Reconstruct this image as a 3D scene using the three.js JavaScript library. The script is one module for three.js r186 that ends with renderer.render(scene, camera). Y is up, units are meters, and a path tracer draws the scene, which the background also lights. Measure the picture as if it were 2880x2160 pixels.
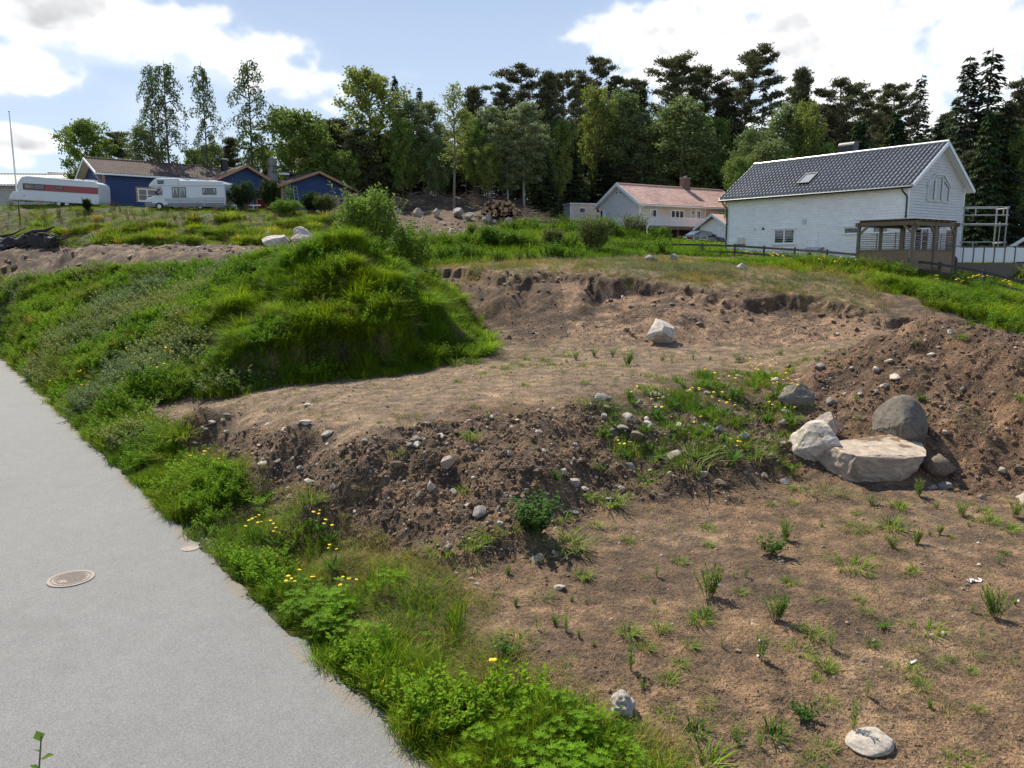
import * as THREE from 'three';
import { mergeGeometries, mergeVertices } from 'three/addons/utils/BufferGeometryUtils.js';

// ---------- camera, sky, sun, exposure ----------
const scene = new THREE.Scene();
const camera = new THREE.PerspectiveCamera(52.39, 4 / 3, 0.1, 3000);
camera.position.set(0, 5.5, 0);
camera.rotation.set(-9 * Math.PI / 180, 0, 0);
const renderer = new THREE.WebGLRenderer({ antialias: true });
renderer.toneMapping = THREE.LinearToneMapping;
renderer.toneMappingExposure = 1.62;
renderer.shadowMap.enabled = true;

const SUN_AZ = 32 * Math.PI / 180, SUN_EL = 50 * Math.PI / 180;      // azimuth is counted to the left of straight ahead
const sunDir = new THREE.Vector3(-Math.sin(SUN_AZ) * Math.cos(SUN_EL), Math.sin(SUN_EL), -Math.cos(SUN_AZ) * Math.cos(SUN_EL));
const sun = new THREE.DirectionalLight(new THREE.Color().setRGB(1, 0.93, 0.78), 5);
sun.name = 'sun';
sun.position.copy(sunDir).multiplyScalar(150).add(new THREE.Vector3(0, 5, -50));
sun.target.position.set(0, 5, -50);
sun.castShadow = true;
sun.shadow.mapSize.set(4096, 4096);
Object.assign(sun.shadow.camera, { left: -90, right: 90, top: 90, bottom: -90, near: 1, far: 400 });
scene.add(sun, sun.target);

// ---------- seeded random numbers and noise ----------
function rng(seed) {
  let a = seed >>> 0;
  return () => { a = (a + 0x6d2b79f5) | 0; let t = Math.imul(a ^ (a >>> 15), 1 | a); t = (t + Math.imul(t ^ (t >>> 7), 61 | t)) ^ t; return ((t ^ (t >>> 14)) >>> 0) / 4294967296; };
}
const hash = (i, j, s) => { let n = (Math.imul(i, 374761393) + Math.imul(j, 668265263) + Math.imul(s, 1274126177)) | 0; n = Math.imul(n ^ (n >>> 13), 1274126177); n = Math.imul(n ^ (n >>> 15), 2246822519); return ((n ^ (n >>> 16)) >>> 0) / 4294967296; };
function vn(x, y, s = 0) {                                            // value noise, -1 to 1
  const i = Math.floor(x), j = Math.floor(y), fx = x - i, fy = y - j, u = fx * fx * (3 - 2 * fx), v = fy * fy * (3 - 2 * fy);
  const a = hash(i, j, s), b = hash(i + 1, j, s), c = hash(i, j + 1, s), d = hash(i + 1, j + 1, s);
  return (a + (b - a) * u + (c - a) * v + (a - b - c + d) * u * v) * 2 - 1;
}
function fbm(x, y, o = 4, s = 0) { let r = 0, a = 0.5, t = 0; for (let k = 0; k < o; k++) { r += a * vn(x, y, s + k * 17); t += a; a *= 0.5; const nx = x * 1.6 + y * 1.2 + 3.1; y = -x * 1.2 + y * 1.6 + 7.7; x = nx; } return r / t; }
const clamp = (x, a = 0, b = 1) => x < a ? a : x > b ? b : x;
const ss = (a, b, x) => { const t = clamp((x - a) / (b - a)); return t * t * (3 - 2 * t); };
const lerp = (a, b, t) => a + (b - a) * t;

// ---------- sky: air and broken cumulus, computed for every direction ----------
{
  const W = 4096, H = 2048, data = new Float32Array(W * H * 4), D = Math.PI / 180, R = rng(77);
  // clouds: azimuth (degrees to the right of straight ahead), elevation, half width, half height
  const puffs = [[-30, 15.2, 10, 3.6], [-24.5, 14.2, 6, 2.8], [-19, 13, 4.2, 1.8], [-16.2, 12.6, 4.6, 2.6], [-13.6, 11.2, 3.6, 2.1], [-32, 11.0, 5.6, 1.8], [-31, 7.2, 4, 0.9], [-36, 6, 5, 1], [12.5, 14.6, 7.2, 4], [22, 15, 10, 5.2], [32, 13.6, 9, 5], [10.5, 12.2, 4.4, 2.4], [24, 10.6, 8.5, 2.6], [31, 7.8, 7, 2], [17, 9, 4, 1.4], [2, 3, 9, 1.2], [-8, 4.4, 5, 1.2], [17, 19, 7, 3], [-26, 19, 7, 2.2]];
  for (let k = 0; k < 26; k++) {                                     // the same kind of sky goes on all round
    const az = R() * 360 - 180, el = 5 + 62 * Math.pow(R(), 1.3), w = (4 + 7 * R()) / Math.cos(el * D * 0.8), h = 1.6 + 3.2 * R() + el * 0.05;
    if (Math.abs(az) > 40 + w || el > 22 + h) puffs.push([az, el, w, h]);
  }
  const cells = Array.from({ length: 72 }, () => []);                 // puffs sorted by azimuth
  for (const p of puffs) for (let c = 0; c < 72; c++) { let da = Math.abs(c * 5 - 177.5 - p[0]); da = Math.min(da, 360 - da); if (da < p[2] * 1.7 + 3) cells[c].push(p); }
  for (let row = 0; row < H; row++) {
    const el = ((row + 0.5) / H - 0.5) * 180, e = Math.max(el, 0);
    const k = Math.exp(-e / 24), air = [lerp(0.045, 0.56, k), lerp(0.12, 0.665, k), lerp(0.32, 0.765, k)];
    if (el < 0) { air[0] = 0.2; air[1] = 0.19; air[2] = 0.17; }
    for (let col = 0; col < W; col++) {
      const az = ((((col + 0.5) / W) * 360 - 180 + 90 + 180 + 360) % 360) - 180;  // 0 straight ahead (-z)
      let r = air[0], g = air[1], b = air[2];
      if (el > 0.3) {
        let env = -1, low = 0, hit = false;
        for (const p of cells[Math.min(71, Math.floor((az + 180) / 5))]) {
          let da = Math.abs(az - p[0]); if (da > 180) da = 360 - da;
          const x = da / p[2], y = (el - p[1]) / p[3], q = 1 - (x * x + y * y * (y < 0 ? 1.35 : 1));
          if (q > env) { env = q; low = y; }
          if (q > -1.9) hit = true;
        }
        if (hit) {
          const cx = az * Math.cos(e * D), n = fbm(cx * 0.22, el * 0.34, 6, 5), n2 = fbm(cx * 0.7 + 40, el * 1.0, 4, 9);
          const bil = 1 - Math.abs(fbm(cx * 0.5 + 9, el * 0.7, 5, 23)) * 2;
          const den = Math.max(env, -1) + 1.15 * n + 0.35 * (bil - 0.5) - 0.12, a = ss(-0.06, 0.62, den) * 0.94 + 0.06 * ss(-0.6, 0.2, den);
          const thick = ss(0.35, 1.3, den), under = ss(0.25, -0.75, low + n2 * 0.45);
          const lit = 0.74 - 0.26 * thick * under - 0.22 * thick * ss(-0.2, 0.5, n2 + 0.5 * n);
          r = lerp(r, lit * 1.0, a); g = lerp(g, lit * 1.005, a); b = lerp(b, lit * 1.02, a);
        }
        const wisp = ss(0.05, 0.7, fbm(az * 0.09 + 3, el * 0.32 + 1, 5, 51)) * 0.3 * ss(0, 6, el) * ss(60, 20, el);
        r = lerp(r, 0.78, wisp); g = lerp(g, 0.81, wisp); b = lerp(b, 0.84, wisp);
      }
      const o = (row * W + col) * 4;
      data[o] = r; data[o + 1] = g; data[o + 2] = b; data[o + 3] = 1;
    }
  }
  const t = new THREE.DataTexture(data, W, H, THREE.RGBAFormat, THREE.FloatType);
  t.mapping = THREE.EquirectangularReflectionMapping; t.magFilter = THREE.LinearFilter; t.minFilter = THREE.LinearFilter; t.wrapS = THREE.RepeatWrapping; t.needsUpdate = true;
  scene.background = t; scene.environment = t;
}

// ---------- building helpers ----------
const taken = new Map();
function numbered(name) { const n = taken.get(name) ?? 0; taken.set(name, n + 1); return n ? name + '_' + String(n).padStart(3, '0') : name; }
function place(o, name, label, category, group, kind) {                // a top-level object
  o.name = numbered(name); o.userData = {};
  if (label) o.userData.label = label;
  if (category) o.userData.category = category;
  if (group) o.userData.group = group;
  if (kind) o.userData.kind = kind;
  scene.add(o); return o;
}
function thing(name, label, category, [x, y, z] = [0, 0, 0], turn = 0, group) {
  const o = place(new THREE.Group(), name, label, category, group);
  o.position.set(x, y, z); o.rotation.y = turn; return o;
}
function copyOf(src, [x, y, z], turn, scale, label, group) {
  const o = src.clone(); o.name = numbered(src.name.replace(/_\d{3}$/, '')); o.userData = { ...src.userData };
  if (label) o.userData.label = label;
  if (group) o.userData.group = group;
  o.position.set(x, y, z); o.rotation.set(0, turn, 0); if (scale !== undefined) { if (scale.length) o.scale.set(...scale); else o.scale.setScalar(scale); }
  scene.add(o); return o;
}
function shade(o) { o.traverse((m) => { if (m.isMesh) { m.castShadow = true; m.receiveShadow = true; } }); return o; }
const lin = (r, g, b) => new THREE.Color().setRGB(r, g, b);
const std = (r, g, b, roughness = 0.8, more = {}) => new THREE.MeshStandardMaterial({ color: lin(r, g, b), roughness, ...more });
class Geo {                                                            // collects faces; build() gives one Mesh
  constructor() { this.p = []; this.n = []; this.t = []; this.c = null; this.i = []; }
  get count() { return this.p.length / 3; }
  vert(p, n, u = 0, v = 0) { this.p.push(p[0], p[1], p[2]); this.n.push(n[0], n[1], n[2]); this.t.push(u, v); return this.count - 1; }
  quad(a, b, c, d, uv) {                                               // counter-clockwise seen from outside; uv in metres
    const e = [b[0] - a[0], b[1] - a[1], b[2] - a[2]], f = [d[0] - a[0], d[1] - a[1], d[2] - a[2]], g = [c[0] - a[0], c[1] - a[1], c[2] - a[2]];
    let n = [e[1] * g[2] - e[2] * g[1], e[2] * g[0] - e[0] * g[2], e[0] * g[1] - e[1] * g[0]]; let l = Math.hypot(...n);
    if (l < 1e-12) { n = [e[1] * f[2] - e[2] * f[1], e[2] * f[0] - e[0] * f[2], e[0] * f[1] - e[1] * f[0]]; l = Math.hypot(...n) || 1; }
    n = n.map((x) => x / l); const U = Math.hypot(...e), V = Math.hypot(...f), o = uv ?? [0, 0], k = this.count;
    this.vert(a, n, o[0], o[1]); this.vert(b, n, o[0] + U, o[1]); this.vert(c, n, o[0] + U, o[1] + V); this.vert(d, n, o[0], o[1] + V);
    this.i.push(k, k + 1, k + 2, k, k + 2, k + 3); return this;
  }
  tri(a, b, c) {
    const e = [b[0] - a[0], b[1] - a[1], b[2] - a[2]], f = [c[0] - a[0], c[1] - a[1], c[2] - a[2]], n = [e[1] * f[2] - e[2] * f[1], e[2] * f[0] - e[0] * f[2], e[0] * f[1] - e[1] * f[0]], l = Math.hypot(...n) || 1, k = this.count, m = n.map((x) => x / l);
    this.vert(a, m, 0, 0); this.vert(b, m, Math.hypot(...e), 0); this.vert(c, m, 0, Math.hypot(...f)); this.i.push(k, k + 1, k + 2); return this;
  }
  box(x0, x1, y0, y1, z0, z1) {
    const P = (x, y, z) => [x, y, z];
    this.quad(P(x0, y0, z1), P(x1, y0, z1), P(x1, y1, z1), P(x0, y1, z1), [x0, y0]); this.quad(P(x1, y0, z0), P(x0, y0, z0), P(x0, y1, z0), P(x1, y1, z0), [x0, y0]);
    this.quad(P(x0, y0, z0), P(x0, y0, z1), P(x0, y1, z1), P(x0, y1, z0), [z0, y0]); this.quad(P(x1, y0, z1), P(x1, y0, z0), P(x1, y1, z0), P(x1, y1, z1), [z0, y0]);
    this.quad(P(x0, y1, z1), P(x1, y1, z1), P(x1, y1, z0), P(x0, y1, z0), [x0, z0]); this.quad(P(x0, y0, z0), P(x1, y0, z0), P(x1, y0, z1), P(x0, y0, z1), [x0, z0]); return this;
  }
  bar(a, b, w, h = w, up = [0, 1, 0]) {                                // a square bar from a to b
    const A = new THREE.Vector3(...a), B = new THREE.Vector3(...b), f = B.clone().sub(A).normalize(); let s = new THREE.Vector3().crossVectors(f, new THREE.Vector3(...up));
    if (s.length() < 1e-3) s.crossVectors(f, new THREE.Vector3(1, 0, 0)); s.normalize(); const u = new THREE.Vector3().crossVectors(s, f).normalize();
    const c = (P, i, j) => { const q = P.clone().addScaledVector(s, i * w / 2).addScaledVector(u, j * h / 2); return [q.x, q.y, q.z]; };
    const k = [[-1, -1], [1, -1], [1, 1], [-1, 1]];
    for (let m = 0; m < 4; m++) { const [i, j] = k[m], [p, q] = k[(m + 1) % 4]; this.quad(c(A, i, j), c(B, i, j), c(B, p, q), c(A, p, q)); }
    this.quad(c(A, -1, -1), c(A, -1, 1), c(A, 1, 1), c(A, 1, -1)); this.quad(c(B, -1, -1), c(B, 1, -1), c(B, 1, 1), c(B, -1, 1)); return this;
  }
  tube(pts, radii, sides = 6, cap = true) {                            // a smooth tapered tube
    const V = pts.map((p) => new THREE.Vector3(...p)), n = V.length, k0 = this.count; let s = null, len = 0;
    for (let m = 0; m < n; m++) {
      const f = V[Math.min(m + 1, n - 1)].clone().sub(V[Math.max(m - 1, 0)]).normalize();
      if (!s) { s = new THREE.Vector3().crossVectors(f, Math.abs(f.y) < 0.9 ? new THREE.Vector3(0, 1, 0) : new THREE.Vector3(1, 0, 0)).normalize(); } else { s.addScaledVector(f, -s.dot(f)).normalize(); }
      const u = new THREE.Vector3().crossVectors(f, s); if (m) len += V[m].distanceTo(V[m - 1]); const r = radii.length ? radii[m] : radii;
      for (let q = 0; q <= sides; q++) { const a = q / sides * Math.PI * 2, d = s.clone().multiplyScalar(Math.cos(a)).addScaledVector(u, Math.sin(a)); this.vert([V[m].x + d.x * r, V[m].y + d.y * r, V[m].z + d.z * r], [d.x, d.y, d.z], q / sides * Math.PI * 2 * Math.max(r, 0.01), len); }
    }
    for (let m = 0; m < n - 1; m++) for (let q = 0; q < sides; q++) { const a = k0 + m * (sides + 1) + q, b = a + sides + 1; this.i.push(a, a + 1, b + 1, a, b + 1, b); }
    if (cap) for (const m of [0, n - 1]) { const f = V[m ? n - 1 : 1].clone().sub(V[m ? n - 2 : 0]).normalize().multiplyScalar(m ? 1 : -1), c = this.vert([V[m].x, V[m].y, V[m].z], [f.x, f.y, f.z]), o = k0 + m * (sides + 1), k = this.count; for (let q = 0; q <= sides; q++) this.vert(this.p.slice((o + q) * 3, (o + q) * 3 + 3), [f.x, f.y, f.z]); for (let q = 0; q < sides; q++) m ? this.i.push(c, k + q, k + q + 1) : this.i.push(c, k + q + 1, k + q); }
    return this;
  }
  prism(poly, z0, z1, side = true) {                                   // a convex or star-shaped outline in x, y drawn out along z
    const sh = new THREE.Shape(poly.map((q) => new THREE.Vector2(q[0], q[1]))), faces = THREE.ShapeUtils.triangulateShape(poly.map((q) => new THREE.Vector2(q[0], q[1])), []); const area = THREE.ShapeUtils.area(poly.map((q) => ({ x: q[0], y: q[1] })));
    for (const [a, b, c] of faces) { const A = poly[a], B = poly[b], C = poly[c], cc = (B[0] - A[0]) * (C[1] - A[1]) - (B[1] - A[1]) * (C[0] - A[0]) > 0; const f = cc ? [A, B, C] : [A, C, B]; this.tri2(f.map((q) => [q[0], q[1], z1]), [0, 0, 1]); this.tri2([f[0], f[2], f[1]].map((q) => [q[0], q[1], z0]), [0, 0, -1]); }
    if (side) for (let k = 0; k < poly.length; k++) { let A = poly[k], B = poly[(k + 1) % poly.length]; if (area < 0) [A, B] = [B, A]; this.quad([A[0], A[1], z1], [A[0], A[1], z0], [B[0], B[1], z0], [B[0], B[1], z1]); }
    return this;
  }
  tri2(q, n) { const k = this.count; for (const v of q) this.vert(v, n, v[0], v[1]); this.i.push(k, k + 1, k + 2); }
  move(from, m) {                                                      // turn and move what was added since vertex `from`
    const v = new THREE.Vector3(), nm = new THREE.Matrix3().getNormalMatrix(m);
    for (let k = from; k < this.count; k++) { v.fromArray(this.p, k * 3).applyMatrix4(m); this.p[k * 3] = v.x; this.p[k * 3 + 1] = v.y; this.p[k * 3 + 2] = v.z; v.fromArray(this.n, k * 3).applyMatrix3(nm).normalize(); this.n[k * 3] = v.x; this.n[k * 3 + 1] = v.y; this.n[k * 3 + 2] = v.z; }
    return this;
  }
  paint(from, r, g, b) { if (!this.c) this.c = []; while (this.c.length < from * 3) this.c.push(1); for (let k = from; k < this.count; k++) this.c.push(r, g, b); return this; }
  geometry() {
    const g = new THREE.BufferGeometry(); g.setAttribute('position', new THREE.Float32BufferAttribute(this.p, 3)); g.setAttribute('normal', new THREE.Float32BufferAttribute(this.n, 3)); g.setAttribute('uv', new THREE.Float32BufferAttribute(this.t, 2));
    if (this.c) g.setAttribute('color', new THREE.Float32BufferAttribute(this.c, 3)); g.setIndex(this.i); return g;
  }
  build(name, material, parent) { const m = new THREE.Mesh(this.geometry(), material); m.name = name; m.castShadow = m.receiveShadow = true; if (parent) parent.add(m); return m; }
}
function dataTexture(n, fn, srgb = true) {                             // fn(u, v) gives [r, g, b] from 0 to 1; tiles
  const d = new Uint8Array(n * n * 4);
  for (let j = 0; j < n; j++) for (let i = 0; i < n; i++) { const c = fn(i / n, j / n, i, j), o = (j * n + i) * 4; d[o] = clamp(c[0]) * 255; d[o + 1] = clamp(c[1]) * 255; d[o + 2] = clamp(c[2]) * 255; d[o + 3] = 255; }
  const t = new THREE.DataTexture(d, n, n); t.wrapS = t.wrapT = THREE.RepeatWrapping; t.magFilter = THREE.LinearFilter; t.minFilter = THREE.LinearFilter; if (srgb) t.colorSpace = THREE.SRGBColorSpace; t.needsUpdate = true; return t;
}
function tileNoise(u, v, f, s) {                                       // value noise that repeats after one tile
  const x = u * f, y = v * f, i = Math.floor(x), j = Math.floor(y), fx = x - i, fy = y - j, a = fx * fx * (3 - 2 * fx), b = fy * fy * (3 - 2 * fy), h = (p, q) => hash(((p % f) + f) % f, ((q % f) + f) % f, s);
  const A = h(i, j), B = h(i + 1, j), C = h(i, j + 1), E = h(i + 1, j + 1); return (A + (B - A) * a + (C - A) * b + (A - B - C + E) * a * b) * 2 - 1;
}
function tileFbm(u, v, f, o, s) { let r = 0, a = 0.5, t = 0; for (let k = 0; k < o; k++) { r += a * tileNoise(u, v, f, s + k); t += a; a *= 0.55; f *= 2; } return r / t; }
// ---------- terrain: heights (x, distance ahead, height) measured on the slope ----------
const CTRL = [[-30.18,46.0,1.79],[-32.63,50.0,3.24],[-34.47,53.0,4.19],[-36.23,56.0,6.06],[-38.77,60.0,6.52],[-41.19,64.0,8.17],[-43.6,68.0,10.0],[-16.7,29.0,0.37],[-19.43,34.0,1.13],[-22.69,40.0,2.28],[-25.38,45.0,3.47],[-27.51,49.0,4.72],[-29.08,52.0,6.02],[-32.39,58.0,6.49],[-34.77,62.5,8.1],[-37.14,67.0,9.82],[-10.28,21.0,0.62],[-11.9,24.5,1.01],[-13.51,28.0,1.57],[-15.81,33.0,2.45],[-18.56,39.0,3.51],[-21.75,46.0,5.09],[-23.1,49.0,5.99],[-25.9,55.0,6.37],[-28.17,60.0,7.66],[-30.87,66.0,9.45],[-9.68,24.5,1.16],[-10.76,27.5,2.3],[-12.04,31.0,3.37],[-13.91,36.0,4.3],[-16.93,44.0,5.18],[-18.04,47.0,5.89],[-20.7,54.0,6.36],[-22.93,60.0,7.66],[-25.12,66.0,9.45],[-7.66,25.2,1.5],[-8.29,27.5,2.63],[-8.96,30.0,3.97],[-9.81,33.0,4.97],[-11.26,38.0,5.51],[-13.32,45.0,5.88],[-15.67,53.0,6.34],[-17.68,60.0,7.66],[-19.38,66.0,9.38],[-9.6,36.0,5.8],[-7.69,31.6,5.76],[-6.56,32.0,5.99],[-5.11,31.6,5.55],[-3.76,31.0,4.55],[-2.63,30.4,3.55],[-1.19,30.2,2.35],[-6.03,29.6,4.65],[-5.73,27.9,3.17],[-5.45,26.3,1.8],[-3.33,27.0,1.87],[-3.53,28.9,3.17],[-7.38,29.4,4.34],[-6.9,27.2,2.63],[-4.81,29.5,3.99],[-1.89,30.0,2.73],[-2.48,28.5,2.18],[-12.82,62.0,8.79],[-15.48,75.0,10.33],[-5.43,45.0,5.43],[-6.73,56.0,6.87],[-8.14,68.0,8.72],[-9.56,80.0,10.65],[-11.32,95.0,12.96],[-2.14,34.0,2.96],[-2.24,35.8,3.88],[-2.31,37.0,4.69],[-2.55,41.0,5.2],[-3.1,50.0,6.15],[-3.83,62.0,7.73],[-4.43,72.0,9.32],[-5.16,84.0,11.39],[-5.89,96.0,13.2],[0.28,34.0,2.96],[0.3,37.0,4.69],[0.39,48.0,5.98],[0.52,64.0,7.8],[0.62,76.0,9.53],[0.77,95.0,12.43],[3.86,33.6,3.19],[4.16,36.5,4.66],[5.11,45.0,5.51],[6.23,55.0,6.53],[7.91,70.0,8.02],[8.59,90.0,9.25],[7.71,33.0,3.04],[8.24,35.5,4.21],[9.7,42.0,5.27],[12.68,55.0,5.96],[19.34,80.0,7.0],[13.04,76.0,7.36],[11.48,32.6,3.07],[12.09,34.5,3.9],[13.61,39.0,4.88],[16.36,47.0,5.38],[13.89,31.5,3.15],[14.52,33.0,3.52],[19.58,42.0,4.95],[11.99,22.6,3.68],[10.12,22.8,2.89],[8.95,23.2,2.17],[13.44,20.4,3.31],[11.52,17.0,0.59],[10.63,17.5,0.77],[12.28,18.4,2.02],[10.54,19.6,2.15],[10.08,21.2,2.52],[8.18,19.5,1.57],[8.79,18.2,1.16],[11.42,19.0,1.67],[12.02,20.0,2.69],[9.78,18.0,1.2],[17.79,27.0,2.65],[18.58,30.0,3.08],[22.24,34.0,3.4],[18.95,34.0,3.76],[19.48,37.0,4.26],[22.2,40.0,4.56],[24.81,38.0,3.67],[25.73,44.0,4.36],[29.98,46.0,3.77],[7.34,56.0,6.0],[11.72,54.0,5.86],[13.71,52.5,5.73],[17.7,43.5,5.23],[18.85,41.5,5.05],[7.92,46.0,5.67],[12.74,44.0,5.31],[22.7,38.0,4.18],[-0.87,13.15,0.35],[-0.99,15.31,0.98],[-1.18,18.39,1.85],[-1.58,24.91,2.0],[-1.97,31.19,2.15],[-2.57,13.5,0.3],[-2.8,14.92,1.0],[-3.0,16.13,1.75],[-3.8,20.62,1.85],[-5.0,16.06,0.35],[-5.21,16.87,1.05],[-5.51,17.97,1.6],[-6.63,21.75,1.65],[-8.03,20.1,0.45],[-8.39,21.16,1.3],[0.37,13.7,0.4],[0.42,15.56,1.2],[0.5,18.76,1.95],[1.84,15.43,0.55],[2.02,17.15,1.3],[2.3,19.72,1.95],[3.55,30.72,2.2],[2.81,24.2,2.1],[3.97,16.42,0.6],[4.37,18.28,1.25],[4.93,20.78,1.95],[5.96,25.29,2.1],[7.21,30.72,2.2],[6.24,17.16,0.65],[6.33,19.6,1.55],[8.73,24.56,2.05],[10.71,30.26,2.25],[2.1,11.36,0.3],[1.47,7.66,0.1],[3.45,7.63,0.12],[5.46,7.58,0.15],[4.91,11.25,0.35],[7.82,11.25,0.35],[9.87,14.43,0.5],[7.48,15.28,0.5],[-0.04,10.19,0.15],[-3.47,13.76,0.2],[-5.26,15.59,0.2],[-30,95,10.6],[-45,75,10.3],[-60,68,10.3],[-60,90,10.5],[-35,80,10.2],[-22,80,9.8],[-15,95,11.5],[0,110,13],[20,110,12],[-40,130,13],[0,150,14],[40,150,13],[60,110,10],[-90,110,11],[-100,60,9],[-60,50,5],[110,110,8],[18,62,6.2],[24,55,5.7],[14,64,6.5],[40,60,4.6],[60,60,4],[34,36,3.2],[45,40,3],[60,30,2],[22,27,2.7],[30,22,2],[30,12,0.8],[30,4,0.3],[12,2,0.05],[0,2,0],[50,10,1],[-6,39,4.9],[-3,42,5.1],[-10,42,5.6],[20,88,8.6],[15,77,7.3],[28,75,6.6],[24,80,7.2],[-10,60,7.4],[-14,68,8.8],[14.5,26.5,2.5],[18,26.5,2.4],[-60,20,0.2],[-40,10,0.2],[-20,0,0.1],[-45,40,0.3],[-10,-10,0.0],[15,-10,0.1]];
const RBF = (() => {                                                  // a smooth sheet through the measured heights
  const n = CTRL.length, m = n + 1, A = [], k = (a, b) => Math.hypot(a[0] - b[0], a[1] - b[1], 0.35);
  for (let i = 0; i < n; i++) { const row = new Float64Array(m + 1); for (let j = 0; j < n; j++) row[j] = k(CTRL[i], CTRL[j]); row[n] = 1; row[m] = CTRL[i][2]; A.push(row); }
  { const row = new Float64Array(m + 1); for (let j = 0; j < n; j++) row[j] = 1; A.push(row); }
  for (let i = 0; i < m; i++) {
    let p = i; for (let r = i + 1; r < m; r++) if (Math.abs(A[r][i]) > Math.abs(A[p][i])) p = r;
    const t = A[i]; A[i] = A[p]; A[p] = t;
    for (let r = i + 1; r < m; r++) { const q = A[r][i] / A[i][i]; if (q) for (let c = i; c <= m; c++) A[r][c] -= q * A[i][c]; }
  }
  const w = new Float64Array(m);
  for (let i = m - 1; i >= 0; i--) { let s = A[i][m]; for (let c = i + 1; c < m; c++) s -= A[i][c] * w[c]; w[i] = s / A[i][i]; }
  const X = Float64Array.from(CTRL, (c) => c[0]), Y = Float64Array.from(CTRL, (c) => c[1]);
  return (x, d) => { let s = w[n]; for (let j = 0; j < n; j++) { const a = x - X[j], b = d - Y[j]; s += w[j] * Math.sqrt(a * a + b * b + 0.1225); } return s; };
})();
// the road: its straight edge beside the plot, then a bend to the left
const ROAD_DIR = [-0.6126, 0.7904], ROAD_W = 4.6, ROAD_BEND = 44, ROAD_R = 26;
const roadStart = [-0.79, 7.8];
function roadSide(x, d) {                                             // metres to the right of the road's edge; negative on the road
  const rx = x - roadStart[0], rd = d - roadStart[1], along = rx * ROAD_DIR[0] + rd * ROAD_DIR[1], n = rx * ROAD_DIR[1] - rd * ROAD_DIR[0];
  if (along < ROAD_BEND) return n;
  return Math.hypot(n + ROAD_R, along - ROAD_BEND) - ROAD_R;
}
function baseHeight(x, d) {
  const w = ss(5, 9, d), wx = x + w * (0.45 * vn(x * 0.45, d * 0.45, 3) + 0.25 * vn(x * 1.3, d * 1.3, 4)), wd = d + w * (0.4 * vn(x * 0.45, d * 0.45, 5) + 0.22 * vn(x * 1.3, d * 1.3, 6));
  const n = roadSide(x, d);
  let h = RBF(wx, wd);
  h = lerp(-0.05, Math.max(h, -0.02), ss(-0.15, 1.5, n));
  if (n < -ROAD_W) h = lerp(-0.05, 0.12, ss(-ROAD_W, -ROAD_W - 2.5, n));
  return h;
}
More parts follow.
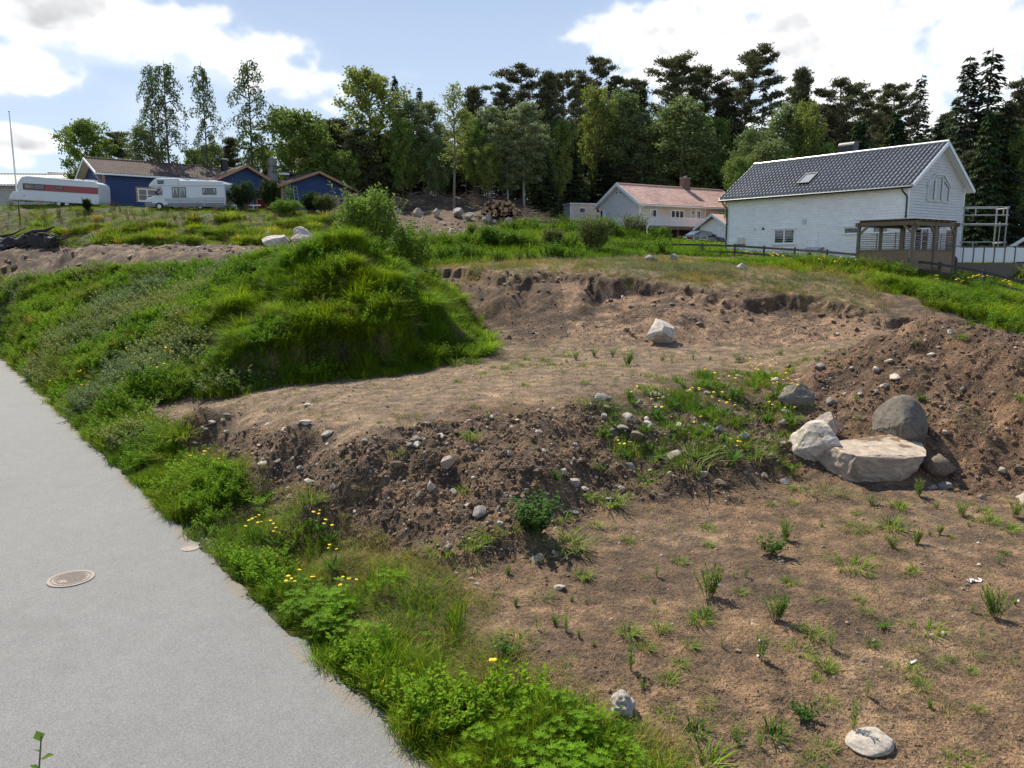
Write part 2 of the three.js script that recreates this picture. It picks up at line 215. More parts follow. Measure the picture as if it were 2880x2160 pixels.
// zones on the ground, outlined in metres (x, distance ahead)
const POLY = {
  lush: [[1.9, 6], [1.35, 7.69], [.65, 8.39], [-.35, 9.57], [-1.05, 11.21], [-2, 13.03], [-3.55, 14.11], [-4.5, 14.95], [-5.9, 16.3], [-8.0, 18.8], [-10.5, 21.8], [-12.3, 24.5], [-10.4, 24.8], [-8.58, 24.34], [-7.63, 25.12], [-6.16, 25.3], [-4.72, 25.73], [-3.25, 26.38], [-2.42, 27.67], [-.79, 28.8], [-.6, 31], [-1.34, 34.18], [-2.61, 35.8], [-3.5, 38], [-8, 40], [-12.44, 38], [-14, 40], [-16.81, 43.2], [-21.6, 45.2], [-27.67, 48.8], [-29.35, 49.3], [-34.6, 53], [-46, 56], [-60, 40], [-12, 4], [2.5, 2]],
  mound: [[-10, 25], [-8.6, 24.6], [-6.2, 25.4], [-3.3, 26.5], [-1, 29], [-.8, 31], [-1.8, 34], [-3.5, 37.5], [-8, 39], [-12, 36], [-12.5, 30]],
  bank: [[-50, 62], [-33.5, 58.6], [-26.5, 55.6], [-21, 54.6], [-15.5, 54.2], [-11.5, 56], [-9, 62], [-12, 72], [-16, 84], [-90, 84], [-90, 64]],
  meadow: [[-7, 42.5], [-3.5, 42], [2, 44.5], [7, 45.5], [9, 50], [16, 53], [21, 45], [26, 39.5], [34, 37], [60, 30], [60, 75], [30, 110], [-2, 110], [1.5, 90], [2, 70], [-1, 62], [-6, 55], [-9, 50]],
  field: [[-3.8, 40.5], [-2, 38.6], [0, 37.5], [2, 37.9], [4.2, 36.9], [6.3, 36.6], [8.3, 35.9], [10.2, 35.2], [12, 34.5], [13.8, 33.8], [15.2, 32.4], [17, 36], [15.5, 43], [9, 47], [2, 45], [-3, 43]],
  green: [[11, 43.5], [14.5, 41], [16.2, 38.2], [17.2, 35], [17.8, 31.2], [17.5, 28.5], [19, 27.5], [40, 22], [60, 30], [34, 37.5], [26, 39.6], [21, 42], [15, 46.5], [11, 47]],
  weeds: [[2.08, 19.6], [3.77, 20.9], [5.2, 22.6], [6.44, 24.4], [8.05, 24.6], [7.88, 21.3], [7.32, 19.04], [6.34, 17.48], [4.62, 16.6], [3.27, 16.5], [2.42, 17.74]],
  rough: [[-11.6, 23.6], [-8.35, 20.9], [-5.68, 18.4], [-4.24, 17.1], [-2.83, 16.2], [-2.17, 17.2], [-1.18, 18.3], [.5, 18.7], [1.93, 19.4], [3, 19], [5, 20.5], [7, 21], [7.2, 17.6], [4, 16.2], [2.16, 15.5], [.63, 13.7], [-.86, 12.9], [-2.13, 13.2], [-3.6, 14], [-8.0, 18.8], [-10.6, 21.8]],
  heap: [[7.3, 20.7], [9.1, 23.4], [10.85, 24.6], [12.4, 25.4], [15, 26.5], [19, 25], [24, 21], [20, 15.8], [11.4, 16.4], [9.67, 16.5], [8.5, 17], [7.1, 17.6], [7, 19.2]],
  pad: [[-11.9, 24.4], [-8.3, 21.3], [-5.6, 18.8], [-4.2, 17.4], [-2.8, 16.6], [-2.1, 17.6], [-1.1, 18.7], [.5, 19.1], [2, 19.8], [3.8, 21.4], [6.4, 25.2], [8.6, 25.4], [9.2, 24], [12, 26.5], [13.4, 29.6], [9, 30.6], [2, 31.2], [-.5, 31.2], [-.8, 28.8], [-2.4, 27.5], [-3.3, 26.2], [-6.2, 25.2], [-8.6, 24.2]],
  cut: [[-1.2, 31], [2, 31.4], [5.4, 30.9], [9, 30.7], [12, 29.6], [13.5, 29.4], [15.4, 32], [13.8, 33.6], [12, 34.3], [10.2, 35], [8.3, 35.7], [6.3, 36.4], [4.2, 36.7], [2, 37.8], [0, 37.3], [-2.4, 38.3], [-4.2, 41], [-3, 36.5]],
  track: [[-34.6, 53], [-29.35, 49.4], [-27.67, 48.9], [-21.6, 45.4], [-16.81, 43.4], [-14, 40.5], [-12.44, 38.6], [-9, 41], [-9, 50], [-11.5, 56], [-15.5, 54.4], [-21, 54.8], [-26.5, 55.8], [-33.5, 58.8], [-50, 62.2], [-60, 58]],
  clearing: [[-9, 50], [-6, 55], [-1, 62], [2, 70], [1.5, 90], [-2, 130], [-24, 130], [-16, 84], [-12, 72], [-9, 62], [-11.5, 56]],
  wood: [[-90, 86], [-16, 86], [-10, 92], [2, 92], [30, 112], [34, 70], [90, 60], [120, 400], [-120, 400]],
};
const LIP = [[-4.2, 41.2], [-2.4, 38.5], [-.1, 37.2], [2.1, 37.8], [4.2, 36.7], [6.3, 36.3], [8.25, 35.6], [10.2, 34.9], [12, 34.3], [13.7, 33.5], [15.2, 32.2]];
function inside(P, x, y) { let c = false; for (let i = 0, j = P.length - 1; i < P.length; j = i++) if ((P[i][1] > y) !== (P[j][1] > y) && x < (P[j][0] - P[i][0]) * (y - P[i][1]) / (P[j][1] - P[i][1]) + P[i][0]) c = !c; return c; }
const ZX0 = -64, ZD0 = 0, ZC = 0.25, ZW = 500, ZH = 540, RASTER = {};
for (const k of Object.keys(POLY)) {
  const P = POLY[k], a = new Float32Array(ZW * ZH), xs = P.map((q) => q[0]), ys = P.map((q) => q[1]), bx = [Math.min(...xs), Math.max(...xs)], by = [Math.min(...ys), Math.max(...ys)];
  for (let j = 0; j < ZH; j++) for (let i = 0; i < ZW; i++) { const x = ZX0 + (i + 0.5) * ZC, d = ZD0 + (j + 0.5) * ZC; if (x > bx[0] && x < bx[1] && d > by[0] && d < by[1] && inside(P, x, d)) a[j * ZW + i] = 1; }
  const b = new Float32Array(ZW * ZH);                                 // soften over about half a metre
  for (let j = 0; j < ZH; j++) for (let i = 0; i < ZW; i++) { let s = 0, n = 0; for (let q = -1; q <= 1; q++) for (let r = -1; r <= 1; r++) { const jj = j + q, ii = i + r; if (jj >= 0 && ii >= 0 && jj < ZH && ii < ZW) { s += a[jj * ZW + ii]; n++; } } b[j * ZW + i] = s / n; }
  RASTER[k] = b;
}
function zone(k, x, d, jitter = 0.5) {
  if (jitter) { const nx = vn(x * 0.9, d * 0.9, 61) + 0.6 * vn(x * 2.7, d * 2.7, 62), nd = vn(x * 0.9, d * 0.9, 63) + 0.6 * vn(x * 2.7, d * 2.7, 64); x += nx * jitter; d += nd * jitter; }
  const u = clamp((x - ZX0) / ZC - 0.5, 0, ZW - 1.001), v = clamp((d - ZD0) / ZC - 0.5, 0, ZH - 1.001), i = u | 0, j = v | 0, fx = u - i, fy = v - j, a = RASTER[k], o = j * ZW + i;
  return (a[o] * (1 - fx) + a[o + 1] * fx) * (1 - fy) + (a[o + ZW] * (1 - fx) + a[o + ZW + 1] * fx) * fy;
}
function lipSide(x, d) {                                               // metres above (+) or below (-) the broken edge of the cut bank
  let best = 1e9, sign = 1;
  for (let k = 0; k < LIP.length - 1; k++) {
    const [ax, ad] = LIP[k], [bx, bd] = LIP[k + 1], ex = bx - ax, ed = bd - ad, t = clamp(((x - ax) * ex + (d - ad) * ed) / (ex * ex + ed * ed)), px = x - ax - t * ex, pd = d - ad - t * ed, q = Math.hypot(px, pd);
    if (q < best) { best = q; sign = ex * pd - ed * px > 0 ? 1 : -1; }
  }
  return best * sign;
}
const FOOT = [[-10.6, 25.2], [-9.6, 24.9], [-8.6, 24.7], [-7.6, 25.4], [-6.2, 25.6], [-4.7, 26.0], [-3.4, 26.8]];   // the dug foot of the mound
function footSide(x, d) { let best = 1e9, sign = 1; for (let k = 0; k < FOOT.length - 1; k++) { const [ax, ad] = FOOT[k], [bx, bd] = FOOT[k + 1], ex = bx - ax, ed = bd - ad, t = clamp(((x - ax) * ex + (d - ad) * ed) / (ex * ex + ed * ed)), px = x - ax - t * ex, pd = d - ad - t * ed, q = Math.hypot(px, pd); if (q < best) { best = q; sign = ex * pd - ed * px > 0 ? 1 : -1; } } return best * sign; }
const billow = (x, y, o, s) => { let r = 0, a = 0.5; for (let k = 0; k < o; k++) { r += a * (1 - Math.abs(vn(x, y, s + k * 7)) * 2); a *= 0.52; const nx = x * 1.7 + y * 1.1; y = -x * 1.1 + y * 1.7; x = nx; } return r; };
function relief(x, d) {                                                // what lies on the smooth sheet: clods, gullies, tussocks
  let h = 0;
  const near = d < 45;
  if (near) {
    const far = ss(45, 25, d), r = Math.max(zone('rough', x, d, 0.4), 0.85 * zone('heap', x, d, 0.4), 0.5 * zone('weeds', x, d, 0.4)), flat = 1 - Math.min(1, r + zone('lush', x, d, 0));
    const cutz = zone('cut', x, d, 0.3); if (cutz > 0.01) h += cutz * (0.045 * billow(x * 2.2, d * 2.2, 3, 16) + 0.03 * billow(x * 5.5, d * 5.5, 2, 18));
    if (r > 0.01) h += r * (0.17 * vn(x * 0.8, d * 0.8, 11) + 0.12 * vn(x * 1.7, d * 1.7, 12) + 0.075 * billow(x * 2.6, d * 2.6, 3, 13) + far * (0.065 * billow(x * 5.5, d * 5.5, 2, 14) + 0.034 * billow(x * 13, d * 13, 2, 15)));
    if (flat > 0.01) h += flat * (0.035 * vn(x * 0.7, d * 0.7, 21) + 0.018 * vn(x * 2.1, d * 2.1, 22) + 0.036 * far * billow(x * 4, d * 5, 2, 23) * ss(-0.5, 0.4, vn(x * 0.9, d * 0.9, 25)) + 0.02 * far * billow(x * 12, d * 14, 2, 24));
    if (d > 27 && x > -7 && x < 18) {
      const s = lipSide(x, d) + 0.8 * vn(x * 0.45, d * 0.45, 31) + 0.35 * vn(x * 1.1, d * 1.1, 32) + 0.22 * vn(x * 3.1, d * 3.1, 37) + 0.16 * vn(x * 7, d * 7, 36);
      if (s > -4.7 && s < 1.5) { const arc = clamp(0.7 + 0.45 * vn(x * 0.42 + 2, 3, 33) + 0.25 * vn(x * 1.1, 9, 35), 0.35, 1) * lerp(0.6, 1, ss(2, 6, x) + ss(0, -2.5, x)); h -= (0.08 + 0.42 * arc) * (1 - ss(-0.55, 0.1, s)) * ss(-4.6, -0.7, s); h += 0.12 * vn(x * 1.2 + d * 0.15, d * 0.2, 34) * ss(-3.4, -1, s) * ss(0.2, -0.5, s); }
    }
  }
  const g = zone('lush', x, d, 0) * ss(0.1, 1.4, roadSide(x, d)), m = zone('mound', x, d, 0.3), b = d > 50 ? zone('bank', x, d, 0) : 0, gr = zone('green', x, d, 0) + zone('meadow', x, d, 0);
  if (g > 0.01) h += g * (0.2 + 0.1 * m) * (vn(x * 0.75, d * 0.75, 41) + 0.8 * (billow(x * 0.8, d * 0.8, 2, 42) - 0.2) + 0.45 * vn(x * 2.2, d * 2.2, 49)) * (d > 14 ? 1 : 0.55);
  if (d > 23 && d < 34 && x > -13 && x < -1) { const s = footSide(x, d) + 0.3 * vn(x * 1.1, d * 1.1, 53) + 0.12 * vn(x * 3, d * 3, 54); if (s > 0 && s < 4.5) h += (1.0 + 0.35 * vn(x * 0.7, 2, 55)) * ss(-10.4, -8.6, x) * ss(-3.2, -4.6, x) * ss(0, 0.5, s) * ss(4.4, 0.8, s); }
  if (b > 0.01) h += b * 0.22 * (billow(x * 0.5, d * 0.6, 2, 43) - 0.2) * ss(66, 62, d);
  if (gr > 0.01) h += gr * 0.07 * vn(x * 0.9, d * 0.9, 44);
  if (d > 40 && d < 62) h += zone('track', x, d, 0.3) * (0.14 * vn(x * 1.1, d * 1.1, 45) + 0.11 * billow(x * 2, d * 2, 3, 46));
  if (d > 50) h += zone('clearing', x, d, 0.3) * (0.3 * vn(x * 0.4, d * 0.4, 47) + 0.15 * vn(x, d, 48));
  return h * ss(0, 0.35, Math.abs(roadSide(x, d) + ROAD_W / 2) - ROAD_W / 2);
}
const groundAt = (x, d) => baseHeight(x, d) + relief(x, d);

const groundMaterial = (() => {
  const N = 1024, R = rng(5), lum = new Float32Array(N * N), hgt = new Float32Array(N * N);
  for (let j = 0; j < N; j++) for (let i = 0; i < N; i++) { const u = i / N, v = j / N, n = tileFbm(u, v, 8, 6, 1), f = tileNoise(u, v, 256, 30) * 0.5 + tileNoise(u, v, 512, 31) * 0.5; lum[j * N + i] = 0.70 + 0.30 * n + 0.10 * f + 0.17 * tileNoise(u, v, 96, 33) + 0.13 * tileNoise(u, v, 190, 34); hgt[j * N + i] = 0.45 + 0.25 * n + 0.08 * f + 0.2 * tileNoise(u, v, 96, 33) + 0.14 * tileNoise(u, v, 190, 34); }
  const at = (x, y) => (((y % N) + N) % N) * N + (((x % N) + N) % N);
  for (let k = 0; k < 1500; k++) {                                     // small stones pressed into the soil
    const cx = R() * N, cy = R() * N, r = 1.2 + 4.5 * Math.pow(R(), 5) + 1.2 * R(), e = 0.6 + 0.4 * R(), c = 0.72 + 0.4 * R();
    for (let y = -8; y <= 8; y++) for (let x = -8; x <= 8; x++) { const q = Math.hypot(x, y / e) / r; if (q < 1) { const o = at(Math.round(cx + x), Math.round(cy + y)); lum[o] = c; hgt[o] = 0.6 + 0.4 * Math.sqrt(1 - q * q); } }
  }
  for (let k = 0; k < 900; k++) {                                     // dry straw and roots
    let x = R() * N, y = R() * N, a = R() * 6.28; const l = 8 + R() * 34, c = R() < 0.6 ? 0.86 + 0.2 * R() : 0.45;
    for (let s = 0; s < l; s++) { const o = at(Math.round(x), Math.round(y)); lum[o] = lum[o] * 0.35 + c * 0.65; hgt[o] += 0.08; x += Math.cos(a); y += Math.sin(a); a += (R() - 0.5) * 0.2; }
  }
  const map = dataTexture(N, (u, v, i, j) => { const l = lum[j * N + i]; return [l, l * 0.985, l * 0.965]; });
  const bump = dataTexture(N, (u, v, i, j) => { const h = hgt[j * N + i]; return [h, h, h]; }, false);
  for (const t of [map, bump]) { t.repeat.set(1 / 2.3, 1 / 2.3); t.rotation = 0.3; }
  return new THREE.MeshStandardMaterial({ vertexColors: true, map, bumpMap: bump, bumpScale: 0.035, roughness: 0.97 });
})();
function soilColor(x, d, h, out) {
  const n1 = fbm(x * 0.35, d * 0.35, 3, 71), n2 = fbm(x * 1.6, d * 1.6, 3, 72), n3 = vn(x * 7, d * 7, 73);
  let r = 0.215, g = 0.148, b = 0.09;                                 // the lower ground: mid brown
  const mix = (a, c) => { r = lerp(r, c[0], a); g = lerp(g, c[1], a); b = lerp(b, c[2], a); };
  mix(0.55 * ss(0.05, 0.6, n1), [0.27, 0.205, 0.14]);
  mix(0.75 * ss(0.0, 0.45, fbm(x * 0.28 + 9, d * 0.4, 4, 74)), [0.13, 0.09, 0.058]);
  mix(zone('pad', x, d), [0.265 + 0.05 * n1, 0.2 + 0.04 * n1, 0.137 + 0.03 * n1]);
  mix(zone('rough', x, d) * 0.85, [0.145 + 0.05 * n2, 0.098 + 0.035 * n2, 0.06 + 0.02 * n2]);
  mix(zone('heap', x, d) * 0.9, [0.19 + 0.05 * n2, 0.122 + 0.035 * n2, 0.076 + 0.025 * n2]);
  mix(zone('weeds', x, d) * 0.8, [0.15, 0.115, 0.07]);
  const cut = zone('cut', x, d); if (cut > 0.01) mix(cut, ss(1, 4, x) * ss(-0.2, -0.8, lipSide(x, d)) * (n1 + 0.5 * n2 > -0.3 ? 1 : 0) > 0.4 ? [0.33, 0.23, 0.155] : [0.16 + 0.05 * n2, 0.108 + 0.035 * n2, 0.068 + 0.02 * n2]);
  mix(zone('field', x, d), n2 > 0 ? [0.25, 0.20, 0.105] : [0.30, 0.22, 0.135]);
  mix(zone('track', x, d), n2 > 0.15 ? [0.23, 0.17, 0.115] : [0.12, 0.085, 0.058]);
  mix(zone('clearing', x, d), n2 > 0 ? [0.19, 0.125, 0.075] : [0.12, 0.09, 0.058]);
  const gr = Math.max(zone('lush', x, d, 0.25), zone('bank', x, d), zone('meadow', x, d), zone('green', x, d), roadSide(x, d) < -ROAD_W ? 1 : 0);
  mix(gr * 0.93, n2 > 0.25 ? [0.15, 0.13, 0.06] : [0.075, 0.1, 0.03]);
  mix(zone('wood', x, d), [0.07, 0.055, 0.03]);
  const k = 0.7 * (1 + 0.34 * n2 + 0.2 * n3 + 0.18 * vn(x * 19, d * 19, 75)) / 0.6; out[0] = r * k * 1.06; out[1] = g * k * 0.955; out[2] = b * k * 0.85;
}
{
  const ang = [], rad = [];
  for (let a = -180; a < -41; a += 6) ang.push(a); for (let k = 0; k <= 700; k++) ang.push(-41 + 82 * k / 700); for (let a = 46; a <= 180; a += 6) ang.push(a); ang[ang.length - 1] = 180;
  for (let r = 0.5; r < 1600;) { rad.push(r); r *= r < 6 ? 1.12 : r < 42 ? 1.0031 : r < 78 ? 1.0055 : r < 150 ? 1.018 : 1.12; }
  const na = ang.length, nr = rad.length, pos = new Float32Array(na * nr * 3), col = new Float32Array(na * nr * 3), uv = new Float32Array(na * nr * 2), idx = new Uint32Array((na - 1) * (nr - 1) * 6), c = [0, 0, 0];
  for (let j = 0, o = 0; j < nr; j++) for (let i = 0; i < na; i++, o++) {
    const a = ang[i] * Math.PI / 180, x = Math.sin(a) * rad[j], d = Math.cos(a) * rad[j] - 2, q = ss(160, 400, rad[j]);
    const h = lerp(rad[j] < 450 ? groundAt(x, d) : 0, 4, q); soilColor(x, d, h, c);
    pos[o * 3] = x; pos[o * 3 + 1] = h; pos[o * 3 + 2] = -d; uv[o * 2] = x; uv[o * 2 + 1] = d; col.set(c, o * 3);
  }
  let k = 0; for (let j = 0; j < nr - 1; j++) for (let i = 0; i < na - 1; i++) { const a = j * na + i, b = a + na; idx.set([a, a + 1, b + 1, a, b + 1, b], k); k += 6; }
  const g = new THREE.BufferGeometry(); g.setAttribute('position', new THREE.BufferAttribute(pos, 3)); g.setAttribute('uv', new THREE.BufferAttribute(uv, 2)); g.setAttribute('color', new THREE.BufferAttribute(col, 3)); g.setIndex(new THREE.BufferAttribute(idx, 1)); g.computeVertexNormals();
  const m = new THREE.Mesh(g, groundMaterial); m.castShadow = m.receiveShadow = true; place(m, 'ground', 'bare sloping building plot of brown soil with grassy banks', null, null, 'structure');
}
// ---------- the asphalt road ----------
{
  const N = 1024, R = rng(8), px = new Float32Array(N * N);
  for (let j = 0; j < N; j++) for (let i = 0; i < N; i++) px[j * N + i] = 0.70 + 0.03 * tileFbm(i / N, j / N, 12, 5, 3) + 0.05 * tileNoise(i / N, j / N, 512, 6) + 0.09 * tileNoise(i / N, j / N, 256, 7) ;
  for (let k = 0; k < 30000; k++) { const x = R() * N | 0, y = R() * N | 0, c = R() < 0.62 ? 0.74 + 0.2 * R() : 0.46 + 0.16 * R(), s = R() < 0.4 ? 2 : 1; for (let q = 0; q < s + 1; q++) for (let p = 0; p < s; p++) px[((y + q) % N) * N + ((x + p) % N)] = c; }
  for (let k = 0; k < 420; k++) px[(R() * N | 0) * N + (R() * N | 0)] = 1;
  const map = dataTexture(N, (u, v, i, j) => { const l = px[j * N + i]; return [l, l, l * 1.005]; }), bump = dataTexture(N, (u, v, i, j) => { const l = px[j * N + i]; return [l, l, l]; }, false);
  for (const t of [map, bump]) t.repeat.set(1 / 2.7, 1 / 2.7);
  const mat = new THREE.MeshStandardMaterial({ map, bumpMap: bump, bumpScale: 0.004, roughness: 0.86, vertexColors: true });
  const path = [];                                                     // right edge, going away
  for (let s = -20; s < ROAD_BEND; s += 0.12) path.push([roadStart[0] + ROAD_DIR[0] * s, roadStart[1] + ROAD_DIR[1] * s, ROAD_DIR[1], -ROAD_DIR[0]]);
  for (let a = 0; a < 1.6; a += 0.02) { const cx = roadStart[0] + ROAD_DIR[0] * ROAD_BEND - ROAD_DIR[1] * ROAD_R, cd = roadStart[1] + ROAD_DIR[1] * ROAD_BEND + ROAD_DIR[0] * ROAD_R, nx = ROAD_DIR[1] * Math.cos(a) + ROAD_DIR[0] * Math.sin(a), nd = -ROAD_DIR[0] * Math.cos(a) + ROAD_DIR[1] * Math.sin(a); path.push([cx + nx * ROAD_R, cd + nd * ROAD_R, nx, nd]); }
  const M = 40, n = path.length, pos = [], uv = [], col = [], idx = [];
  path.forEach(([x, d, nx, nd], k) => {
    for (let m = 0; m <= M; m++) {
      const edge = m === M ? 0.1 * vn(k * 0.07, 1, 81) + 0.07 * vn(k * 0.3, 4, 87) + 0.04 * vn(k * 0.9, 2, 82) : m === 0 ? 0.06 * vn(k * 0.2, 5, 83) : 0, s = -ROAD_W + (ROAD_W * m) / M + edge, X = x + nx * s, Dd = d + nd * s;
      pos.push(X, 0.002 * vn(X * 0.4, Dd * 0.4, 84) + (m === 0 || m === M ? -0.018 : 0.004), -Dd); uv.push(X, Dd);
      const seam = Math.abs(s + 2.25 + 0.05 * vn(k * 0.05, 3, 88)) < 0.06 ? 0.9 : 1, stain = ss(0.42, 0.62, fbm(X * 0.8 + 5, Dd * 0.8, 4, 89)), dust = m >= M - 2 ? ss(-0.2, 0.5, vn(k * 0.2, m, 90)) : 0; let t = 0.158 * (1 + 0.06 * fbm(X * 0.3, Dd * 0.3, 3, 85)) * (1 - 0.07 * stain) / 0.47; col.push(lerp(t, 0.4, dust * 0.55), lerp(t * 0.995, 0.31, dust * 0.55), lerp(t * 0.98, 0.22, dust * 0.55));
    }
  });
  for (let k = 0; k < n - 1; k++) for (let m = 0; m < M; m++) { const a = k * (M + 1) + m, b = a + M + 1; idx.push(a, a + 1, b + 1, a, b + 1, b); }
  const g = new THREE.BufferGeometry(); g.setAttribute('position', new THREE.Float32BufferAttribute(pos, 3)); g.setAttribute('uv', new THREE.Float32BufferAttribute(uv, 2)); g.setAttribute('color', new THREE.Float32BufferAttribute(col, 3)); g.setIndex(idx); g.computeVertexNormals();
  const m = new THREE.Mesh(g, mat); m.castShadow = m.receiveShadow = true; place(m, 'road', 'pale grey asphalt road running up along the green verge', null, null, 'structure');
}
// stones, plants and flowers: where they stand (x, distance ahead) and their size in metres
const AT_SLOPE = [[-2.18,16.13,0.28,0.2],[-1.57,16.69,0.34,0.15],[-2.05,16.42,0.3,0.13],[-1.38,16.84,0.14,0.07],[-1.37,15.75,0.35,0.29],[-1.64,15.13,0.25,0.29],[-1.16,15.23,0.19,0.19],[-0.61,14.13,0.37,0.29],[-0.88,14.53,0.15,0.09],[-0.26,14.14,0.13,0.16],[0,14.53,0.18,0.1],[0.21,14.53,0.15,0.12],[1.07,15.98,0.29,0.2],[1.28,15.97,0.33,0.23],[1.54,15.9,0.19,0.16],[1.25,15.08,0.28,0.14],[0.09,17.76,0.22,0.09],[-0.02,17.45,0.16,0.09],[-1.01,17.83,0.15,0.08],[-0.79,16.47,0.15,0.13],[-0.08,15.98,0.13,0.16],[0.68,16.32,0.23,0.17],[1.48,17.48,0.16,0.14],[1.51,16.76,0.17,0.14],[1.84,16.54,0.13,0.13],[-0.2,14.82,0.12,0.06],[-8.16,20.86,0.26,0.15],[-7.95,21.04,0.19,0.13],[-8.27,20.59,0.29,0.1],[-7.68,20.61,0.21,0.15],[-7.91,21.24,0.22,0.09],[-4.15,15.53,0.28,0.19],[-5.56,16.87,0.28,0.14],[-3.58,15.1,0.18,0.18],[-6.11,17.91,0.15,0.05],[-6.03,18.17,0.15,0.07],[-5.27,17.63,0.22,0.07],[-4.13,17.01,0.17,0.07]];
const AT_WEED = [[2.32,19.46,0.56,0.18],[2.35,19,0.27,0.15],[2.24,18.7,0.27,0.21],[2.65,18.37,0.49,0.19],[2.97,18.04,0.48,0.33],[3.34,18.41,0.26,0.23],[3.65,17.52,0.57,0.39],[3.3,18.93,0.23,0.19],[3.31,19.88,0.22,0.14],[3.78,20.39,0.46,0.17],[3.76,19.78,0.32,0.16],[5.06,18.81,0.31,0.23],[4.55,16.46,0.35,0.22],[6.03,17.65,0.25,0.2],[6.17,17.06,0.35,0.26],[5.67,17.03,0.24,0.17],[4.19,16.64,0.27,0.2],[5.59,18.43,0.41,0.26],[6.89,23.37,0.38,0.14],[4.8,21,0.3,0.13]];
const AT_PAD = [[-5.46,20.61,0.42,0.11],[-4.74,17.59,0.36,0.07],[-4.18,17.33,0.35,0.08],[-6.37,19.88,0.2,0.06]];
const AT_LOWER = [[0.45,12.96,0.34,0.21],[0.74,13.22,0.13,0.11],[-0.66,12.33,0.15,0.11],[0.75,11.97,0.26,0.13],[-0.56,12.14,0.15,0.1],[0.92,8.96,0.06,0.04],[3.02,7.99,0.08,0.04],[3.31,11.93,0.19,0.11],[3.5,10.64,0.11,0.05],[4.66,12.85,0.12,0.06],[4.73,14.84,0.14,0.08]];
const AT_HEAP = [[8.78,22.07,0.45,0.27],[10.06,21.37,0.33,0.26],[10.32,20.76,0.38,0.19],[9.97,20.69,0.25,0.19],[8.83,24.86,0.25,0.18],[8.93,20.69,0.21,0.13],[9.29,20.53,0.21,0.15],[9.7,20.54,0.19,0.15],[8.49,20.49,0.38,0.29],[8.22,20.93,0.19,0.17],[11.62,21.46,0.26,0.17],[10.51,21.54,0.26,0.15],[12.15,20.58,0.21,0.1],[12.25,21.77,0.24,0.22],[11.66,19.93,0.18,0.18],[9.6,16.81,0.38,0.17],[9.18,16.46,0.27,0.15],[10.46,16.99,0.17,0.12],[9.91,15.83,0.19,0.19],[11.08,17.11,0.24,0.21],[11.39,16.97,0.21,0.21],[10.33,18.21,0.22,0.15],[9.9,22.08,0.27,0.16],[9.55,21.78,0.22,0.13]];
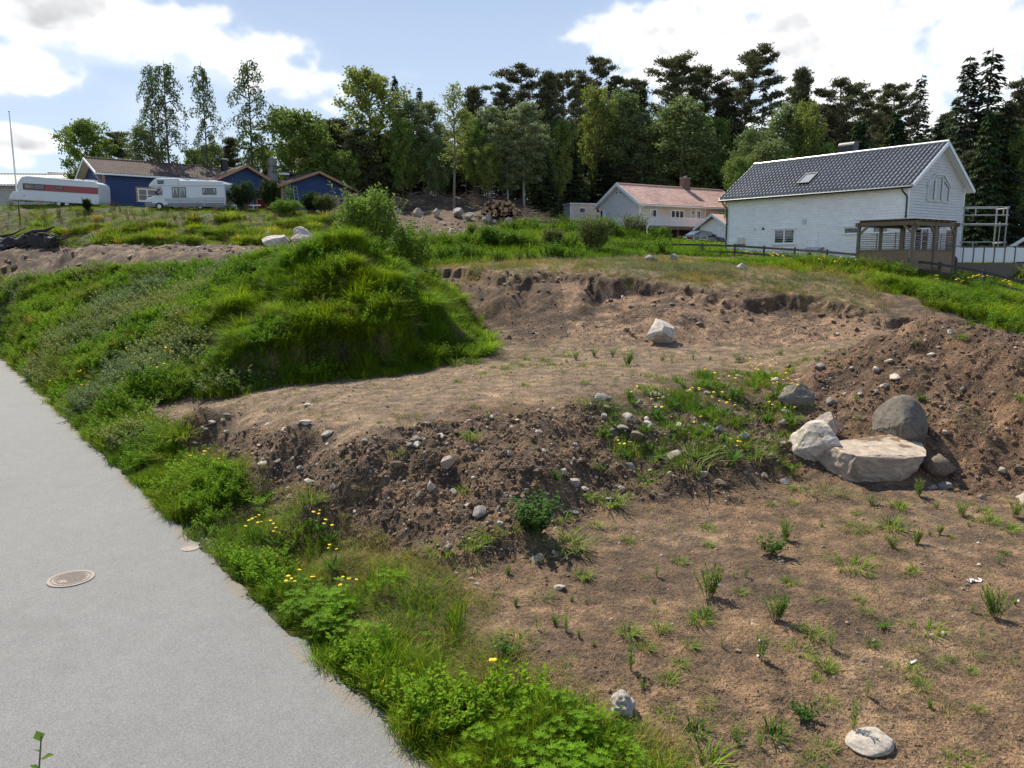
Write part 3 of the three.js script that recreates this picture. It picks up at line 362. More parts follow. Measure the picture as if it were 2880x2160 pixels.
const AT_PLANTS = [[5.12,13.9,0.31,"w"],[4.55,13.16,0.3,"h"],[3.05,11.48,0.42,"w"],[3.84,10.72,0.35,"w"],[3.32,9.73,0.38,"t"],[4.37,10.02,0.29,"t"],[7.09,10.76,0.37,"w"],[3.9,8.21,0.35,"t"],[4.25,10.3,0.19,"g"],[3.92,9.95,0.18,"g"],[4.13,9.56,0.18,"g"],[5.29,10.51,0.13,"h"],[5.85,10.33,0.23,"g"],[2.73,10.71,0.2,"d"],[2.9,10.99,0.16,"d"],[4.7,11.26,0.11,"g"],[3.59,11.62,0.12,"g"],[2.89,10.04,0.16,"t"],[3.85,12.24,0.22,"t"],[3.66,12.24,0.15,"t"],[5.74,12.56,0.31,"g"],[6.82,13.36,0.22,"w"],[7.3,13.48,0.25,"w"],[7.23,14.21,0.29,"d"],[6.5,14.21,0.23,"g"],[6.73,14.18,0.2,"p"],[8.29,12.65,0.18,"t"],[6.86,10.95,0.16,"t"],[5.12,9.07,0.13,"g"],[5.48,9.87,0.16,"p"],[3.83,8.74,0.12,"g"],[3.46,8.45,0.17,"h"],[3.48,7.94,0.13,"g"],[2.11,8.21,0.2,"d"],[2.35,8.75,0.11,"g"],[2.52,8.38,0.17,"p"],[2.06,7.69,0.27,"g"],[3.23,7.69,0.13,"g"],[4.76,7.63,0.14,"g"],[2.77,7.97,0.19,"t"],[6.51,10.15,0.17,"p"],[3.89,9.27,0.09,"g"],[4.36,8.89,0.22,"t"],[5.88,12.16,0.1,"d"],[6.48,9.49,0.12,"p"],[6.13,9.65,0.12,"p"],[5.78,9.65,0.1,"d"],[6.67,11.63,0.12,"p"],[7.95,13.92,0.17,"w"],[6.7,12.35,0.1,"w"],[2.53,8.12,0.12,"w"],[7.64,11.17,0.09,"w"],[-0.02,9.96,0.26,"h"],[1.56,9.49,0.44,"t"],[1.98,9.23,0.15,"g"],[0.47,11.64,0.24,"p"],[1.19,12.33,0.18,"g"],[2.39,12.28,0.23,"t"],[-1.29,12.96,0.29,"g"],[-0.72,13,0.24,"g"],[-0.66,12.63,0.18,"g"],[-0.43,13.43,0.27,"g"],[-0.06,13.52,0.19,"g"],[0.93,13.47,0.38,"g"],[1.09,13.39,0.44,"p"],[0.38,10.61,0.22,"t"],[-0.26,11.89,0.17,"p"],[-1.16,12.35,0.15,"g"],[1.6,14.57,0.18,"g"],[1.91,14.48,0.12,"p"],[1.16,8.24,0.17,"g"],[1.33,8.19,0.15,"h"],[1.85,10.01,0.14,"g"],[2.13,10.5,0.15,"d"],[2.23,10.94,0.13,"p"],[0.65,10.72,0.15,"w"],[0.78,10.45,0.26,"t"],[0.95,10.27,0.1,"w"],[1.14,10.07,0.08,"w"],[1.65,9.11,0.11,"w"],[0.06,11.44,0.12,"w"],[0.93,11.51,0.09,"w"],[1.07,9.37,0.08,"p"],[1.03,9.06,0.07,"p"],[0.73,9.51,0.08,"p"],[3.77,25.37,0.41,"w"],[1.34,26.52,0.24,"g"],[1.1,27.73,0.23,"g"],[0.78,26.2,0.24,"g"],[-0.25,24.85,0.23,"g"],[-0.82,23.95,0.2,"g"],[-0.61,25.41,0.16,"g"],[3.64,20.88,0.26,"g"],[2.65,21.23,0.15,"p"],[-1.34,27.27,0.33,"g"],[-1.95,27.04,0.39,"g"],[-1.57,22.3,0.16,"g"],[2.01,21.37,0.17,"g"],[-1.2,19.55,0.16,"p"],[1.79,19.22,0.22,"g"],[2.82,17.88,0.26,"g"],[1.92,16.69,0.17,"h"],[0.9,15.44,0.19,"h"],[2.85,16.51,0.24,"g"],[1.56,15.76,0.19,"g"],[2.07,15.67,0.38,"g"],[0.94,14.54,0.24,"g"],[-0.9,16.66,0.24,"g"],[-2.42,15.84,0.16,"g"],[-2.9,16.09,0.1,"p"],[-2.33,18.06,0.15,"p"],[-2.56,17.84,0.18,"p"],[2.17,13.93,0.14,"g"],[0.39,13.67,0.56,"H"],[3.38,17.84,0.22,"g"],[0.13,26.73,0.22,"g"],[0.38,25.98,0.19,"g"],[0.52,28.01,0.2,"g"],[1.97,28.83,0.29,"g"],[2.27,27.56,0.28,"w"],[2.32,25.62,0.18,"g"],[3.03,28.48,0.23,"w"],[2.96,25.37,0.18,"g"],[3.71,28.48,0.29,"w"],[4.12,22.77,0.23,"g"],[5.19,26.75,0.22,"w"],[5,27.91,0.2,"t"],[0.36,21.15,0.17,"g"],[5.32,25.79,0.32,"t"],[6.14,16.62,0.14,"g"],[7.91,15.37,0.22,"d"],[8.61,15.94,0.29,"w"],[8.9,14.83,0.27,"w"],[9.88,14.74,0.3,"w"],[9.44,15.03,0.15,"g"],[9.35,14.04,0.2,"g"],[5.45,15.76,0.13,"g"],[5.87,15.79,0.13,"g"],[6.9,15.08,0.12,"g"],[7.5,15.54,0.19,"h"],[6.26,16.38,0.27,"p"],[6.7,16.31,0.33,"p"],[7.15,16.11,0.26,"p"],[9.23,14.46,0.21,"g"],[6.48,27.68,0.34,"t"],[7.89,26.64,0.33,"h"],[5.77,22.99,0.19,"h"],[9.64,24.35,0.2,"d"],[10.41,25.69,0.13,"g"],[9.14,24.98,0.25,"g"],[11.33,21.88,0.16,"d"],[10.49,19.7,0.2,"h"],[12.31,21.35,0.2,"d"],[9.51,25.04,0.2,"g"],[12.22,18.38,0.22,"g"],[5.59,17.53,0.39,"p"],[3.98,16.87,0.65,"p"],[-3.95,14.78,0.3,"d"],[-6.04,20.97,0.11,"g"],[-6.72,21.18,0.17,"p"],[-4.59,17.36,0.11,"g"],[-5.37,21,0.17,"p"]];
const AT_DAND = [[-15.59,30.66],[-14.62,29.71],[-14.73,30.7],[-12.54,26.62],[-13.55,30.05],[-11.47,25.35],[-11.99,27.11],[-16.66,30],[-18.51,31.3],[-21.68,36.19],[-23.63,38.44],[-13.23,27.05],[-13.01,30.52],[-16.18,29.37],[-32,51.53],[-15.5,35.59],[-7.84,18.69],[-7.32,18.21],[-6.91,17.65],[-7.29,17.13],[-10.88,21.94],[-5.06,14.68],[-4.83,14.53],[-4.47,14.21],[-3.67,12.28],[-3.5,12.31],[-3.12,12.93],[-3.71,14.25],[-3.49,14.11],[-14.77,30.03],[-12.04,27.22],[-16.79,30.19],[-0.26,9.11],[-2.58,12.04]];
const AT_DANDW = [[5.63,20.86],[5.96,20.77],[7.11,20.75],[7.43,20.57],[7.54,22.75],[4.87,20.24],[5.53,19.8],[7.03,19.29],[6.51,19.54],[4.44,18.51],[5.03,17.19],[7.05,22.33],[7.51,21.47],[5.42,21.35],[5.31,20.06],[7.34,20.18],[7.29,23.61],[4.13,19.86],[3.62,19.45],[3.67,19.28],[3.12,19.76],[2.55,17.31]];
// ---------- boulders, stones, gravel ----------
const n3 = (x, y, z, s) => (vn(x + 3.3, y, s) + vn(y + 7.1, z, s + 1) + vn(z + 1.7, x, s + 2)) / 2.1;
function rockGeometry(seed, detail, cuts = 9, rough = 0.05, squash = 1, tint = null, own = []) {
  const R = rng(seed * 7919 + 13); let g = new THREE.IcosahedronGeometry(1, detail); g.deleteAttribute('normal'); g.deleteAttribute('uv'); g = mergeVertices(g, 1e-4);
  const P = g.attributes.position, planes = [], v = new THREE.Vector3(), col = [], uv = [];
  for (let k = 0; k < cuts; k++) { const a = new THREE.Vector3(R() * 2 - 1, (R() * 2 - 1) * 0.9, R() * 2 - 1).normalize(); planes.push([a, (cuts > 9 ? 0.42 : 0.55) + (cuts > 9 ? 0.26 : 0.33) * R()]); }
  for (const [x, y, z, q] of own) planes.push([new THREE.Vector3(x, y, z).normalize(), q]);
  for (let k = 0; k < P.count; k++) {
    v.fromBufferAttribute(P, k); const o = v.clone();
    v.multiplyScalar(1 + 0.22 * n3(o.x * 1.1 + seed, o.y * 1.1, o.z * 1.1, seed));
    for (const [a, q] of planes) { const e = v.dot(a) - q; if (e > 0) v.addScaledVector(a, -e * 0.92); }
    v.multiplyScalar(1 + rough * n3(o.x * 3.3, o.y * 3.3 + seed, o.z * 3.3, seed + 5) + rough * 0.55 * n3(o.x * 8, o.y * 8, o.z * 8, seed + 9) + rough * 0.3 * n3(o.x * 19, o.y * 19, o.z * 19, seed + 12));
    if (detail > 8) { const cr = 1 - ss(0, 0.05, Math.abs(n3(o.x * 1.9 + seed, o.y * 1.9, o.z * 1.9, seed + 31))); v.multiplyScalar(1 - 0.035 * cr); }
    v.y *= squash; P.setXYZ(k, v.x, v.y, v.z);
    const c = 1 + 0.16 * n3(o.x * 2, o.y * 2, o.z * 2, seed + 20) + 0.16 * n3(o.x * 11, o.y * 11, o.z * 11, seed + 21) + 0.1 * n3(o.x * 26, o.y * 26, o.z * 26, seed + 22), li = detail > 8 && n3(o.x * 3.1 + 5, o.y * 3.1, o.z * 3.1, seed + 40) + 0.5 * n3(o.x * 12, o.y * 12, o.z * 12, seed + 41) > 0.68; let t = li ? [c * 0.68, c * 0.68, c * 0.6] : [c, c * 0.98, c * 0.945];
    if (tint) t = tint(v, o, t); col.push(...t); uv.push(v.x + v.y * 0.6, v.z + v.y * 0.75);
  }
  g.setAttribute('color', new THREE.Float32BufferAttribute(col, 3)); g.setAttribute('uv', new THREE.Float32BufferAttribute(uv, 2)); g.computeVertexNormals(); return g;
}
const graniteMap = dataTexture(256, (u, v, i, j) => { const n = 0.84 + 0.14 * tileFbm(u, v, 8, 4, 4) + 0.16 * (hash(i >> 1, j >> 1, 3) - 0.5) + (hash(i, j, 4) > 0.94 ? -0.25 : 0); return [n, n, n]; });
const rockMat = (r, g, b) => new THREE.MeshStandardMaterial({ color: lin(r, g, b), map: graniteMap, vertexColors: true, roughness: 0.9, bumpMap: graniteMap, bumpScale: 0.015 });
const ROCK = { pale: rockMat(0.78, 0.69, 0.6), pink: rockMat(0.6, 0.49, 0.41), grey: rockMat(0.40, 0.37, 0.335), dark: rockMat(0.22, 0.192, 0.16), brown: rockMat(0.31, 0.24, 0.172), brownish: rockMat(0.56, 0.45, 0.355), blue: rockMat(0.37, 0.385, 0.385) };
function boulder(seed, mat, x, d, size, turn, label, opt = {}) {
  const m = new THREE.Mesh(rockGeometry(seed, opt.detail ?? 18, opt.cuts ?? 9, opt.rough ?? 0.05, 1, opt.tint, opt.own), mat); m.castShadow = m.receiveShadow = true;
  m.scale.set(size[0] / 2, size[1] / 2, size[2] / 2); m.rotation.set(opt.tilt ?? 0, turn, opt.roll ?? 0); m.position.set(x, (opt.y ?? groundAt(x, d)) + size[1] * (opt.lift ?? 0.26), -d);
  return place(m, 'boulder', label, 'boulder', opt.group);
}
const soilOnTop = (v, o, t) => (v.y > 0.2 && o.z < 0.25 && o.y > 0.3 && n3(o.x * 2.4 + 1, o.y, o.z * 2.4, 91) + 0.5 * n3(o.x * 9, o.y * 9, o.z * 9, 92) > 0.34 ? [0.4, 0.31, 0.23] : t);
boulder(3, ROCK.brownish, 8.42, 17.45, [2.6, 1.5, 2.2], 0.06, 'large flat-topped pale boulder with soil lying on its top', { cuts: 5, own: [[0.05, 1, 0.22, 0.36], [-0.1, -0.1, 1, 0.6], [-1, 0.1, 0.3, 0.82], [0.9, 0.1, 0.5, 0.78], [0.3, -0.15, 1, 0.64], [0, -1, 0, 0.6]], rough: 0.045, lift: 0.1, tint: soilOnTop, detail: 24 });
boulder(4, ROCK.pale, 7.25, 17.95, [1.3, 1.0, 1.2], 0.7, 'rounded pale boulder leaning against the flat-topped one', { cuts: 7, lift: 0.18, detail: 22 });
boulder(5, ROCK.pink, 7.75, 18.75, [0.62, 0.8, 0.6], 0.3, 'small upright pinkish boulder behind the pale rounded one', { lift: 0.22 });
boulder(6, ROCK.dark, 9.42, 18.6, [1.45, 1.4, 1.35], 1.2, 'big round dark grey boulder bedded in the dirt heap', { cuts: 3, rough: 0.03, lift: 0.17, detail: 24 });
boulder(7, ROCK.brown, 9.78, 17.35, [0.72, 0.55, 0.6], 2.2, 'small brown boulder against the flat-topped one, below the round dark one', { cuts: 5 });
boulder(8, ROCK.dark, 7.5, 20.35, [1.05, 0.85, 0.9], 0.4, 'dark grey boulder at the top of the flowery stone slope', { cuts: 7, lift: 0.16 });
boulder(9, ROCK.pale, 5.92, 31.0, [1.8, 1.15, 1.4], 0.5, 'lone pale angular boulder standing at the foot of the cut bank', { cuts: 12, lift: 0.26, roll: 0.06 });
boulder(10, ROCK.pink, 10.75, 15.65, [0.95, 0.45, 0.7], 0.5, 'flat pale slab of rock at the foot of the dirt heap', { cuts: 12, lift: 0.2 });
boulder(11, ROCK.pale, 11.6, 40.0, [0.95, 0.42, 0.6], 0.2, 'pale flat boulder lying in the grass below the rail fence', { cuts: 10, lift: 0.3 });
boulder(12, ROCK.grey, 7.6, 42.9, [0.75, 0.5, 0.6], 0.2, 'low rounded grey boulder on the field above the cut bank', { cuts: 5 });
boulder(13, ROCK.grey, 8.85, 43.1, [0.85, 0.75, 0.65], 0.9, 'square-edged grey boulder next to the low rounded one on the field', { cuts: 12, lift: 0.34 });
boulder(14, ROCK.grey, -17.3, 56.3, [0.95, 1.0, 0.9], 0.4, 'upright grey boulder with dark side below the grassy bank', { cuts: 8, lift: 0.36 });
boulder(15, ROCK.pale, -14.6, 49.6, [2.2, 1.2, 1.3], 0.2, 'long pale wedge-shaped boulder on the dirt track', { cuts: 12, lift: 0.3, roll: 0.22 });
boulder(16, ROCK.pink, -12.9, 49.2, [1.8, 1.25, 1.3], 1.1, 'pale pink boulder at the end of the dirt track', { cuts: 12, lift: 0.32 });
boulder(17, ROCK.pale, -14.3, 54, [2.0, 1.35, 1.5], 2.0, 'bulky pale boulder uppermost of those by the dirt track', { cuts: 12, lift: 0.36 });
[[18, 'pink', -8.5, 72.4, [1.6, 1.4, 1.2], 'pinkish block first in the row of rocks, next to the leafy sapling'], [19, 'brownish', -6.75, 71.3, [1.4, 1.5, 1.2], 'blocky rock second in the row below the clearing'], [20, 'grey', -5.0, 72.2, [2.3, 1.5, 1.6], 'widest grey boulder in the row below the clearing'], [21, 'pink', -3.9, 71.2, [1.5, 1.1, 1.2], 'pinkish boulder between the widest grey one and the log heap'], [22, 'grey', -2.3, 70.6, [1.6, 1.2, 1.3], 'grey rounded boulder in front of the log heap'], [23, 'brownish', -0.35, 70.4, [1.5, 1.3, 1.2], 'brownish boulder at the foot of the log heap, last in the row'], [24, 'pink', -3.35, 59.2, [1.25, 0.95, 1], 'single pinkish boulder on the brown slope below the row of rocks'], [25, 'pale', 4.6, 62, [1.5, 0.6, 0.9], 'flat pale boulder in the green weeds below the shed'], [26, 'dark', -6.0, 86, [2, 1.3, 1.3], 'dark boulder among the brushwood at the wood edge'], [27, 'grey', -10.4, 73.5, [1.2, 1.0, 1.0], 'grey rock half hidden behind the leafy sapling']].forEach(([s, m, x, d, z, l]) => boulder(s, ROCK[m], x, d, z.map((q) => q * 0.82), s * 0.7, l, { cuts: 16, lift: 0.28, detail: 12, group: 'rocks along the clearing' }));
boulder(31, ROCK.pale, 4.06, 8.02, [0.56, 0.2, 0.42], 0.4, 'flat white stone sunk in the bare soil, largest near the camera', { cuts: 8, lift: 0.02, detail: 10 });
boulder(32, ROCK.pale, 1.3, 8.6, [0.36, 0.34, 0.3], 1.4, 'ragged white lump of stone by the tall verge grass', { cuts: 4, rough: 0.22, lift: 0.22, detail: 12 });
const SMALL = [40, 41, 42, 43, 44, 45].map((s) => rockGeometry(s, 6, 13, 0.05));
const toneNames = ['pale', 'pink', 'grey', 'brown', 'pale', 'pale', 'grey', 'pink'];
{
  const R = rng(99);
  const stone = (x, d, w, h, tone, label, group) => {
    const m = new THREE.Mesh(SMALL[Math.floor(R() * 6)], ROCK[tone]); m.castShadow = m.receiveShadow = true; const hh = Math.max(h * 0.95, w * 0.4);
    m.scale.set(w * 0.55, hh * 0.55, w * (0.4 + 0.15 * R())); m.rotation.set((R() - 0.5) * 0.4, R() * 6.3, (R() - 0.5) * 0.4); m.position.set(x, groundAt(x, d) + hh * 0.12, -d); place(m, 'stone', (w < 0.14 ? 'small ' : w < 0.26 ? 'fist-sized ' : 'large ') + { pale: 'pale', pink: 'pinkish', grey: 'grey', brown: 'brown', dark: 'dark grey', blue: 'bluish' }[tone] + ' ' + label, 'stone', group);
  };
  const tone = () => toneNames[Math.floor(R() * 8)];
  for (const [x, d, w, h] of AT_SLOPE) stone(x, d, w, h, tone(), 'stone on the crumbly brown slope below the dirt pad', 'stones on the crumbly slope');
  for (const [x, d, w, h] of AT_WEED) stone(x, d, w, h, R() < 0.5 ? 'grey' : tone(), 'stone among dandelions and grass on the weedy slope', 'stones on the weedy slope');
  for (const [x, d, w, h] of AT_PAD) stone(x, d, w, h, 'pale', 'flat stone set level in the dirt pad', 'flat stones in the pad');
  for (const [x, d, w, h] of AT_LOWER) stone(x, d, w, h, R() < 0.6 ? 'pale' : 'pink', 'stone lying on the level soil of the lower plot', 'stones on the lower plot');
  for (const [x, d, w, h] of AT_HEAP) stone(x, d, w, h, tone(), 'stone resting on the big dirt heap by the boulders', 'stones on the dirt heap');
  const scatter = (n, zk, box, lo, hi, label, group) => { for (let k = 0, t = 0; k < n && t < 9000; t++) { const x = lerp(box[0], box[1], R()), d = lerp(box[2], box[3], R()); if (zone(zk, x, d, 0.3) < 0.6 || x / d > 0.68 || roadSide(x, d) < 0.4) continue; const w = lo + (hi - lo) * Math.pow(R(), 2.5); stone(x, d, w, w * (0.5 + 0.3 * R()), tone(), label, group); k++; } };
  scatter(105, 'rough', [-10, 7, 13, 23], 0.08, 0.26, 'stone on the crumbly brown slope below the dirt pad', 'stones on the crumbly slope');
  scatter(26, 'weeds', [1, 9, 16, 26], 0.1, 0.34, 'stone among dandelions and grass on the weedy slope', 'stones on the weedy slope');
  scatter(45, 'heap', [7, 16, 16, 26], 0.06, 0.2, 'stone resting on the big dirt heap by the boulders', 'stones on the dirt heap');
  scatter(34, 'cut', [-3, 15, 30, 38], 0.1, 0.34, 'stone sticking out of the cut earth bank', 'stones in the cut bank');
  scatter(18, 'track', [-30, -9, 40, 58], 0.15, 0.6, 'stone in the loose rubble edge of the dirt track', 'stones along the dirt track');
  scatter(18, 'clearing', [-9, 1, 52, 70], 0.2, 0.6, 'stone scattered on the brown slope below the row of rocks', 'stones below the clearing');
  scatter(12, 'field', [-2, 15, 35, 46], 0.12, 0.35, 'stone in the thin grass above the cut bank', 'stones on the field');
}
function scatterStuff(name, label, geo, mat, count, box, density, size, color, seed, sit = 0) {
  const R = rng(seed), M = [], C = [], m = new THREE.Matrix4(), q = new THREE.Quaternion(), e = new THREE.Euler(), s = new THREE.Vector3(), p = new THREE.Vector3(), c = [1, 1, 1];
  for (let t = 0; M.length < count && t < count * 14; t++) {
    const x = lerp(box[0], box[1], R()), d = lerp(box[2], box[3], R()); if (Math.abs(x) > d * 0.72 + 2) continue; const w = density(x, d); if (R() > w) continue;
    const z = size(x, d, R), a = Array.isArray(z) ? z : [z, z, z]; p.set(x, groundAt(x, d) + sit * a[1], -d); e.set((R() - 0.5) * (sit ? 2 : 0.3), R() * 6.283, (R() - 0.5) * (sit ? 2 : 0.3)); q.setFromEuler(e); s.set(...a);
    M.push(m.compose(p, q, s).clone()); color(x, d, R, c); C.push(new THREE.Color().setRGB(c[0], c[1], c[2]));
  }
  const im = new THREE.InstancedMesh(geo, mat, M.length); M.forEach((a, k) => { im.setMatrixAt(k, a); im.setColorAt(k, C[k]); }); im.castShadow = im.receiveShadow = true; return place(im, name, label, null, null, 'stuff');
}
{
  const peb = rockGeometry(50, 1, 11, 0.15), clod = rockGeometry(51, 2, 12, 0.2), pm = new THREE.MeshStandardMaterial({ roughness: 0.95, vertexColors: true });
  const stony = (c, R) => { const t = R(), k = 0.75 + 0.5 * R(); t < 0.2 ? (c[0] = 0.4 * k, c[1] = 0.345 * k, c[2] = 0.29 * k) : t < 0.8 ? (c[0] = 0.24 * k, c[1] = 0.175 * k, c[2] = 0.125 * k) : (c[0] = 0.2 * k, c[1] = 0.18 * k, c[2] = 0.155 * k); };
  scatterStuff('gravel', 'small pebbles strewn over the bare soil', peb, pm, 11000, [-11, 18, 6.5, 34], (x, d) => roadSide(x, d) < 0.3 || zone('lush', x, d, 0.2) > 0.5 ? 0 : 0.05 + 0.75 * Math.max(zone('rough', x, d), 0.5 * zone('heap', x, d), 0.4 * zone('cut', x, d)) * (0.4 + 0.6 * ss(-0.2, 0.4, vn(x * 0.7, d * 0.7, 7))), (x, d, R) => { const s = 0.007 + 0.045 * Math.pow(R(), 5) + d * 0.0006; return [s, s * (0.5 + 0.3 * R()), s * (0.7 + 0.4 * R())]; }, (x, d, R, c) => stony(c, R), 301, 0.1);
  scatterStuff('soil_clods', 'crumbs and clods of dry brown soil', clod, pm, 22000, [-11, 18, 6.5, 36], (x, d) => roadSide(x, d) < 0.3 || zone('lush', x, d, 0.2) > 0.5 ? 0 : 0.4 * ss(0.05, 0.5, fbm(x * 0.9, d * 0.9, 3, 17)) + 0.9 * Math.max(zone('rough', x, d), 0.5 * zone('heap', x, d), 0.5 * zone('cut', x, d)), (x, d, R) => { const s = 0.012 + 0.075 * Math.pow(R(), 4) * (zone('rough', x, d) + zone('heap', x, d) > 0.5 ? 1 : 0.3); return [s, s * (0.6 + 0.4 * R()), s * (0.7 + 0.5 * R())]; }, (x, d, R, c) => { const o = [0, 0, 0]; soilColor(x, d, 0, o); const k = 0.6 * (0.8 + 0.4 * R()); c[0] = o[0] * k; c[1] = o[1] * k; c[2] = o[2] * k; }, 302, 0.15);
  scatterStuff('bank_clods', 'lumps of turf and soil fallen from the edge of the cut bank', clod, pm, 420, [-5, 16, 29, 39], (x, d) => { const s = lipSide(x, d); return s > 0.3 || s < -5 ? 0 : 0.15 + 0.85 * ss(-2.5, -0.2, s); }, (x, d, R) => { const s = 0.03 + 0.16 * Math.pow(R(), 4); return [s, s * (0.6 + 0.4 * R()), s * (0.7 + 0.5 * R())]; }, (x, d, R, c) => { const k = 0.7 + 0.6 * R(); c[0] = 0.125 * k; c[1] = 0.086 * k; c[2] = 0.053 * k; }, 305, 0.15);
  scatterStuff('road_edge_grit', 'loose grit and soil crumbs along the edge of the asphalt', clod, pm, 2600, [-22, 2, 6, 36], (x, d) => { const n = roadSide(x, d) + 0.15 * vn(x * 1.5, d * 1.5, 27); return n > -0.3 && n < 0.2 ? (n > -0.12 ? 0.9 : 0.18) : 0; }, (x, d, R) => { const s = 0.006 + 0.018 * Math.pow(R(), 3); return [s, s * 0.6, s]; }, (x, d, R, c) => { const k = 0.6 + 0.7 * R(); R() < 0.6 ? (c[0] = 0.2 * k, c[1] = 0.145 * k, c[2] = 0.09 * k) : (c[0] = 0.3 * k, c[1] = 0.28 * k, c[2] = 0.25 * k); }, 304, 0.1);
  scatterStuff('rubble', 'broken stone rubble along the edge of the dirt track and clearing', clod, pm, 900, [-42, 4, 40, 74], (x, d) => Math.max(zone('track', x, d, 0.3) * (0.35 + 0.6 * ss(0, 0.4, vn(x, d, 19))), 0.4 * zone('clearing', x, d)), (x, d, R) => { const s = 0.05 + 0.26 * Math.pow(R(), 4); return [s, s * 0.6, s * 0.9]; }, (x, d, R, c) => { stony(c, R); c[1] *= 0.93; c[2] *= 0.85; }, 303, 0.15);
}
// ---------- grass, weeds, flowers, saplings ----------
const LEAF = new THREE.MeshPhysicalMaterial({ vertexColors: true, roughness: 0.75, transmission: 0.5, thickness: 0, side: THREE.DoubleSide, specularIntensity: 0.08 });
const STEM = new THREE.MeshStandardMaterial({ vertexColors: true, roughness: 0.9 });
const V3 = (x, y, z) => new THREE.Vector3(x, y, z);
function blade(g, x, z, h, w, az, lean, col) {                         // a bent grass blade
  const k = g.count, cx = Math.cos(az), sz = Math.sin(az), px = -sz * w / 2, pz = cx * w / 2, P = [];
  for (const [t, ww] of [[0, 1], [0.4, 0.9], [0.75, 0.6], [1, 0]]) { const o = lean * t * t * h, y = h * t * (1 - 0.35 * lean * t); P.push([x + cx * o, y, z + sz * o, ww]); }
  const a = (p, s) => [p[0] + px * p[3] * s, p[1], p[2] + pz * p[3] * s];
  g.quad(a(P[0], -1), a(P[0], 1), a(P[1], 1), a(P[1], -1)); g.quad(a(P[1], -1), a(P[1], 1), a(P[2], 1), a(P[2], -1)); g.tri(a(P[2], -1), a(P[2], 1), [P[3][0], P[3][1], P[3][2]]); g.paint(k, ...col);
}
function leafFace(g, p, dir, up, len, wid, col, fold = 0.12) {         // a leaf: two halves folded along the midrib
  const k = g.count, s = V3(0, 0, 0).crossVectors(dir, up); if (s.lengthSq() < 1e-6) s.set(1, 0, 0); s.normalize(); const n = V3(0, 0, 0).crossVectors(s, dir).normalize();
  const T = p.clone().addScaledVector(dir, len), m = p.clone().addScaledVector(dir, len * 0.45), L = m.clone().addScaledVector(s, wid / 2).addScaledVector(n, wid * fold), Q = m.clone().addScaledVector(s, -wid / 2).addScaledVector(n, wid * fold), A = (v) => [v.x, v.y, v.z];
  g.tri(A(p), A(L), A(T)); g.tri(A(p), A(T), A(Q)); g.paint(k, ...col);
}
function tuft(seed, n, h0, h1, spread, w, lean, pal) {
  const R = rng(seed), g = new Geo();
  for (let k = 0; k < n; k++) { const a = R() * 6.283, r = spread * Math.sqrt(R()), c = pal[Math.floor(R() * pal.length)], q = 0.8 + 0.4 * R(); blade(g, Math.cos(a) * r, Math.sin(a) * r, h0 + (h1 - h0) * R(), w * (0.7 + 0.6 * R()), a + (R() - 0.5) * 1.6, lean * (0.3 + R()), [c[0] * q, c[1] * q, c[2] * q]); }
  return g.geometry();
}
const GREEN = [[0.2, 0.34, 0.014], [0.16, 0.29, 0.014], [0.26, 0.385, 0.018], [0.11, 0.215, 0.012]], DRY = [[0.36, 0.29, 0.15], [0.30, 0.25, 0.12]], DEEP = [[0.065, 0.155, 0.012], [0.08, 0.175, 0.014]], PALE = [[0.19, 0.235, 0.06], [0.22, 0.24, 0.09], [0.30, 0.27, 0.13]];
const gcol = (amp, dryAmount = 0) => (x, d, R, c) => { const n = fbm(x * 0.35, d * 0.35, 3, 201), m = vn(x * 1.7, d * 1.7, 203), k = (0.85 + 0.3 * R()) * (1 + amp * 0.25 * m), y = clamp(0.5 + 0.9 * n); c[0] = k * lerp(0.82, 1.32, y); c[1] = k * lerp(0.88, 1.1, y); c[2] = k * lerp(1.1, 0.8, y); if (R() < dryAmount) { c[0] *= 1.9; c[1] *= 1.15; c[2] *= 2.2; } };
const clump = (lo, hi, f, s) => (x, d, R) => { const c = vn(x * f, d * f, s) + 0.5 * vn(x * f * 2.1, d * f * 2.1, s + 1), q = lo + (hi - lo) * R(), h = clamp(0.75 + 0.75 * c, 0.25, 1.7); return [q * lerp(0.8, 1.15, clamp(h - 0.3)), q * h * (0.8 + 0.4 * R()), q * lerp(0.8, 1.15, clamp(h - 0.3))]; };
const up1 = (lo, hi) => (x, d, R) => { const s = lo + (hi - lo) * R(); return [s, s * (0.75 + 0.5 * R()), s]; };
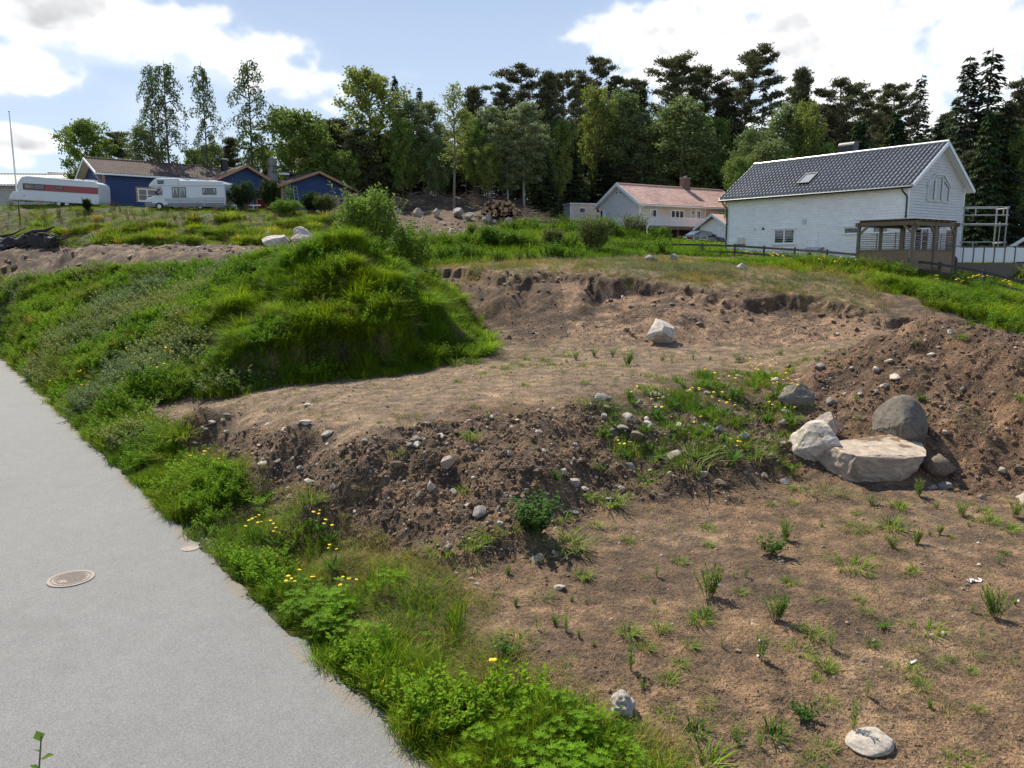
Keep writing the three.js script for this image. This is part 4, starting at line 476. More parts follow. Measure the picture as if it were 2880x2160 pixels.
{
  const lushPal = [...GREEN, ...GREEN, DRY[0]], A = tuft(1, 22, 0.14, 0.34, 0.11, 0.009, 0.8, [...lushPal, ...DEEP, ...DEEP]), B = tuft(2, 20, 0.2, 0.5, 0.18, 0.016, 1.1, [...GREEN, GREEN[2], GREEN[2]]), C = tuft(3, 16, 0.2, 0.45, 0.2, 0.02, 0.8, [...GREEN, ...GREEN, DRY[1]]), D = tuft(4, 18, 0.22, 0.5, 0.18, 0.016, 1.0, [...GREEN, DEEP[0]]), E = tuft(5, 14, 0.05, 0.16, 0.1, 0.007, 0.8, [...PALE, ...PALE, GREEN[1]]), F = tuft(6, 22, 0.1, 0.26, 0.14, 0.007, 1.0, [DRY[0], ...PALE, ...PALE, GREEN[2], GREEN[0]]);
  const verge = (x, d) => { const n = roadSide(x, d) + 0.12 * vn(x * 1.1, d * 1.1, 232); return n < -0.02 ? 0 : zone('lush', x, d, 0.15); };
  scatterStuff('verge_grass', 'thick green grass along the edge of the road', A, LEAF, 17000, [-14, 3, 5.5, 27], (x, d) => verge(x, d) * (d > 9 && d < 16 && zone('lush', x + 1.05, d + 0.85, 0.25) < 0.5 ? 0.14 : 1) * (roadSide(x, d) < 0.3 ? 0.5 : 1) * (d < 11 ? 1 : 0.8), clump(0.7, 1.2, 1.8, 271), gcol(1, 0.05), 401);
  scatterStuff('dry_grass', 'bleached dry grass where the verge thins out to soil', F, LEAF, 5200, [-9, 4, 6.5, 24], (x, d) => { if (roadSide(x, d) < 0.5) return 0; const a = zone('lush', x, d, 0.1), b = zone('lush', x + 1.1, d + 0.9, 0.25); return a > 0.5 && roadSide(x, d) > 1 ? (b < 0.5 && d > 9 ? 0.9 : 0.06) : a > 0.05 ? 0.3 : zone('lush', x - 0.5, d - 0.4, 0.2) > 0.5 ? 0.22 : 0; }, clump(0.55, 0.95, 1.5, 281), gcol(0.6), 402);
  scatterStuff('slope_grass', 'long grass on the slope between the road and the dirt track', C, LEAF, 17000, [-42, -7, 20, 58], (x, d) => verge(x, d) * (0.3 + 0.7 * ss(-0.3, 0.15, fbm(x * 0.45, d * 0.45, 3, 233))) * (1 - zone('mound', x, d, 0.3)) * (d > 22 ? 0.9 : zone('lush', x + 1, d + 0.8, 0.2) < 0.5 ? 0.03 : 0.3), clump(0.6, 1.15, 1.1, 251), gcol(1, 0.1), 403);
  scatterStuff('mound_grass', 'lush bright green grass over the tall mound', B, LEAF, 9000, [-14, 0.5, 23, 41], (x, d) => { const s = footSide(x, d); return zone('mound', x, d, 0.35) * (s > -0.2 && s < 0.55 ? 0.12 : 1); }, clump(0.6, 1.0, 1.3, 241), gcol(1.2), 404);
  scatterStuff('mound_tussocks', 'arching tussocks of long grass on the mound', tuft(8, 110, 0.4, 0.85, 0.2, 0.02, 1.25, [...GREEN, GREEN[2], GREEN[0]]), LEAF, 900, [-14, 0.5, 23, 41], (x, d) => zone('mound', x, d, 0.35) * (footSide(x, d) < 0.6 && footSide(x, d) > -0.3 ? 0.15 : 1) * ss(-0.1, 0.4, vn(x * 1.3, d * 1.3, 241)), up1(0.6, 1.05), gcol(1.2), 414);
  scatterStuff('slope_tussocks', 'tussocks of long grass on the slope beside the mound', tuft(9, 90, 0.35, 0.8, 0.2, 0.02, 1.2, [...GREEN, ...GREEN, DRY[0]]), LEAF, 1500, [-42, -7, 16, 58], (x, d) => verge(x, d) * (1 - zone('mound', x, d, 0.3)) * (roadSide(x, d) > 0.7 ? 1 : 0) * (d > 9 && d < 16 && zone('lush', x + 1, d + 0.8, 0.2) < 0.5 ? 0.1 : 1) * ss(0, 0.4, vn(x * 1.1, d * 1.1, 251)), up1(0.45, 0.9), gcol(1.2, 0.05), 415);
  scatterStuff('bank_tussocks', 'tussocks of grass on the bank below the caravans', tuft(10, 80, 0.35, 0.75, 0.25, 0.03, 1.2, [...GREEN, ...GREEN, ...DRY]), LEAF, 850, [-52, -8, 52, 70], (x, d) => zone('bank', x, d, 0.4) * ss(64.5, 60, d) * ss(-0.25, 0.4, vn(x * 0.8, d * 0.8, 261)), up1(0.45, 1.3), gcol(1.2, 0.08), 416);
  scatterStuff('bank_grass', 'rough grass and old straw on the bank below the caravans', C, LEAF, 15000, [-52, -8, 52, 72], (x, d) => zone('bank', x, d, 0.5) * (0.55 + 0.45 * ss(-0.3, 0.3, vn(x * 0.9, d * 0.9, 211))), (x, d, R) => clump(0.55, 1.05, 0.8, 261)(x, d, R).map((q) => q * (d > 62 ? 0.55 : 1)), gcol(1, 0.07), 405);
  scatterStuff('field_grass', 'thin short grass on the field above the cut bank', E, LEAF, 6000, [-5, 18, 31, 49], (x, d) => zone('field', x, d, 0.5) * (0.25 + 0.75 * ss(-0.15, 0.35, fbm(x * 0.5, d * 0.5, 3, 212))), up1(1.0, 2.2), gcol(0.8, 0.1), 406);
  scatterStuff('hillside_grass', 'tall green grass on the hillside below the rail fence', D, LEAF, 7000, [9, 36, 24, 48], (x, d) => zone('green', x, d, 0.9) * (0.12 + 0.88 * ss(-0.25, 0.3, fbm(x * 0.5, d * 0.5, 3, 213))), (x, d, R) => { const s = (0.45 + 0.5 * R()) * (1 + 0.5 * vn(x * 0.5, d * 0.5, 218)); return [s * 1.1, s * (0.7 + 0.5 * R()), s * 1.1]; }, gcol(1, 0.14), 407);
  scatterStuff('meadow_grass', 'green meadow grass in front of the houses', D, LEAF, 12000, [-9, 40, 40, 92], (x, d) => zone('meadow', x, d, 0.5) * (1 - zone('green', x, d, 0)) * (0.45 + 0.55 * ss(-0.4, 0.2, vn(x * 0.5, d * 0.5, 214))) * ss(85, 60, d), up1(0.7, 1.35), gcol(1, 0.04), 408);
  scatterStuff('soil_seedlings', 'tiny grass seedlings dotted over the bare soil', E, LEAF, 2600, [-10, 14, 6.5, 32], (x, d) => zone('lush', x, d, 0) > 0.2 || roadSide(x, d) < 0.4 || zone('cut', x, d) > 0.6 ? 0 : (0.04 + 0.5 * ss(0.1, 0.6, fbm(x * 0.8, d * 0.8, 3, 215))) * (zone('rough', x, d) > 0.5 ? 0.25 : 1) * (d > 24 ? 0.8 : 1) + 0.5 * zone('weeds', x, d), up1(0.4, 1.1), gcol(0.8, 0.12), 409);
  scatterStuff('weed_slope_grass', 'grass growing between the stones of the weedy slope', A, LEAF, 900, [1, 9, 16, 26], (x, d) => zone('weeds', x, d, 0.5) * ss(-0.2, 0.4, vn(x * 1.6, d * 1.6, 216)), clump(0.5, 0.9, 2, 291), gcol(1, 0.12), 410);
  scatterStuff('dry_straw', 'bits of dry straw lying on the bare soil', tuft(7, 3, 0.1, 0.22, 0.1, 0.005, 3.2, DRY), LEAF, 1500, [-9, 15, 6.5, 32], (x, d) => zone('lush', x, d, 0) > 0.3 || roadSide(x, d) < 0.3 || zone('cut', x, d) > 0.5 ? 0 : 0.15 + 0.6 * ss(0, 0.5, fbm(x * 0.6, d * 0.6, 3, 217)), (x, d, R) => { const q = 0.6 + 0.6 * R(); return [q, q * 0.22, q]; }, gcol(0.5), 412);
  scatterStuff('far_verge_grass', 'grass on the far side of the road', A, LEAF, 900, [-24, -3, 1, 20], (x, d) => (roadSide(x, d) < -ROAD_W - 0.1 && roadSide(x, d) > -ROAD_W - 4 ? 1 : 0), up1(0.8, 1.5), gcol(1), 411);
}
function herb(seed, stems, leaves, h, spread, ll, lw, pal, opt = {}) { // upright stems set with leaves
  const R = rng(seed), g = new Geo(), st = new Geo();
  for (let s = 0; s < stems; s++) {
    const a = R() * 6.283, r = spread * Math.sqrt(R()) * 0.35, hh = h * (0.6 + 0.45 * R()), lean = spread * (0.3 + 0.7 * R()), P = [];
    for (let t = 0; t <= 3; t++) P.push([Math.cos(a) * (r + lean * (t / 3) ** 1.5), hh * t / 3, Math.sin(a) * (r + lean * (t / 3) ** 1.5)]);
    const k = st.count; const sr = opt.thin ?? 1; st.tube(P, [h * 0.012 * sr, h * 0.01 * sr, h * 0.007 * sr, h * 0.003 * sr], 3, false); st.paint(k, ...(opt.bark ?? [0.1, 0.12, 0.04]));
    for (let q = 0; q < leaves; q++) {
      const t = (opt.low ?? 0.15) + (1 - (opt.low ?? 0.15)) * (q + R()) / leaves, i = Math.min(2, Math.floor(t * 3)), f = t * 3 - i, p = V3(lerp(P[i][0], P[i + 1][0], f), lerp(P[i][1], P[i + 1][1], f), lerp(P[i][2], P[i + 1][2], f));
      const b = q * 2.4 + R(), e = (opt.rise ?? 0.5) + (R() - 0.5) * 0.7, c = pal[Math.floor(R() * pal.length)], m = 0.8 + 0.4 * R(), sz = (opt.taper ? 1.15 - 0.6 * t : 1) * (0.7 + 0.6 * R());
      leafFace(g, p, V3(Math.cos(b) * Math.cos(e), Math.sin(e), Math.sin(b) * Math.cos(e)), V3(0, 1, 0), ll * sz, lw * sz, [c[0] * m, c[1] * m, c[2] * m]);
    }
  }
  return { leaves: g, stems: st };
}
function lupin(seed) {                                                 // palmate leaves on long stalks
  const R = rng(seed), g = new Geo();
  for (let s = 0; s < 11; s++) {
    const a = s * 2.4 + R(), h = 0.16 + 0.3 * R(), o = 0.06 + 0.16 * R(), c = V3(Math.cos(a) * o, h, Math.sin(a) * o), n = 8, L = 0.055 + 0.035 * R(), tilt = 0.2 + 0.5 * R(), m = 0.8 + 0.4 * R();
    blade(g, 0, 0, h, 0.008, a, o / h, [0.09, 0.16, 0.03]);
    for (let q = 0; q < n; q++) { const b = q / n * 6.283 + R() * 0.2; leafFace(g, c, V3(Math.cos(b), 0.25 - tilt * 0.4 * Math.cos(b - a), Math.sin(b)).normalize(), V3(0, 1, 0), L, L * 0.3, [0.13 * m, 0.28 * m, 0.014 * m]); }
  }
  return g.geometry();
}
const both = ({ leaves, stems }) => mergeGeometries([leaves.geometry(), stems.geometry()]);
{
  const greyGreen = [[0.21, 0.28, 0.1], [0.18, 0.26, 0.08], [0.24, 0.3, 0.125]], bright = [[0.165, 0.32, 0.016], [0.21, 0.36, 0.02], [0.13, 0.27, 0.016]];
  const rasp = both(herb(21, 7, 13, 0.6, 0.42, 0.085, 0.06, greyGreen)), broad = both(herb(22, 10, 13, 0.4, 0.3, 0.075, 0.042, bright)), nettle = both(herb(23, 9, 12, 0.7, 0.3, 0.09, 0.05, bright, { rise: 0.15 })), brown = both(herb(24, 10, 3, 0.75, 0.25, 0.03, 0.012, DRY, { bark: [0.26, 0.19, 0.1] }));
  const v = (x, d) => (roadSide(x, d) < 0.12 ? 0 : zone('lush', x, d, 0.1));
  scatterStuff('verge_lupins', 'leafy lupin plants crowding the verge', lupin(31), LEAF, 420, [-12, 2.5, 6, 25], (x, d) => v(x, d) * ss(-0.25, 0.3, vn(x * 0.9, d * 0.9, 221)) * (d < 9 || zone('lush', x + 1, d + 0.8, 0) > 0.5 ? 1 : 0.06), (x, d, R) => { const s = (0.6 + 0.4 * R()) * (1 + 0.4 * vn(x * 0.7, d * 0.7, 229)); return [s, s, s]; }, gcol(0.8), 421);
  scatterStuff('verge_weeds', 'broad-leaved weeds mixed into the verge', broad, LEAF, 1700, [-13, 2.5, 6, 27], (x, d) => v(x, d) * (d > 9 && d < 16 && zone('lush', x + 1, d + 0.8, 0) < 0.5 ? 0.06 : 1) * ss(0.1, -0.4, vn(x * 0.9, d * 0.9, 221)), up1(0.5, 1.1), gcol(0.8), 422);
  scatterStuff('slope_brambles', 'grey-green raspberry canes on the slope by the road', rasp, LEAF, 1000, [-40, -8, 21, 54], (x, d) => v(x, d) * (1 - zone('mound', x, d, 0.3)) * ss(-0.1, 0.35, fbm(x * 0.25, d * 0.25, 3, 222)), up1(0.8, 1.5), gcol(0.6), 423);
  scatterStuff('slope_weeds', 'green broad-leaved weeds on the slope and the mound', broad, LEAF, 2200, [-38, -1, 22, 50], (x, d) => v(x, d) * (Math.abs(footSide(x, d) - 0.2) < 0.4 ? 0.15 : 1) * (zone('mound', x, d, 0.2) > 0.5 ? 0.9 * ss(-0.1, 0.35, vn(x * 0.6, d * 0.6, 226)) : ss(0.1, -0.3, fbm(x * 0.25, d * 0.25, 3, 222))), up1(0.8, 1.5), gcol(0.8), 424);
  scatterStuff('mound_weeds', 'taller leafy weeds in clumps on the mound', nettle, LEAF, 420, [-14, 0, 23, 40], (x, d) => zone('mound', x, d, 0.3) * ss(0, 0.4, vn(x * 0.55 + 4, d * 0.55, 227)), up1(0.5, 1.0), gcol(1), 428);
  scatterStuff('weed_slope_herbs', 'small broad-leaved herbs between the stones of the weedy slope', broad, LEAF, 130, [0.5, 9, 15.5, 26], (x, d) => zone('weeds', x, d, 0.6), up1(0.3, 0.7), gcol(0.8), 429);
  scatterStuff('meadow_weeds', 'tall leafy weeds on the meadow below the white shed', nettle, LEAF, 950, [-8, 14, 42, 72], (x, d) => zone('meadow', x, d, 0.5) * ss(-0.15, 0.3, vn(x * 0.35, d * 0.35, 223)) * (x < 11 ? 1 : 0.25), up1(0.9, 1.6), gcol(1), 425);
  scatterStuff('hillside_weeds', 'leafy weeds on the hillside below the rail fence', nettle, LEAF, 420, [12, 34, 26, 44], (x, d) => zone('green', x, d, 0.4) * ss(-0.1, 0.4, vn(x * 0.5, d * 0.5, 224)), up1(0.6, 1.0), gcol(1), 426);
  scatterStuff('dead_stalks', 'last year\u2019s brown stalks standing on the banks', brown, LEAF, 260, [-45, 12, 24, 68], (x, d) => Math.max(v(x, d) * 0.5 * ss(0.2, 0.5, vn(x * 0.5, d * 0.5, 225)), 0.6 * zone('bank', x, d, 0.2)), up1(0.8, 1.4), gcol(0.5), 427);
}
// single plants on the bare soil
{
  const young = [[0.155, 0.255, 0.03], [0.135, 0.235, 0.03], [0.175, 0.26, 0.045]], dark = [[0.06, 0.14, 0.02], [0.075, 0.165, 0.025]];
  const P = {
    w: ['willow_seedling', herb(51, 15, 26, 1, 0.4, 0.15, 0.045, young, { rise: 0.75, bark: [0.2, 0.14, 0.06] }), herb(52, 11, 24, 1, 0.45, 0.16, 0.05, young, { rise: 0.7, bark: [0.2, 0.14, 0.06] })],
    t: ['tall_weed', herb(53, 4, 22, 1, 0.16, 0.15, 0.04, young, { rise: 0.5 }), herb(54, 3, 20, 1, 0.2, 0.14, 0.05, [...dark, ...young], { rise: 0.5, bark: [0.25, 0.12, 0.06] })],
    h: ['leafy_herb', herb(55, 22, 9, 0.9, 0.75, 0.24, 0.13, dark, { rise: 0.5 }), herb(56, 15, 9, 0.9, 0.85, 0.22, 0.12, [...dark, young[0]], { rise: 0.3 })],
    H: ['leafy_herb', herb(57, 46, 16, 1, 0.62, 0.13, 0.1, dark, { rise: 0.3 }), null],
  };
  const tufts = { g: [[61, 70, 0.35, 0.85, 0.4, 0.04, 1.15, [...GREEN, ...PALE]], [62, 60, 0.3, 0.8, 0.6, 0.04, 1.2, [...GREEN, PALE[2]]]], d: [[63, 70, 0.4, 0.9, 0.4, 0.04, 1.0, DEEP], [64, 64, 0.4, 0.9, 0.45, 0.04, 1.1, [...DEEP, GREEN[0]]]], p: [[65, 48, 0.3, 0.9, 0.5, 0.03, 1.2, PALE], [66, 44, 0.3, 0.9, 0.6, 0.032, 1.2, [...PALE, DRY[0]]]] };
  const geos = {};
  for (const k of 'wthH') geos[k] = P[k].slice(1).filter(Boolean).map((q) => [q.leaves.geometry(), q.stems.geometry()]);
  for (const k of 'gdp') geos[k] = tufts[k].map((a) => tuft(...a));
  const where = (x, d) => (zone('weeds', x, d, 0) > 0.4 ? ['on the weedy stone slope', 'plants on the weedy slope'] : zone('rough', x, d, 0) > 0.4 ? ['on the crumbly brown slope', 'plants on the crumbly slope'] : zone('heap', x, d, 0) > 0.4 ? ['on the dirt heap', 'plants on the dirt heap'] : d > 19 ? ['on the level dirt pad', 'plants on the dirt pad'] : ['on the bare soil of the lower plot', 'plants on the lower plot']);
  const kinds = { w: ['willow_seedling', 'slender-leaved willow seedling', 'seedling'], t: ['tall_weed', 'upright thin-stemmed weed', 'weed'], h: ['leafy_herb', 'low dark green leafy herb', 'herb'], H: ['leafy_herb', 'dense rounded dark green herb, largest plant on the crumbly slope', 'herb'], g: ['grass_tuft', 'green grass tuft', 'grass tuft'], d: ['grass_tuft', 'dark green grass tuft', 'grass tuft'], p: ['grass_tuft', 'pale yellowish grass tuft', 'grass tuft'] }, R = rng(71);
  const more = []; for (let t = 0; more.length < 85 && t < 3000; t++) { const x = -3 + 15 * R(), d = 7.5 + 24 * R() * R(); if (Math.abs(x) > d * 0.66 || zone('lush', x, d, 0) > 0.1 || zone('cut', x, d, 0) > 0.3 || roadSide(x, d) < 1 || zone('rough', x, d, 0) > 0.4 && R() < 0.5) continue; more.push([x, d, 0.08 + 0.16 * R() * R(), 'ggpdtwgp'[Math.floor(R() * 8)]]); }
  for (const [x, d, h, k] of [...AT_PLANTS, ...more]) {
    const [name, look, cat] = kinds[k], [at, grp] = where(x, d), v = Math.floor(R() * geos[k].length), s = Math.max(h, 0.07) * 1.25, wide = (k === 'g' || k === 'd' || k === 'p') ? 1.25 : 1;
    const big = h < 0.11 ? 'tiny ' : h < 0.19 ? 'small ' : h < 0.3 ? 'middling ' : 'tall ';
    const o = thing(name, k === 'H' ? look : big + look + ' ' + at, cat, [x, groundAt(x, d) - 0.01, -d], R() * 6.283, k === 'H' ? undefined : grp);
    o.scale.set(s * wide, s, s * wide);
    if (Array.isArray(geos[k][v])) { const a = new THREE.Mesh(geos[k][v][0], LEAF), b = new THREE.Mesh(geos[k][v][1], STEM); a.name = 'leaves'; b.name = 'stems'; o.add(b, a); } else { const a = new THREE.Mesh(geos[k][v], LEAF); a.name = 'grass_blades'; o.add(a); }
    shade(o);
  }
  // dandelions in flower
  const yellow = std(0.78, 0.5, 0.01, 0.8), head = new THREE.Mesh(); let hg = new THREE.SphereGeometry(1, 9, 4, 0, 6.3, 0, 1.6); hg.scale(1, 0.42, 1);
  { const q = hg.attributes.position; for (let k = 0; k < q.count; k++) { const f = 1 + 0.12 * (hash(k, 1, 5) - 0.5); q.setXYZ(k, q.getX(k) * f, q.getY(k) * f, q.getZ(k) * f); } hg.computeVertexNormals(); }
  const ros = [0, 1, 2].map((s) => { const g = new Geo(), Q = rng(80 + s); for (let k = 0; k < 14; k++) { const a = k * 2.4 + Q(), e = 0.35 + 0.6 * Q(), m = 0.8 + 0.4 * Q(); leafFace(g, V3(0, 0, 0), V3(Math.cos(a) * Math.cos(e), Math.sin(e), Math.sin(a) * Math.cos(e)), V3(0, 1, 0), 0.16 + 0.12 * Q(), 0.05, [0.1 * m, 0.21 * m, 0.025 * m]); } return g.geometry(); });
  const dandelion = (x, d, label, group) => {
    const o = thing('dandelion', label, 'dandelion', [x, groundAt(x, d), -d], R() * 6, group), n = 2 + Math.floor(R() * 4), lv = new THREE.Mesh(ros[Math.floor(R() * 3)], LEAF); lv.name = 'leaves'; lv.scale.setScalar(1.1 + 0.5 * R()); o.add(lv);
    const st = new Geo();
    for (let k = 0; k < n; k++) { const a = R() * 6.3, r = 0.05 + 0.17 * R(), h = (d > 20 ? 0.42 : 0.3) + 0.2 * R(), px = Math.cos(a) * r, pz = Math.sin(a) * r; st.tube([[px * 0.3, 0, pz * 0.3], [px * 0.8, h * 0.6, pz * 0.8], [px, h, pz]], 0.004, 4, false); const f = new THREE.Mesh(hg, yellow); f.name = 'flower_head'; f.position.set(px, h, pz); f.scale.setScalar(0.026 + 0.012 * R() + Math.max(0, d - 14) * 0.0006); f.rotation.set((R() - 0.5) * 0.7, 0, (R() - 0.5) * 0.7); o.add(f); }
    st.paint(0, 0.2, 0.26, 0.08); st.build('stems', STEM, o); shade(o);
  };
  for (const [x, d] of AT_DAND) dandelion(x, d, d > 19 ? 'yellow dandelion in flower in the grass of the road slope' : 'yellow dandelion in flower among the verge plants', d > 19 ? 'dandelions on the road slope' : 'dandelions on the verge');
  for (const [x, d] of AT_DANDW) dandelion(x, d, 'yellow dandelion in flower on the weedy stone slope', 'dandelions on the weedy slope');
  for (let k = 0; k < 40; k++) { const x = 13 + 14 * R(), d = 40 + 9 * R() - (x - 13) * 0.4; if (zone('green', x, d, 0) > 0.5) dandelion(x, d, 'yellow dandelion in the grass below the rail fence', 'dandelions below the fence'); }
}
// bushes: stems and leaves, each its own thing
function bush(seed, x, d, h, w, pal, label, opt = {}) {
  const q = herb(seed, opt.stems ?? 26, opt.leaves ?? 46, h, w / 2, opt.ll ?? 0.13, opt.lw ?? 0.06, pal, { rise: opt.rise ?? 0.45, low: opt.low ?? 0.2, bark: [0.14, 0.11, 0.07], thin: 0.5 }), o = thing(opt.name ?? 'bush', label, opt.cat ?? 'bush', [x, groundAt(x, d) - 0.05, -d], 0, opt.group);
  // side twigs give the crown depth
  const R = rng(seed + 5), n = (opt.twigs ?? 1200) * 2.2; for (let k = 0; k < n; k++) { const a = R() * 6.283, t = Math.pow(R(), 0.7), rr = (w / 2) * (0.35 + 0.65 * Math.sin(Math.min(1, t * 1.15) * 2.6)) * Math.sqrt(R()), p = V3(Math.cos(a) * rr, h * (0.18 + 0.78 * t) * (0.86 + 0.2 * vn(Math.cos(a) * 2, Math.sin(a) * 2 + seed, 7)), Math.sin(a) * rr), c = pal[Math.floor(R() * pal.length)], m = 0.75 + 0.5 * R(), b = R() * 6.3, e = R() * 1.4 - 0.4; leafFace(q.leaves, p, V3(Math.cos(b) * Math.cos(e), Math.sin(e), Math.sin(b) * Math.cos(e)), V3(0, 1, 0), (opt.ll ?? 0.13) * (0.8 + 0.7 * R()), (opt.lw ?? 0.06) * (1 + 0.6 * R()), [c[0] * m, c[1] * m, c[2] * m]); }
  q.stems.build('stems', STEM, o); q.leaves.build('foliage', LEAF, o); return o;
}
{
  const wil = [[0.23, 0.34, 0.06], [0.2, 0.32, 0.045], [0.27, 0.37, 0.09]], mid = [[0.14, 0.24, 0.03], [0.17, 0.28, 0.035]], dk = [[0.045, 0.08, 0.02], [0.06, 0.105, 0.025]], olive = [[0.16, 0.19, 0.06], [0.13, 0.17, 0.05]], yel = [[0.2, 0.26, 0.03], [0.17, 0.23, 0.03]];
  bush(901, -6.6, 36.6, 3.6, 3.1, wil, 'big bright willow bush behind the grassy mound', { stems: 34, leaves: 60, twigs: 2400, ll: 0.17, lw: 0.075 });
  bush(902, -5.6, 41.0, 3.0, 1.5, mid, 'leafy sapling right behind the willow bush', { stems: 9, leaves: 70, twigs: 500, low: 0.3, ll: 0.17, lw: 0.08 });
  bush(903, -4.6, 36.9, 2.3, 1.9, mid, 'green bush where the mound meets the cut bank', { stems: 18, leaves: 40, twigs: 900, ll: 0.13 });
  bush(904, -9.6, 52, 3.3, 1.6, [...wil, ...yel], 'slim young tree between the willow bush and the row of rocks', { stems: 7, leaves: 70, twigs: 500, low: 0.25, ll: 0.2, lw: 0.1 });
  bush(905, 2.55, 49.2, 1.6, 1.7, olive, 'olive bush on the meadow in front of the shed', { ll: 0.11, twigs: 900 });
  bush(906, 5.0, 48.6, 2.4, 2.3, olive, 'rounded grey-green bush beside the end of the rail fence', { stems: 34, leaves: 36, ll: 0.13, twigs: 1500 });
  bush(907, 0.0, 49, 1.3, 1.8, mid, 'low green bush on the meadow left of the olive one', { ll: 0.11 });
  bush(908, -1.4, 49.5, 1.7, 1.6, mid, 'green leafy bush on the meadow edge above the cut bank', { ll: 0.12 });
  bush(909, 7.8, 66, 1.8, 2.4, mid, 'green bush below the white deck railing', { ll: 0.13 });
  bush(910, 10.2, 67, 2.2, 2.6, olive, 'tall olive weeds clump under the deck corner', { ll: 0.13 });
  bush(911, 12.2, 66, 1.4, 2, mid, 'low bush beside the deck posts', { ll: 0.12 });
  bush(912, -23.3, 69, 2.5, 2.5, dk, 'dark round shrub in front of the red door', { stems: 40, leaves: 30, twigs: 2600, low: 0.05 });
  bush(913, -21.0, 69.4, 2.8, 1.9, dk, 'dark upright shrub in front of the blue gable', { stems: 30, leaves: 40, twigs: 2000, low: 0.05 });
  bush(914, -19.6, 70.2, 2.4, 1.0, mid, 'thin pale sapling in front of the ladder', { stems: 6, leaves: 40, twigs: 250, low: 0.4 });
  bush(915, -17.7, 70.5, 1.9, 2.1, dk, 'dark bushy shrub at the corner of the blue gable', { stems: 36, leaves: 28, twigs: 1800, low: 0.05 });
  bush(916, -16.3, 69.5, 1.9, 2.2, olive, 'olive shrub beyond the corner of the blue house', { stems: 26, twigs: 1400 });
  bush(917, -35.3, 66.3, 1.1, 0.75, dk, 'small dark conifer bush on the bank in front of the caravan', { stems: 14, leaves: 30, twigs: 500, low: 0 });
  bush(918, -18.8, 66.5, 1.2, 3, mid, 'low green scrub on the bank end below the blue gable', { stems: 22, twigs: 1300 });
  bush(919, 28.5, 42.5, 1.4, 3.2, yel, 'yellow-green hedge bush below the terrace', { stems: 30, twigs: 2200, ll: 0.1 });
  bush(920, 31.6, 43.2, 1.2, 2.6, yel, 'smaller yellow-green hedge bush next to the red shed', { stems: 26, twigs: 1500, ll: 0.1 });
  bush(921, -13, 60, 1.5, 1.8, olive, 'bare scrubby bush at the end of the grassy bank', { stems: 20, leaves: 16, twigs: 200 });
  bush(922, -4.2, 93.5, 0.9, 3, olive, 'low scrub at the wood edge behind the brush', { stems: 12 });
  bush(923, -2.8, 3.6, 3.42, 0.95, [[0.1, 0.2, 0.025], [0.12, 0.22, 0.03]], 'sapling at the roadside whose leaf tips just reach into view', { stems: 12, leaves: 34, twigs: 40, ll: 0.07, lw: 0.05, low: 0.3 });
}
// ---------- trees ----------
const CROWN = (() => { const mk = (tr) => new THREE.MeshPhysicalMaterial({ vertexColors: true, roughness: 0.85, transmission: tr, thickness: 0, side: THREE.DoubleSide, specularIntensity: 0.4 }); return { leaf: mk(0.38), needle: mk(0.3) }; })();
const BARK = new THREE.MeshStandardMaterial({ vertexColors: true, roughness: 0.95 });
function spray(g, p, size, long, R, pal, hang = 0) {                   // one small face of foliage
  const a = R() * 6.283, e = (R() - 0.5) * 2.2 - hang, d = V3(Math.cos(a) * Math.cos(e), Math.sin(e), Math.sin(a) * Math.cos(e)), c = pal[Math.floor(R() * pal.length)], m = 0.75 + 0.5 * R();
  leafFace(g, p, d, V3(R() - 0.5, R(), R() - 0.5).normalize(), size * long, size, [c[0] * m, c[1] * m, c[2] * m], 0.2);
}
function limb(g, pts, r0, r1, col) { const k = g.count; g.tube(pts, pts.map((_, i) => lerp(r0, r1, i / (pts.length - 1))), 5, false); g.paint(k, ...col); }
function stemLine(R, h, bendAmount, lean = 0) { const P = [], bx = (R() - 0.5) * bendAmount, bz = (R() - 0.5) * bendAmount; for (let k = 0; k <= 8; k++) { const t = k / 8; P.push([lean * t * t * h + bx * Math.sin(t * 3) * h, t * h, bz * Math.sin(t * 2.6 + 0.4) * h]); } return P; }
const onStem = (P, t) => { const u = clamp(t) * (P.length - 1), i = Math.min(P.length - 2, Math.floor(u)), f = u - i; return V3(lerp(P[i][0], P[i + 1][0], f), lerp(P[i][1], P[i + 1][1], f), lerp(P[i][2], P[i + 1][2], f)); };
